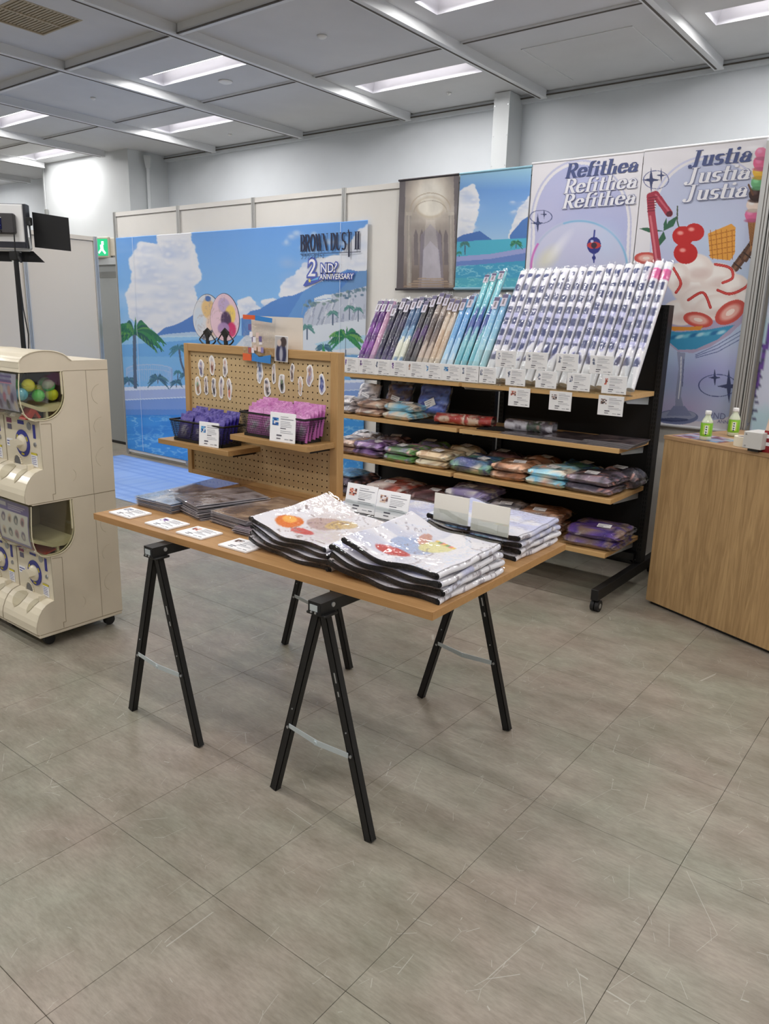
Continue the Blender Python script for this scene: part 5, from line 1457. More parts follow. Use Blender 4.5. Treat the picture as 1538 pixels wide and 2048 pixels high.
X, Z = np.meshgrid(np.linspace(-.036, .036, 24), np.linspace(.101, .002, 34)); c = Canvas(X, Z, (190, 186, 186)); c.ell(0, .03, .03, .05, (44, 46, 82), soft=.1); c.ell(.012, .08, .018, .02, (70, 56, 56), soft=.1); c.ell(-.012, .075, .012, .014, (214, 196, 186), soft=.1); c.ell(.0, .03, .01, .03, (206, 206, 214), .8, soft=.3)
grid_mesh('print', np.stack([X, np.full_like(X, -.0004), Z], -1), c.C, m_vgloss, pc)

# ================================================================== BLACK GONDOLA RACK
RX = [-3.335, -2.385, -1.40]
rk = empty('display_rack', (-2.385, 4.2, 0), 0, 'black double-bay display rack with oak shelves on casters', 'shelving rack')
lx = lambda x: x+2.385
def rb(b, x0, y0, z0, x1, y1, z1, m=0): return b.box(lx(x0), y0-4.2, z0, lx(x1), y1-4.2, z1, m)
m_slot = mat('slot_dark', (4, 4, 5), .9)
for i, x in enumerate(RX):
    b = MB()
    xs_ = [x] if i != 1 else [x-.031, x+.031]
    for xx in xs_: rb(b, xx-.015, 4.205, .07, xx+.015, 4.205+(.075 if i != 1 else .04), 1.56)
    for xx in xs_:
        z = .2
        while z < 1.54:
            rb(b, xx-.008, 4.2043, z, xx-.004, 4.2053, z+.014, 1); rb(b, xx+.004, 4.2043, z, xx+.008, 4.2053, z+.014, 1); z += .025
    b.build('upright', [m_black, m_slot], rk)
    fx = x if i != 1 else x
    b = MB().rbox(lx(fx-.02), 3.60-4.2, .066, lx(fx+.02), 4.52-4.2, .125, r=.002)
    ft = b.build('foot', m_black, rk)
    for yy in (3.635, 4.48):
        c_ = MB().tube((lx(fx)-.022, yy-4.2, .0315), (lx(fx)-.003, yy-4.2, .0315), .031, 18).tube((lx(fx)+.003, yy-4.2, .0315), (lx(fx)+.022, yy-4.2, .0315), .031, 18)
        c_.tube((lx(fx)-.0235, yy-4.2, .0315), (lx(fx)+.0235, yy-4.2, .0315), .014, 12, 1).tube((lx(fx), yy-4.2, .05), (lx(fx), yy-4.2, .067), .008, 8, 1)
        c_.build('caster', [mat('caster_rubber', (22, 22, 24), .6), m_screw], rk, True, angle=.6)
for x0, x1 in ((RX[0]+.016, -2.385-.047), (-2.385+.047, RX[2]-.016)):
    b = MB(); rb(b, x0, 4.23, .17, x1, 4.242, 1.545); b.build('back_panel', m_blackm, rk)
    b = MB(); rb(b, x0, 4.17, .145, x1, 4.23, .185); rb(b, x0, 4.18, .125, x0+.06, 4.2, .146); rb(b, x1-.06, 4.18, .125, x1, 4.2, .146); b.build('base_beam', m_black, rk)
    b = MB(); rb(b, x0, 4.21, 1.545, x1, 4.245, 1.56); b.build('top_beam', m_black, rk)
b = MB(); b._add([(lx(-1.42), -.02, .125), (lx(-1.47), -.02, .16), (lx(-1.42), -.02, .16)], [(0,1,2)]); b.build('gusset', m_black, rk)
SH = [(1.106, 3.765), (.838, 3.765), (.578, 3.725), (.288, 3.72)]
m_rsh = wood('rack_shelf_wood', (222, 184, 128), (196, 152, 96), 1.2, 'x', .9)
m_brk = mat('shelf_bracket', (206, 212, 214), .35, metal=.3)
for bay, (x0, x1) in enumerate(((-3.335, -2.395), (-2.375, -1.412))):
    for k, (z, yf) in enumerate(SH):
        b = MB(); b.rbox(lx(x0), yf-4.2, z-.0245, lx(x1), 4.2-4.2, z, r=.001)
        b.build('shelf', m_rsh, rk)
        for xx in (x0+.02, x1-.03):
            q = MB(); q.prism([(yf+.09-4.2, z-.0247), (4.2035-4.2, z-.0247), (4.2035-4.2, z-.075), (yf+.12-4.2, z-.048)], 'x', lx(xx), lx(xx+.003))
            q.box(lx(xx), yf+.09-4.2, z-.028, lx(xx+.02), 4.2-4.2, z-.0246)
            q.build('shelf_bracket', m_brk, rk)

# ---- rolled wall scrolls leaning on the top shelf
m_roll = mat('rolled_print', vcol=True, rough=.45, coat=.2)
m_tube_s = clear('sleeve_tube', gloss=.10, rough=.05, bump=.55, bscale=30)
SZ = SH[0][0]
slope_dir = Vector((0, .42, .59)).normalized()
def scroll_roll(x, y0, L, rad, fn, label, group, seed, lean_x=0.0, header=True, rods=False, ydir=.60):
    ydir = .60
    """leans back over the rack's back panel"""
    d = Vector((lean_x, ydir, 1)).normalized()
    rx = -math.atan2(math.hypot(d.x, d.y), d.z); rz = math.atan2(d.x, d.y)
    t = empty('rolled_scroll', (x, y0, SZ+.004+rad*.95), 0, label, 'rolled scroll', group)
    t.rotation_euler = (rx, 0, -rz)
    nz, na = (96, 21) if not header else (36, 13)
    v, a = np.meshgrid(np.linspace(0, 1, nz), np.linspace(0, 2*PI, na), indexing='ij')
    C = np.zeros((nz, na, 3)); 
    for i in range(nz):
        for j in range(na): C[i, j] = fn(v[i, j], a[i, j])
    P = np.stack([rad*np.cos(a), rad*np.sin(a), v*L], -1)
    grid_mesh('roll', P, C, m_roll, t, smooth=True, flip=False)
    e = MB().lathe([(0, L-.004), (rad*.98, L-.004)], n=14).lathe([(0, .002), (rad*.98, .002)], n=14)
    e.build('end_cap', m_paper if not rods else m_white, t)
    if header:
        hb_ = MB()
        hl = .085 if L < .62 else .06
        hb_.box(-rad*.85, -rad*1.12, L-hl, rad*.85, -rad*1.02, L-.004)
        hb_.box(-rad*.85, -rad*1.14, L-hl*.35, rad*.85, -rad*1.121, L-.006, 1)
        hb_.box(-rad*.3, -rad*1.14, L-hl*.85, rad*.3, -rad*1.121, L-hl*.42, 2)
        hb_.build('header_label', [mat('header_white', (196, 192, 206), .3, coat=.6), mat('header_colour', tuple(C[-2, 10]*.8) if False else (96, 90, 120), .4), mat('barcode_grey', (130, 120, 126), .5)], t)
    r = random.Random(seed)
    s = MB(); n = 12; R = rad*1.09; prev = None; vs = []; rings = 9
    for k in range(rings+1):
        zz = -.008 + (L+.03)*k/rings
        sq = 1.0 if k < rings else .35
        for j in range(n):
            t_ = 2*PI*j/n; w_ = 1+.02*r.uniform(-1, 1)
            vs.append((R*w_*math.cos(t_)*1, R*w_*math.sin(t_)*sq, zz))
    fs = [(k*n+j, k*n+(j+1)%n, (k+1)*n+(j+1)%n, (k+1)*n+j) for k in range(rings) for j in range(n)]
    s._add(vs, fs); s.build('sleeve', m_tube_s, t, True)
    return t
def band(cols, edge=None, sw=0):
    def f(v, a):
        q = min(len(cols)-1, int(v*len(cols) + .35*math.sin(a*2+sw)))
        return cols[max(0, q)]
    return f
def swirl(seed, c0=(226, 226, 240), c1=(62, 72, 122), c2=(186, 188, 226)):
    r = random.Random(seed); o1, o2 = r.uniform(0, 9), r.uniform(0, 9)
    dv = r.uniform(-.03, .03)
    def f(v, a):
        if v > .965 or v < .16 or math.cos(a) > .80: return (238, 238, 242)
        v = v+dv
        aa = (a-4.3)
        if v > .30 and v < .86:
            s_ = math.sin(v*60+o1+.9*math.cos(a+1.0)); 
            if s_ > -.3: return c1
            return c0 if v > .62 else c2
        if v >= .86:
            s_ = math.sin(v*40+1.8*math.sin(aa*2+o2)); return c1 if s_ > .25 else c0
        s_ = math.sin(v*36+1.5*math.sin(aa*1.5+o1)+o2)
        return c1 if s_ > .2 else (c2 if s_ > -.3 else (236, 236, 242))
    return f
kinds = {
 'purple': (band([(168,90,190),(96,30,130),(150,70,176),(88,26,120),(140,64,170),(84,24,116),(110,40,140),(120,50,150)]), 'purple'),
 'pink': (band([(196,150,190),(206,160,190),(190,146,180)]), 'mauve pink'),
 'navy': (band([(84,50,130),(56,40,96),(40,34,70),(34,32,60),(60,52,90),(36,34,60),(44,42,66)]), 'dark navy and violet'),
 'sky': (band([(116,160,206),(226,230,214),(230,232,216),(120,166,200),(60,96,140),(84,120,160),(36,50,84)]), 'blue and cream'),
 'black': (band([(56,54,60),(66,62,68),(44,40,50),(80,40,110),(50,46,60),(46,44,50),(40,38,44)]), 'black'),
 'brown': (band([(206,190,174),(196,180,166),(120,104,98),(90,78,76),(170,156,146),(80,70,70)]), 'brown and cream'),
 'cream': (band([(206,186,160),(196,170,140),(216,200,180),(150,130,110)]), 'cream'),
 'blue': (band([(210,230,244),(170,212,240),(120,180,228),(110,172,226),(140,196,234)]), 'light blue'),
 'teal': (band([(110,190,206),(140,206,216),(60,90,170),(120,200,214),(130,210,216)]), 'teal and blue'),
 'aqua': (band([(160,214,224),(170,216,228),(150,206,230),(140,196,230),(150,200,236)]), 'pale aqua'),
}
grp = 'rolled scrolls on the top shelf'
cnt = {}
seq = []
xs_list = [(-3.245,'purple',0),(-3.198,'purple',0),(-3.150,'pink',0),(-3.105,'navy',-.03),(-3.055,'navy',.02),(-3.01,'navy',0),(-2.965,'sky',.02),(-2.92,'sky',.03),(-2.87,'black',0),(-2.822,'black',.04),
           (-2.775,'brown',.06),(-2.728,'brown',.05),(-2.682,'cream',.02),(-2.64,'cream',.01),(-2.595,'blue',.02),(-2.548,'blue',.04)]
for i, (x, kd, dl) in enumerate(xs_list):
    cnt[kd] = cnt.get(kd, 0)+1
    n_ = sum(1 for q in xs_list if q[1] == kd)
    pos = 'the only one' if n_ == 1 else f'{ORD[cnt[kd]-1]} of {n_} from the left'
    scroll_roll(x, 3.855, .50+dl, .0195, kinds[kd][0], f'{kinds[kd][1]} rolled wall scroll in clear sleeve, {pos}', grp, i)
# a second layer peeping out behind
for i, (x, kd, dl) in enumerate([(-3.22,'purple',0),(-3.17,'purple',-.02),(-3.08,'navy',.02),(-3.03,'black',.01),(-2.94,'sky',0),(-2.90,'sky',.03),(-2.845,'black',.02),(-2.75,'brown',0),(-2.705,'cream',0),(-2.62,'cream',.03),(-2.57,'blue',.06)]):
    scroll_roll(x, 3.903, .50+dl, .0175, kinds[kd][0], f'{kinds[kd][1]} rolled wall scroll leaning in the second layer, {ORD[i]} from the left', grp, 60+i, ydir=.56)
for i, (x, L) in enumerate(((-2.50, .69), (-2.455, .70), (-2.405, .715))):
    scroll_roll(x, 3.86, L, .019, kinds['teal'][0], f'long teal and blue rolled scroll, {ORD[i]} of three standing taller', grp, 80+i, ydir=.58)
for i, (x, L) in enumerate(((-2.365, .53), (-2.315, .55))):
    scroll_roll(x, 3.85, L, .021, kinds['aqua'][0], f'pale aqua rolled scroll left of the white ones, {ORD[i]} of two', grp, 85+i)
# large white and navy rolls, front row and the row behind
NW = 17
for i in range(NW):
    x = -2.258 + (.838/(NW-1))*i
    r = random.Random(i+5)
    last = i >= NW-2
    fn = swirl(i//2)
    if last:
        base = swirl(9)
        def fn(v, a, base=base): return (226, 90, 160) if .86 < v < .94 else base(v, a)
    lab = f'large white and navy swirled scroll in the front row, {ORD[i]} from the left' if not last else ('white and navy scroll with pink band, second from the right end' if i == NW-2 else 'white and navy scroll with pink band at the right end')
    scroll_roll(x, 3.848, .70+.045*i/(NW-1)+r.uniform(-.006, .010), .0232, fn, lab, 'large white scrolls on the top shelf', 120+i, header=False, rods=True, ydir=.66)
for i in range(13):
    x = -2.235 + .062*i
    r = random.Random(i+55)
    scroll_roll(x, 3.902, .70+.03*i/12+r.uniform(-.008, .012), .019, swirl(20+i//2), f'large white scroll leaning in the rear row, {ORD[i]} from the left', 'large white scrolls in the rear row', 160+i, header=False, rods=True, ydir=.62)

# ---- acrylic fences with price cards along the top shelf
def pxX(px, py=745, Y=3.74): return aty(px, py, Y)[0]
f1_ = MB().box(-3.33, 3.757, SZ+.001, -2.27, 3.760, SZ+.125).box(-3.33, 3.757, SZ+.0005, -2.27, 3.80, SZ+.003)
tag(f1_.build('acrylic_fence', m_acr, None), 'low clear acrylic fence along the left bay top shelf', 'acrylic fence')
f2_ = MB().box(-2.265, 3.757, SZ+.001, -1.38, 3.760, SZ+.19).box(-2.265, 3.757, SZ+.0005, -1.38, 3.80, SZ+.003)
tag(f2_.build('acrylic_fence', m_acr, None), 'tall clear acrylic fence before the white scrolls', 'acrylic fence')
pals = ['purple', 'purple', 'purple', 'grey', 'purple', 'cream', 'blue', 'blue', 'grey']
for i in range(9):
    x0 = -3.395+.1270*i
    if x0 < -3.33: x0 = -3.395
    card('price_card', .1255, .094, up(x0, 3.752, SZ+.006, 0, 0), None, pals[i], 'tall' if i != 7 else 'wide', f'price card in the contiguous strip under the coloured scrolls, {ORD[i]} from the left', 'price cards on the left top shelf', seed=70+i)
E5 = [(955, 994), (1009.6, 1053), (1070, 1116), (1134, 1184), (1204, 1258)]
for i, (a, b_) in enumerate(E5):
    x0 = pxX(a); x1 = pxX(b_-4)
    card('price_card', x1-x0, .09, up(x0, 3.752, SZ+.008), None, 'grey' if i != 4 else 'red', 'tall', f'price card in the lower row before the white scrolls, {ORD[i]} from the left', 'price cards before the white scrolls', seed=80+i)
E4 = [(989, 1033), (1049, 1096), (1111, 1158), (1179, 1229)]
for i, (a, b_) in enumerate(E4):
    x0 = pxX(a, 715); x1 = pxX(b_-3, 715)
    card('price_card', x1-x0, .09, up(x0, 3.753, SZ+.103), None, 'grey', 'tall', f'price card in the upper row before the white scrolls, {ORD[i]} from the left', 'price cards before the white scrolls', seed=90+i)
E3 = [(1014, 1059, 'red'), (1096, 1143, 'dark'), (1195, 1248, 'dark')]
for i, (a, b_, p_) in enumerate(E3):
    x0 = pxX(a, 790); x1 = pxX(b_-3, 800)
    card('price_card', x1-x0, .1, up(x0, 3.758, SZ-.103), None, p_, 'wide', f'price card hanging from the right top shelf edge, {ORD[i]} from the left', 'price cards hanging from the shelf edge', seed=100+i)
tp_ = MB().box(-1.425, 3.7632, SZ-.03, -1.405, 3.7648, SZ).box(-1.425, 3.763, SZ, -1.405, 3.83, SZ+.0008); tag(tp_.build('clear_tape', clear('tape_clear', gloss=.2), None), 'clear tape strip on the right end of the top shelf', 'tape')

# ---- bagged folded goods
m_pack = mat('bagged_fabric', vcol=True, rough=.6, coat=.25, bump=.7, bscale=35)
m_film = clear('bag_wrinkled', gloss=.035, rough=.07, bump=1.0, bscale=32)
def package(x, y, z, w_, d_, h_, rz, cols, label, group, seed, plies=2, tilt=0.0, sticker=True, name='bagged_blanket'):
    rs = np.random.RandomState(seed)
    nu, nv = 18, 14
    P = []; C = []
    a = np.linspace(0, 2*PI, 2*nu+1); s = np.linspace(-1, 1, nv)
    Vv, Aa = np.meshgrid(s, a, indexing='ij')
    # cross-section in x-z: superellipse with a crease per ply
    ex = .42
    cx = np.sign(np.cos(Aa))*np.abs(np.cos(Aa))**ex; cz = np.sign(np.sin(Aa))*np.abs(np.sin(Aa))**.8
    crease = 1-.10*(np.cos(cz*PI*plies)*.5+.5)*(np.abs(cx) > .75)*(np.abs(cz) < .85) if plies > 1 else 1
    taper = (1-np.abs(Vv)**5)**.35
    ph = rs.rand(6)*6
    wob = 1+.05*np.sin(Vv*4+ph[0])+.04*np.sin(Aa*3+ph[1])+.03*np.sin(Aa*7+Vv*6+ph[2])
    top = 1+.14*np.sin(Vv*5+cx*3+ph[3])+.1*np.sin(cx*7+ph[4])
    X = cx*w_/2*crease*(.86+.14*taper)*(1+.02*np.sin(Vv*7+ph[5]))
    Z = h_/2*(1+cz*taper*np.where(cz > 0, top, .96))
    Z = np.clip(Z*wob, .0008, None)
    Y = Vv*d_/2*(1+.03*np.sin(cx*4+ph[0]))
    PT = np.stack([X, Y, Z], -1)
    c = Canvas(X*1.0+Z*.8, Y+Z*.5, cols[0])
    n = c.noise(.07, .07, seed); n2 = c.noise(.035, .05, seed+1); n3 = c.noise(.02, .03, seed+2)
    c.blend(np.clip((n-.46)*14, 0, 1), cols[1]); c.blend(np.clip((n2-.58)*16, 0, 1), cols[2 % len(cols)]); c.blend((np.abs(n3-.5) < .02)*1.0, tuple(v*.45 for v in cols[0]), .6)
    if len(cols) > 3: c.blend(np.clip((n3-.66)*16, 0, 1), cols[3])
    o = grid_mesh(name, PT, c.C, m_pack, None, smooth=True, flip=True)
    o.location = (x, y, z+.0005); o.rotation_euler = (tilt, 0, rz)
    tag(o, label, 'package', group)
    F = PT.copy(); ctr = np.array([0, 0, h_/2]); F = ctr+(F-ctr)*1.035+rs.randn(*F.shape)*.0012; F[..., 2] = np.clip(F[..., 2], .0003, None)
    F = F[:, ::2]
    grid_mesh('bag', F, None, m_film, o, smooth=True, flip=True)
    fl = MB()
    zf = h_*.5
    for sy in (-1, 1):
        pts = []
        for i in range(9):
            u = -1+i/4
            pts.append(((u*w_*.46, sy*d_*.495, zf+.004*math.sin(i*1.7+seed)), (u*w_*.49, sy*(d_*.5+.018+.006*math.sin(i*2.3+seed)), zf+.008*math.sin(i*2.1+seed*2))))
        for p, q in zip(pts[:-1], pts[1:]): fl.quad(p[0], q[0], q[1], p[1])
    for p, q in ((0, 1),):
        pts = []
        for i in range(8):
            v_ = -1+i*2/7
            pts.append(((w_*.495, v_*d_*.44, zf), (w_*.5+.014+.006*math.sin(i*2+seed), v_*d_*.47, zf+.007*math.sin(i*1.9+seed))))
        for p, q in zip(pts[:-1], pts[1:]): fl.quad(p[0], q[0], q[1], p[1])
    fl.build('bag_seam', m_bag2, o)
    if sticker:
        zt = h_*1.13; ang = rs.uniform(-.5, .5)
        sx, sy = rs.uniform(-.1, .18)*w_, -d_*.18
        Mx = Matrix.Translation((sx, sy, zt)) @ Matrix.Rotation(ang, 4, 'Z') @ Matrix.Rotation(math.radians(8), 4, 'X')
        q = MB().box(-.036, -.024, 0, .036, .024, .0008, 0, Mx)
        for k in range(3): q.box(-.03, .012-.012*k, .0008, .022-.012*k, .015-.012*k, .0012, 1, Mx)
        q.box(-.03, -.02, .0008, -.004, -.013, .0012, 1, Mx)
        q.build('sticker', [m_paper, m_ink], o)
    return o
def put(shelf, px, py, w_, d_, h_, cols, label, group, seed, Y=None, z=0.0, rz=0, **kw):
    zz, yf = SH[shelf]; Y = Y if Y is not None else yf+.02+d_/2
    x = aty(px, py, Y)[0]
    return package(x, Y, zz+z, w_, d_, h_, math.radians(rz), cols, label, group, seed, **kw)
Pn = {'grey': [(182,182,190),(244,238,242),(121,121,137),(255,253,255)], 'brown': [(182,143,123),(244,213,193),(137,110,108),(255,253,244)], 'ltblue': [(143,220,255),(255,244,226),(182,244,255),(233,182,159)], 'purple': [(121,81,148),(170,137,193),(70,52,81),(233,204,238)],
      'green': [(121,182,103),(148,137,182),(81,126,81),(244,182,193)], 'tan': [(244,220,182),(255,249,224),(204,170,130),(148,121,103)], 'teal': [(81,137,182),(114,170,137),(70,81,148),(255,233,211)], 'rust': [(182,123,87),(244,193,159),(114,81,67),(255,244,226)],
      'dark': [(72,70,83),(137,121,139),(47,47,58),(244,182,170)], 'royal': [(85,112,204),(103,137,226),(70,87,170),(148,170,238)], 'red': [(211,108,92),(255,244,238),(244,226,226),(148,81,81)], 'lilac': [(182,170,226),(255,253,255),(137,126,182),(255,255,255)], 'maroon': [(92,58,63),(137,92,99),(63,47,54),(204,170,170)]}
g2 = 'bagged goods on the second shelf'; g3 = 'bagged goods on the third shelf'; g4 = 'bagged goods on the bottom shelf'
# second shelf, left bay: upright bags at the back, folded pairs in front
def upbag(px, w_, h_, cols, label, seed, Y=4.06, py=800):
    x = aty(px, py, Y)[0]
    return package(x, Y, SH[1][0]+.004, w_, h_, .05, 0, cols, label, g2, seed, plies=1, tilt=math.radians(72))
o = upbag(742, .17, .15, Pn['grey'], 'white and grey bag standing at the back of the second shelf, leftmost', 301); o.location.z += .1
o = upbag(803, .19, .16, [(150,120,110),(80,96,160),(96,80,90),(206,190,190)], 'brown and blue bag standing at the back of the second shelf', 302); o.location.z += .105
o = upbag(872, .22, .18, Pn['royal'], 'royal blue bag standing upright on the second shelf', 303, Y=4.02); o.location.z += .115
for i, (px, w_, cn, lab) in enumerate(((703, .15, 'grey', 'grey'), (753, .22, 'brown', 'brown and cream'), (812, .24, 'ltblue', 'light blue and cream'))):
    for k in range(2):
        put(1, px+(3 if k else 0), 825, w_, .22, .05, Pn[cn], f'{lab} bagged blanket on the second shelf, {"upper" if k else "lower"} of the pair', g2, 310+i*2+k, z=.048*k, Y=3.885+.02*k, rz=3-i)
def rolled(x, y, z, L, r0, cols, label, seed, rz):
    t = empty('rolled_blanket', (x, y, z), rz, label, 'blanket', g2)
    N = 40; na = 30
    v, a = np.meshgrid(np.linspace(-.5, .5, N), np.linspace(0, 2*PI, na), indexing='ij')
    rr = r0*(1+.05*np.sin(v*9+a*2+seed))
    X = v*L; Y = rr*1.35*np.cos(a); Z = r0*.9+rr*.8*np.sin(a)
    c = Canvas(X, Y, cols[0]); n = c.noise(.06, .03, seed); n2 = c.noise(.03, .03, seed+1)
    c.blend(np.clip((n-.45)*12, 0, 1), cols[1]); c.blend(np.clip((n2-.56)*14, 0, 1), cols[2]); c.blend(np.clip((n2*n-.4)*20, 0, 1), cols[3])
    grid_mesh('roll', np.stack([X, Y, Z], -1), c.C, m_pack, t, smooth=True)
    e = MB()
    for q in range(3):
        k_ = 1-.28*q
        vs = [(-L/2-.001-q*.001, r0*1.35*k_*math.cos(2*PI*i/20), r0*.8+r0*.8*k_*math.sin(2*PI*i/20)) for i in range(20)]
        e._add(vs, [tuple(range(20))], q % 2)
    e.build('roll_end', [m_fabk, mat('roll_lining', (70, 66, 70), .9)], t)
    s = MB(); n_ = 8
    P1 = [(-L/2-.16, .03*math.cos(i*.9)-.02, .004+.004*(i % 2)) for i in range(2)]
    s.prism([(-L/2-.17, -.05), (-L/2+.02, -.05), (-L/2+.02, .05), (-L/2-.15, .045)], 'z', .0005, .006)
    s.prism([(-L/2-.10, -.045), (-L/2+.03, -.05), (-L/2+.03, .05), (-L/2-.09, .04)], 'z', .006, .016)
    s.build('flat_flap', m_fabk, t)
    ff = grid_mesh('bag', np.stack([X*1.04, (Y)*1.06, r0*.8+(Z-r0*.8)*1.06+.0005], -1)[::3, ::2], None, m_film, t, smooth=True)
    return t
rolled(aty(930, 848, 3.90)[0], 3.90, SH[1][0]+.001, .36, .04, [(214,190,170),(180,60,56),(110,70,66),(230,214,200)], 'rolled cream and red blanket at the right end of the left second shelf', 5, math.radians(12))
rolled(aty(1062, 850, 3.93)[0], 3.93, SH[1][0]+.001, .28, .042, [(196,196,206),(90,84,96),(60,80,66),(150,120,110)], 'rolled white and dark blanket at the left of the right second shelf', 8, math.radians(10))
# flat dark prints on the right second shelf
for i, (px, w_, n) in enumerate(((1065, .26, 3), (1150, .26, 4), (1228, .27, 6))):
    for k in range(n):
        x = aty(px, 872, 3.92)[0]
        flat_pack(x+.004*k, 3.905+.003*k, SH[1][0]+.0006+.0046*k, w_, .26, math.radians(-2+i+k*.5), [(96,86,92),(150,132,134),(64,60,68)], f'dark sleeved print on the right second shelf, {"topmost" if k == n-1 else ORD[k]+" from the bottom"} of the {["left","middle","right"][i]} pile', 'dark prints on the right second shelf', 400+i*9+k, th=.0042)
# third shelf
T3 = [(705, .2, 'brown', 'brown and white', 0), (752, .24, 'purple', 'purple', 0), (815, .24, 'green', 'green and violet', 0), (880, .24, 'tan', 'tan and cream', 0)]
for i, (px, w_, cn, lab, _) in enumerate(T3):
    for k in range(2): put(2, px+2*k, 915, w_, .24, .05, Pn[cn], f'{lab} bagged blanket on the left third shelf, {"upper" if k else "lower"} of the pair', g3, 330+i*2+k, z=.047*k, rz=-2+i)
for i, (px, cn, lab) in enumerate(((735, 'grey', 'grey'), (790, 'maroon', 'dark maroon'), (870, 'green', 'leafy green'), (935, 'tan', 'tan'))):
    put(2, px, 890, .24, .15, .10, Pn[cn], f'{lab} bagged blanket at the back of the left third shelf', g3, 345+i, Y=4.095, z=.0)
o = put(2, 962, 925, .30, .27, .085, Pn['teal'], 'large blue and green bagged blanket at the third shelf join', g3, 352, rz=-3)
T3r = [(1030, .23, 'rust', 'rust brown'), (1108, .25, 'ltblue', 'light blue and cream'), (1192, .27, 'dark', 'dark')]
for i, (px, w_, cn, lab) in enumerate(T3r):
    for k in range(2): put(2, px+2*k, 960, w_, .26, .052, Pn[cn], f'{lab} bagged blanket on the right third shelf, {"upper" if k else "lower"} of the pair', g3, 360+i*2+k, z=.049*k, rz=2-2*i)
for i, (px, cn, lab) in enumerate(((1015, 'maroon', 'dark brown'), (1085, 'rust', 'brown'), (1165, 'teal', 'bright blue'), (1250, 'dark', 'black and blue'))):
    put(2, px, 915, .23, .15, .10, Pn[cn], f'{lab} bagged blanket at the back of the right third shelf', g3, 370+i, Y=4.095, z=.0)
# bottom shelf
T4 = [(705, .22, 'dark', 'dark', 2), (790, .30, 'red', 'red and white', 2), (868, .26, 'maroon', 'dark red', 2), (945, .28, 'lilac', 'lilac and white', 3), (1010, .2, 'grey', 'grey', 2), (1085, .26, 'rust', 'green and brown', 2)]
for i, (px, w_, cn, lab, n) in enumerate(T4):
    for k in range(n): put(3, px+2*k, 1040, w_, .32, .068, Pn[cn], f'{lab} bagged blanket on the bottom shelf, {["lowest","middle","top"][k] if n == 3 else ["lower","upper"][k]} one', g4, 380+i*3+k, z=.064*k, rz=-3+2*i)
for k in range(2):
    put(3, 1196+4*k, 1070, .31, .30, .056, [(100,70,160),(140,116,106),(74,56,140),(170,150,140)], f'purple bagged blanket with grey end on the bottom shelf, {"upper" if k else "lower"} one', g4, 398+k, z=.054*k, rz=4)
o = put(3, 700, 985, .20, .2, .03, [(96,170,226),(130,190,236),(80,150,214)], 'sky blue folded cloth on the left bottom shelf', g4, 407, z=.135, Y=3.84, sticker=False, plies=1)

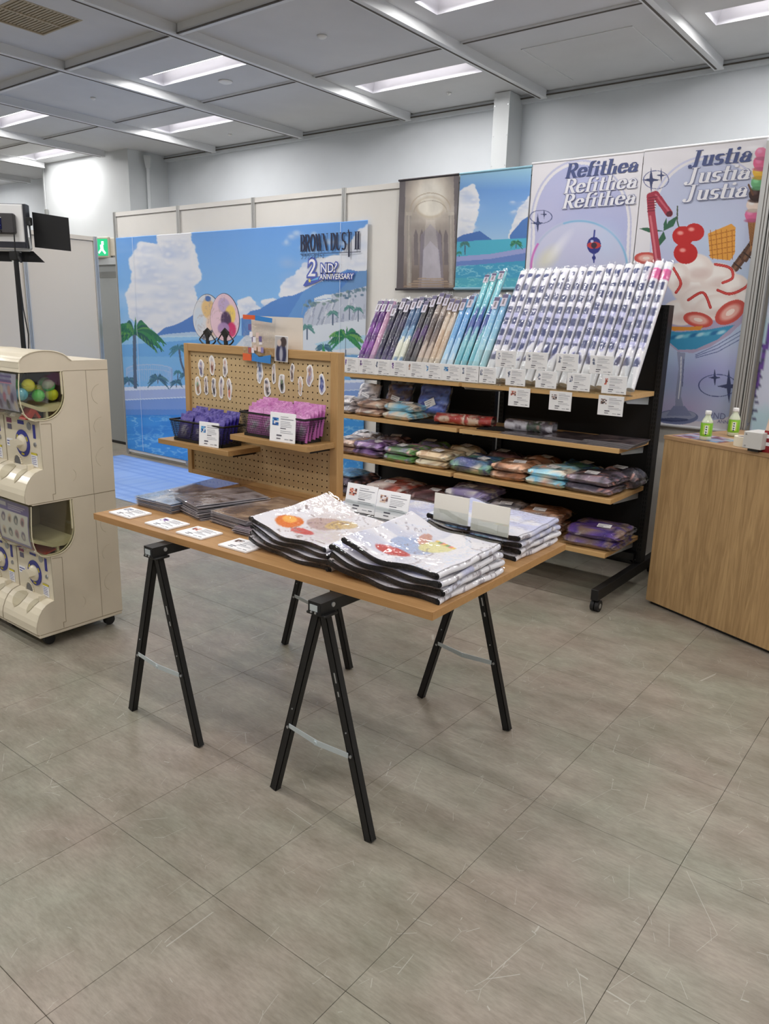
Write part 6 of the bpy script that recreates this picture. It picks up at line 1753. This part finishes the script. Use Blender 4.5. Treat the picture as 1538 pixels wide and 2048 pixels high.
# ================================================================== CAPSULE MACHINES
m_iv = mat('ivory_plastic', (232, 222, 198), .38, coat=.25, grain=.02, gscale=8)
m_ivs = mat('ivory_side', (218, 207, 186), .5, grain=.035, gscale=5)
m_ivd = mat('ivory_inner', (150, 136, 108), .6)
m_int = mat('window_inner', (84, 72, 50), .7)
m_hood = clear('hood_clear', (236, 238, 226), gloss=.06, rough=.03)
m_blue = mat('dial_blue', (46, 52, 150), .4)
m_yel = mat('sticker_yellow', (222, 206, 60), .5)
m_chr = mat('coin_metal', (170, 172, 176), .3, metal=.8)
def capsule_machine(x1, y0, zb, H_, top, label, poster, seed, caps=True):
    """right face at x1, front at y0"""
    t = empty('capsule_machine', (x1-.15, y0, zb), 0, label, 'capsule machine', 'capsule toy machines')
    hw = .1495; D = .425; W0, W1 = .345, (.545 if top else H_-.006)
    Dn = [(.095, W0), (.118, W0)]+[(.118+.0965*math.sin(q*PI/20), W0+.105-.105*math.cos(q*PI/20)) for q in range(1, 11)]+[(.2145, W1)]
    prof = [(.02, .0), (.006, .008), (.006, .04), (.011, .062), (.022, .09), (.038, .114), (.058, .131), (.080, .139), (.095, .142)] + Dn
    prof += [(.035, W1)] if not top else [(.028, W1)]
    if top: 
        DOME = [(.028, W1), (.030, .560)]+[(.14-.112*math.cos(q*PI/16), .568+.062*math.sin(q*PI/16)**.8) for q in range(1, 15)]+[(.256, .588)]
        prof += DOME[1:]+[(D, .588)]
    else: prof += [(.03, H_-.001), (D, H_-.001)]
    prof += [(D, 0)]
    b = MB().prism(prof, 'x', -hw+.001, hw-.001)
    b.build('body', m_ivs, t)
    # front skin (glossy face + tray)
    f = MB()
    fp = [(.006, .008), (.006, .04), (.011, .062), (.022, .09), (.038, .114), (.058, .131), (.080, .139), (.095, .142), (.095, W0)]
    for (a, b_), (c_, d_) in zip(fp[:-1], fp[1:]): f.quad((-hw+.002, a-.0012, b_), (hw-.002, a-.0012, b_), (hw-.002, c_-.0012, d_), (-hw+.002, c_-.0012, d_))
    f.build('front_cover', m_iv, t, True)
    if top:
        f = MB(); tp = DOME
        for (a, b_), (c_, d_) in zip(tp[:-1], tp[1:]): f.quad((-hw-.001, a-.001, b_+.0015), (hw+.001, a-.001, b_+.0015), (hw+.001, c_-.0, d_+.0018), (-hw-.001, c_-.0, d_+.0018))
        f.build('dome_lid', m_iv, t, True)
        for s in (-1, 1): MB().path([(s*hw, a, b_+.001) for a, b_ in tp], .0028, 6).build('lid_rim', m_iv, t)
        text('カプセルステーション', (-.115, .0385, .572), .026, m_blue, t, rot=(math.radians(58), 0, 0), xs=.72)
        q = MB().box(-.118, .0335, .5665, .072, .0345, .568); 
        text('Gacha', (.02, .0635, .603), .022, m_blue, t, rot=(math.radians(40), 0, 0), shear=.3)
    # window: dark interior, ledge, chute, frame, hood
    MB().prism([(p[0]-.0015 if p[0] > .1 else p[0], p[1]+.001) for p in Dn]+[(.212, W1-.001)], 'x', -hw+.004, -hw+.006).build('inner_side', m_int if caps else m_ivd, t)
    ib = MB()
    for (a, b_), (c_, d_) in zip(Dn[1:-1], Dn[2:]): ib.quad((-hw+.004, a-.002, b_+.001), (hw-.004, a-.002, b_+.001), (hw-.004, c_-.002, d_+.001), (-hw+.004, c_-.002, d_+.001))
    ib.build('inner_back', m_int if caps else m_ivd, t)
    lg = MB().prism([(.03, .418), (.035, .428), (.11, .398), (.205, .415), (.205, .40), (.165, .38), (.11, .382), (.035, .415)], 'x', -hw+.01, hw-.006)
    lg.prism([(.13, .348), (.142, .348), (.14, .382), (.132, .382)], 'x', hw-.03, hw-.01)
    lg.prism([(.05, .40), (.06, .40), (.06, .54), (.05, .54)], 'x', -hw+.03, -hw+.04) if False else None
    lg.build('inner_ledge', mat('inner_cream', (206, 196, 164), .5), t)
    rp_ = MB()
    if caps:
        rp_.prism([(.04, .355), (.075, .41), (.09, .388), (.065, .352)], 'x', hw-.06, hw-.008).prism([(.11, .36), (.09, .393), (.08, .388), (.10, .355)], 'x', hw-.06, hw-.01)
    else: rp_.prism([(.082, .356), (.15, .376), (.15, .368), (.082, .350)], 'x', -hw+.03, hw-.02)
    rp_.build('red_flap', mat('flap_red', (176, 58, 44), .5), t)
    fr = MB()
    loop = [(.028, W1-.003)]+[(.022, .50), (.020, .45), (.024, .41), (.034, .378), (.052, .356), (.075, W0+.003)]+[(p[0], p[1]+.002) for p in Dn[1:-1]]+[(.213, W1-.003)]
    for s in (-1, 1):
        fr.path([(s*hw, a, b_) for a, b_ in loop], .0024, 6); fr.path([(s*(hw-.003), a-.006, b_+.006) for a, b_ in loop[4:]], .003, 6)
    fr.path([(s*hw if False else hw-.002, .205, W1-.004), (hw-.002, .205, .45)], .005, 6)
    fr.build('window_frame', mat('frame_cream', (222, 212, 182), .4), t)
    h = MB()
    fr_l = loop[:8]
    for (a, b_), (c_, d_) in zip(fr_l[:-1], fr_l[1:]): h.quad((-hw, a, b_), (hw, a, b_), (hw, c_, d_), (-hw, c_, d_))
    h._add([(hw, a, b_) for a, b_ in loop], [tuple(range(len(loop)))])
    h.build('clear_hood', m_hood, t)
    # printed insert behind the hood front
    X, Zz = np.meshgrid(np.linspace(-hw+.004, hw-.03, 46), np.linspace(W1-.008, .385, 44))
    c = Canvas(X, Zz, (150, 146, 196)); n = c.noise(.05, .05, seed)
    if poster == 0:
        c.blend(np.clip((n-.45)*6, 0, 1), (196, 190, 226)); rr = random.Random(3)
        for i in range(12): c.ell(-hw+.02+i*.021, .47-.03*(i % 3), .013, .02, [(90,60,120),(226,206,200),(196,110,150),(40,36,60),(210,150,150)][i % 5], .9, soft=.2)
        for z_ in (.525, .505): c.rect(-.11, z_-.005, .08, z_+.004, (110, 84, 160)); 
        c.rect(-.1, .495, .09, .499, (230, 130, 170))
    else:
        c.C[:] = (104, 88, 172); c.rect(-hw+.012, .395, hw-.038, .525, (234, 230, 240))
        for i in range(4):
            for j in range(2):
                x_ = -hw+.05+i*.055; z_ = .495-.062*j
                c.ell(x_, z_, .017, .02, [(96,80,130),(226,200,190),(70,80,100),(190,140,160)][(i+j) % 4], 1, soft=.15); c.ell(x_, z_-.004, .009, .012, [(220,206,210),(90,80,110)][(i+j) % 2], .9, soft=.2)
        for k_ in range(3): c.rect(-.06, .552-.008*k_, .09-.02*k_, .555-.008*k_, (190, 180, 226))
        c.rect(-.13, .545, -.075, .562, (220, 214, 240))
    yy = np.interp(Zz, [.36, .385, .43, .49, .545], [.045, .032, .025, .025, .031])
    grid_mesh('display_sheet', np.stack([X, yy, Zz], -1), c.C, m_vgloss, t)
    # control face
    F = .0935
    y_ = F
    MB().lathe([(.036, 0), (.058, 0), (.058, .003), (.036, .003)], (0, 0, 0), 36, 0, Matrix.Translation((0, y_, .237)) @ Matrix.Rotation(PI/2, 4, 'X')).build('dial_ring', m_blue, t)
    for a in (20, 140, 260):
        ya = MB()
        for da in (0, 8, 16): ya.box(.047*math.cos(math.radians(a+da))-.004, y_-.0042, .237+.047*math.sin(math.radians(a+da))-.004, .047*math.cos(math.radians(a+da))+.004, y_-.0031, .237+.047*math.sin(math.radians(a+da))+.004)
        ya.build('dial_arrow', m_yel, t)
    kn = MB().lathe([(0, .022), (.02, .022), (.034, .012), (.038, .004), (.038, .001)], (0, 0, 0), 28, 0, Matrix.Translation((0, y_, .237)) @ Matrix.Rotation(PI/2, 4, 'X'))
    kn.prism([(-.036, .236), (-.028, .252), (0, .258), (.024, .250), (.032, .236), (.02, .224), (-.02, .222)], 'y', y_-.042, y_-.014)
    kn.build('turn_knob', m_iv, t, True, angle=.8)
    MB().lathe([(0, .0), (.026, 0), (.026, .003), (0, .003)], (0, 0, 0), 24, 0, Matrix.Translation((-.055, y_-.0005, .150)) @ Matrix.Rotation(PI/2, 4, 'X')).build('chute_door', mat('chute_glass', (96, 96, 100), .15, coat=.6), t)
    ch = MB()
    pts = [(-.055+.032*math.cos(math.radians(a)), .142+.038*math.sin(math.radians(a))) for a in range(0, 181, 15)]
    for p, q in zip(pts[:-1], pts[1:]): ch.tube((p[0], y_-.002, p[1]), (q[0], y_-.002, q[1]), .004, 6)
    ch.build('chute_arch', m_iv, t, True)
    for cx_, rx_, sk in ((-.062, .042, .0), (.062, .020, .012)):
        sc_ = MB(); rows_ = []
        for q in range(13):
            u = -1+q/6; yy_ = .049+.031*u
            zz_ = float(np.interp(yy_, [.011,.022,.038,.058,.080,.095], [.062,.09,.114,.131,.139,.142]))+.0016
            hw_ = rx_*math.sqrt(max(0, 1-u*u))+.0004; rows_.append((cx_+sk*u, hw_, yy_-.0026, zz_))
        for p, q in zip(rows_[:-1], rows_[1:]): sc_.quad((p[0]-p[1], p[2], p[3]), (p[0]+p[1], p[2], p[3]), (q[0]+q[1], q[2], q[3]), (q[0]-q[1], q[2], q[3]))
        sc_.build('tray_scoop', mat('scoop_shade', (192, 182, 154), .5), t)
    MB().rbox(.080, .058, .130, .090, .086, .158, r=.002).build('lever', m_iv, t)
    s2 = MB()
    s2.rbox(.094, y_-.002, .268, .112, y_+.001, .326, r=.0008, m=0)
    s2.rbox(-.03, y_-.002, .318, .02, y_+.001, .334, r=.0008, m=0)
    s2.build('blue_sticker', m_blue, t)
    MB().rbox(-.125, y_-.002, .316, -.085, y_+.001, .336, r=.0005).build('coin_sticker', mat('sticker_mix', (150, 80, 110), .5), t)
    MB().box(-.12, y_-.002, .288, -.088, y_-.0005, .310).build('photo_sticker', mat('sticker_dark', (110, 106, 130), .5), t)
    cm = MB().lathe([(0, .003), (.016, .003), (.017, 0)], (0, 0, 0), 18, 0, Matrix.Translation((.064, y_, .316)) @ Matrix.Rotation(PI/2, 4, 'X'))
    cm.build('coin_slot', m_chr, t); 
    MB().lathe([(0, .004), (.009, .004), (.010, 0)], (0, 0, 0), 16, 0, Matrix.Translation((.103, y_, .242)) @ Matrix.Rotation(PI/2, 4, 'X')).box(.101, y_-.0048, .236, .105, y_-.004, .248).build('key_lock', m_chr, t)
    n_ = MB().box(.064, y_-.002, .146, .112, y_-.0004, .205).box(.064, y_-.0022, .196, .112, y_-.0005, .205, 1)
    for k_ in range(5): n_.box(.068, y_-.0024, .188-.008*k_, .106-.004*(k_ % 2), y_-.002, .190-.008*k_, 2)
    n_.build('notice_sticker', [m_paper, m_yel, m_blue], t)
    w_ = MB().box(-.138, y_-.002, .212, -.082, y_-.0006, .245)
    for k_ in range(2): w_.box(-.134, y_-.0026, .232-.012*k_, -.088, y_-.002, .236-.012*k_, 1)
    w_.build('maker_sticker', [m_paper, m_blue], t)
    # side seams and worn circular marks
    for (cy_, cz_, r_, a0, a1) in ((.385, .44, .045, 100, 260), (.38, .30, .04, 90, 230), (.385, .16, .045, 95, 255), (.21, .10, .03, -60, 60)):
        MB().path([(hw-.0008, cy_+r_*math.cos(math.radians(a)), cz_+r_*math.sin(math.radians(a))) for a in range(a0, a1, 16)], .0010, 4).build('worn_mark', mat('mark_light', (196, 184, 160), .6), t)
    sm = MB().box(hw-.0012, .318, 0.0, hw-.0002, .3195, H_ if not top else .545)
    sm.path([(hw-.0006, .10, W0-.012), (hw-.0006, .145, W0-.014), (hw-.0006, .140, .03), (hw-.0006, .128, .03), (hw-.0006, .128, .005)], .0011, 4)
    if top: sm.box(hw-.0012, .215, .5455, hw-.0002, D, .547)
    sm.box(hw-.0012, 0.02, .0, hw-.0002, D, .0016)
    sm.build('panel_seam', mat('seam_brown', (146, 132, 106), .7), t)
    if caps:
        cc = [((236,226,60),(226,220,40)), ((60,180,70),(90,200,90)), ((80,170,210),(120,190,220)), ((90,200,110),(190,190,190)), ((210,214,40),(190,200,60))]
        posn = [(hw-.045, .085, .490, 0), (hw-.045, .172, .485, 3), (hw-.048, .125, .445, 1), (hw-.045, .052, .455, 2), (hw-.045, .183, .447, 4), (hw-.10, .1, .47, 1), (hw-.1, .155, .46, 0), (hw-.105, .055, .49, 1), (hw-.16, .1, .45, 4), (hw-.16, .16, .46, 2), (hw-.095, .185, .49, 3)]
        for i, (a, b_, z_, k_) in enumerate(posn):
            u = empty('toy_capsule', (t.location.x+a, t.location.y+b_, t.location.z+z_), 0, ['yellow', 'green', 'light blue', 'green and clear', 'olive yellow'][k_]+' round toy capsule behind the upper machine window, '+('at the front' if i < 5 else 'at the back')+f', number {["one","two","three","four","five","six","seven","eight","nine","ten","eleven"][i]}', 'capsule', 'toy capsules in the upper machine', rot=(.5*i, .4*i, 0))
            R_ = .0265
            up_ = MB(); lo_ = MB(); N_ = 16
            up_.lathe([(R_*math.cos(q*PI/12), R_*math.sin(q*PI/12)) for q in range(0, 7)], n=N_)
            lo_.lathe([(R_*math.sin(q*PI/12), -R_*math.cos(q*PI/12)) for q in range(0, 7)], n=N_); lo_.lathe([(R_*1.03, -.0015), (R_*1.03, .0015)], n=N_)
            col, col2 = cc[k_]
            lo_.build('capsule_base', mat(f'capsule_tint_{k_}', col, .2, coat=.6), u, True)
            up_.build('capsule_cover', mat(f'capsule_cover_{k_}', col2 if k_ != 3 else (170, 176, 166), .12, coat=.8), u, True)
    return t
MX = -3.052; MY = 1.502
capsule_machine(MX, MY, .6565, .59, True, 'upper ivory capsule machine in the right column, capsules in its window', 0, 1, True)
capsule_machine(MX, MY, .0705, .586, False, 'lower ivory capsule machine in the right column, empty window', 1, 2, False)
capsule_machine(MX-.303, MY, .6565, .59, True, 'upper ivory capsule machine in the left column, cut by the picture edge', 0, 3, True) if False else None
a_ = capsule_machine(MX-.303, MY, .6565, .59, True, 'upper ivory capsule machine in the left column at the picture edge', 0, 5, False)
b_ = capsule_machine(MX-.303, MY, .0705, .586, False, 'lower ivory capsule machine in the left column at the picture edge', 1, 6, False)
for k_, xo in enumerate((MX-.15, MX-.453)):
    dy = empty('machine_dolly', (xo, MY+.21, 0), 0, ['ivory caster base under the right column of capsule machines', 'ivory caster base under the left column of capsule machines'][k_], 'dolly')
    MB().rbox(-.149, -.195, .055, .149, .213, .0700, r=.003).build('base_frame', m_ivs, dy)
    for sx, sy in ((.1, -.13), (.1, .17), (-.1, -.13), (-.1, .17)):
        c_ = MB().tube((sx-.011, sy, .0255), (sx+.011, sy, .0255), .025, 18).prism([(sy-.02, .03), (sy+.016, .054), (sy-.016, .054)], 'x', sx-.014, sx-.012).prism([(sy-.02, .03), (sy+.016, .054), (sy-.016, .054)], 'x', sx+.012, sx+.014)
        c_.build('caster', mat('caster_rubber', (22, 22, 24), .6), dy, True, angle=.6)

# ================================================================== STUDIO LIGHT ON STAND (seen from behind)
lsx, lsy = aty(39, 600, 2.4)[0], 2.4
ang = math.atan2(2.4, -lsx)   # direction
ls = empty('studio_light', (lsx, lsy, 0), math.radians(38), 'studio light panel with black barn doors on a black stand, seen from behind', 'studio light')
m_lp = mat('lamp_back_silver', (240, 240, 240), .45)
zt_, zb_ = 2.045, 1.80
x0_, x1_ = -.42, .075
MB().rbox(x0_, -.02, zb_, x1_, .03, zt_, r=.008).build('lamp_housing', m_lp, ls)
MB().box(x0_-.002, .0, zt_-.004, x1_+.006, .035, zt_+.004).box(x1_-.002, -.018, zb_, x1_+.014, .034, zt_).box(x0_, -.021, zb_, x1_, -.018, zb_+.035).build('housing_edge', mat('dark_slate', (44, 46, 54), .4), ls)
bx = MB().rbox(-.25, -.055, zb_+.075, .032, -.02, zt_-.055, r=.008); bx.build('control_box', mat('control_grey', (62, 60, 62), .5), ls)
MB().box(-.115, -.057, zb_+.10, -.04, -.055, zt_-.08).build('screen', mat('screen_blue', (20, 22, 60), .2, emit=.15), ls)
q = MB().box(-.1, -.0585, zt_-.075, -.055, -.0565, zt_-.067).box(-.115, -.0585, zt_-.082, -.04, -.0565, zt_-.079)
for k_ in range(4): q.box(-.098, -.0585, zt_-.095-.01*k_, -.058+.004*k_, -.0572, zt_-.092-.01*k_, 1)
q.build('screen_print', [m_paper, mat('screen_text', (90, 100, 200), .4, emit=.2)], ls)
kb = MB()
for x in (-.098, -.052): kb.tube((x, -.055, zb_+.088), (x, -.068, zb_+.088), .010, 16)
kb.build('knob', m_black, ls)
MB().path([(x1_+.012, .0, 1.95), (x1_+.02, -.01, 1.86), (x1_+.024, -.005, 1.80), (x1_+.012, 0, zb_-.01), (-.02, 0, zb_-.012), (x0_, 0, zb_-.012)], .008, 8).build('yoke', mat('yoke_silver', (208, 210, 212), .3, metal=.5), ls)
MB().rbox(x1_+.008, -.02, 1.93, x1_+.04, .01, 1.975, r=.004).tube((x1_+.03, -.02, 1.95), (x1_+.045, -.045, 1.925), .006, 8).build('tilt_clamp', m_black, ls)
MB().prism([(x1_+.02, 1.812+.0), (x1_+.02, 2.012), (x1_+.235, 1.985), (x1_+.237, 1.795)], 'y', .055, .058).build('barn_door', m_blackm, ls)
MB().prism([(-.26, zb_-.012), (.09, zb_-.012), (.155, 1.725), (-.195, 1.725)], 'y', .04, .043).build('barn_door', m_blackm, ls)
MB().rbox(-.03, -.02, zb_-.07, .03, .02, zb_-.02, r=.004).tube((.02, -.01, 1.76), (.045, -.03, 1.72), .007, 8).tube((-.012, 0, 1.72), (-.012, 0, 1.75), .012, 10, 1).build('stand_clamp', [m_black, m_lp], ls)
pl = MB().tube((0, 0, .25), (0, 0, zb_-.065), .0145, 14); pl.build('pole', m_black, ls)
MB().tube((0, 0, .2), (0, 0, .95), .018, 14).rbox(-.03, -.03, .92, .03, .03, .97, r=.004).build('lower_pole', m_black, ls)
for k_ in range(3):
    a = k_*2*PI/3+.4
    MB().tube((.02*math.cos(a), .02*math.sin(a), .5), (.42*math.cos(a), .42*math.sin(a), .012), .011, 8).build('leg', m_black, ls)
MB().path([(.03, -.058, zb_+.085), (.028, -.06, zb_-.02), (.03, -.04, 1.70), (.022, -.02, 1.60), (.028, -.02, 1.45), (.045, -.02, 1.3), (.03, -.02, 1.1), (.015, -.02, .95)], .0035, 6).build('power_cord', m_black, ls)

# ================================================================== COUNTER AT THE RIGHT
CA = -.3995
ct = empty('counter', (-1.243, 3.936, 0), CA, 'oak-look counter cabinet with plain front panel at the right', 'counter')
m_cw = wood('counter_oak', (196, 162, 114), (146, 114, 74), 1.3, 'z', .55, .55)
m_ct = mat('counter_top_brown', (168, 134, 96), .5, grain=.04, gscale=30)
MB().box(0, 0, .02, 1.5, .59, .893).build('cabinet_body', mat('counter_side', (176, 142, 100), .55, grain=.05, gscale=20), ct)
MB().box(.001, -.0022, .0205, 1.499, -.0002, .892).build('front_panel', m_cw, ct)
MB().rbox(-.004, -.006, .893, 1.504, .594, .912, r=.0012).build('counter_top', m_ct, ct)
MB().box(.02, .02, 0, 1.48, .57, .02).build('plinth', m_black, ct)
CT = .9125
def bottle(px, py, label):
    p = atz(px, py, CT)
    t = empty('tea_bottle', (p[0], p[1], CT), .3, label, 'bottle', 'green tea bottles on the counter')
    R_ = .0275
    MB().lathe([(0, .003), (R_*.8, 0), (R_, .006), (R_, .02), (R_*.97, .03)], n=20).build('bottle_body', mat('pet_clear', (214, 222, 196), .08, coat=.8), t, True)
    MB().lathe([(R_, .084), (R_*.98, .09), (R_*.75, .104), (R_*.45, .118), (.0125, .122), (.0125, .13)], n=20).build('bottle_shoulder', mat('pet_clear', (214, 222, 196), .08, coat=.8), t, True)
    MB().lathe([(R_*.985, .02), (R_*1.02, .022), (R_*1.02, .084), (R_*.985, .086)], n=24).build('label_wrap', mat('tea_green', (130, 196, 40), .3, coat=.4), t, True)
    q = MB()
    def wrap(a0, a1, z0, z1, m_, e=1.03, n=6):
        for i in range(n):
            u, v = a0+(a1-a0)*i/n, a0+(a1-a0)*(i+1)/n
            q.quad((R_*e*math.cos(u), R_*e*math.sin(u), z0), (R_*e*math.cos(v), R_*e*math.sin(v), z0), (R_*e*math.cos(v), R_*e*math.sin(v), z1), (R_*e*math.cos(u), R_*e*math.sin(u), z1), m_)
    wrap(-2.2, -1.1, .03, .078, 0); wrap(-1.9, -1.35, .034, .074, 1, 1.035)
    for z_ in (.042, .054, .066): wrap(-1.78, -1.5, z_-.003, z_+.004, 2, 1.04)
    wrap(-1.74, -1.55, .028, .036, 3, 1.042)
    q.build('label_print', [mat('tea_lime', (186, 224, 90), .3, coat=.4), m_paper, mat('tea_ink', (80, 110, 90), .5), mat('tea_navy', (50, 60, 96), .5)], t)
    MB().lathe([(.0138, .126), (.0145, .128), (.0145, .142), (.0125, .1445), (0, .1445)], n=20).build('cap', m_white, t, True)
    return t
bottle(1410, 880, 'green tea bottle with white cap, left of two on the counter')
bottle(1465, 872, 'green tea bottle with white cap, right of two behind the tape roll')
p = atz(1476, 893, CT)
tr_ = MB()
R1, R2, h_ = .052, .038, .045
tr_.lathe([(R2, 0), (R1, 0), (R1, h_), (R2, h_), (R2, 0)], n=36)
o = tr_.build('tape_roll', mat('masking_tape', (232, 226, 206), .6), None, True, (p[0]+.02, p[1]+.045, CT), angle=.6); tag(o, 'wide roll of cream masking tape on the counter', 'tape')
MB().lathe([(R2-.002, .001), (R2-.0005, .001), (R2-.0005, h_-.001), (R2-.002, h_-.001), (R2-.002, .001)], n=36).build('core', mat('tape_core', (150, 140, 136), .8), o, True)
def cl(x, y, z=0): 
    c_, s_ = math.cos(CA), math.sin(CA); return (-1.243+c_*x-s_*y, 3.936+s_*x+c_*y, z)
pz = atz(1395, 868, CT); pz = (pz[0], pz[1])
X, Y = np.meshgrid(np.linspace(-.13, .13, 40), np.linspace(-.1, .1, 30)); c = Canvas(X, Y, (206, 190, 206)); n = c.noise(.06, .03, 4); c.blend(np.clip((n-.5)*8, 0, 1), (120, 40, 50)); c.blend(np.clip((c.noise(.05, .05, 9)-.55)*8, 0, 1), (120, 160, 200))
o = grid_mesh('printed_leaflet', np.stack([X, Y, np.full_like(X, .001)], -1), c.C, m_vgloss, None)
q_ = cl(.15, .13); o.location = (q_[0], q_[1], CT); o.rotation_euler = (0, 0, CA+.1); s_ = o.modifiers.new('t', 'SOLIDIFY'); s_.thickness = .0012; s_.offset = -1
tag(o, 'colourful printed leaflet lying under the tea bottles', 'leaflet')
bp = atz(1488, 901, CT)
wb = empty('white_device_box', (bp[0], bp[1], CT), CA+.12, 'small light grey box with corner screws on a black foot', 'device')
MB().rbox(-.012, 0, .012, .075, .12, .088, r=.002).build('case', mat('device_grey', (206, 204, 200), .5), wb)
MB().box(.01, .01, 0, .06, .1, .012).build('foot', m_black, wb)
sb = MB()
for x, z in ((.0, .024), (.0, .076)): sb.tube((x, .0005, z), (x, -.0015, z), .004, 10)
sb.build('screw', m_screw, wb)
bp = atz(1519, 903, CT)
pn = empty('flyer_stand', (bp[0], bp[1], CT), CA+.12, 'red and cream flyer stand at the right picture edge on the counter', 'flyer stand')
m_rf = mat('flyer_red', (150, 26, 36), .35, coat=.4)
fl = MB().prism([(0, 0), (.15, 0), (.175, .16), (.022, .17)], 'y', 0, .002); fl.build('flyer', mat('flyer_cream', (232, 206, 186), .4, coat=.3), pn)
MB().prism([(0, 0), (.15, 0), (.16, .095), (.011, .098)], 'y', -.0006, 0).build('red_band', m_rf, pn)
MB().prism([(.014, .03), (.045, .03), (.048, .08), (.018, .08)], 'y', -.0012, -.0007).prism([(.02, .046), (.04, .046), (.041, .064), (.022, .064)], 'y', -.0016, -.0012, 1).build('white_block', [m_paper, m_rf], pn)
text('HAPPY', (.006, -.0012, .008), .017, m_paper, pn, xs=.9) if False else None
MB().prism([(.03, .125), (.15, .12), (.16, .15), (.045, .155)], 'y', -.0008, 0).build('blue_shape', mat('flyer_blue', (90, 160, 210), .4), pn)
MB().prism([(0, 0), (.03, 0), (.03, .05)], 'x', .07, .072).build('prop_leg', m_paper, pn)
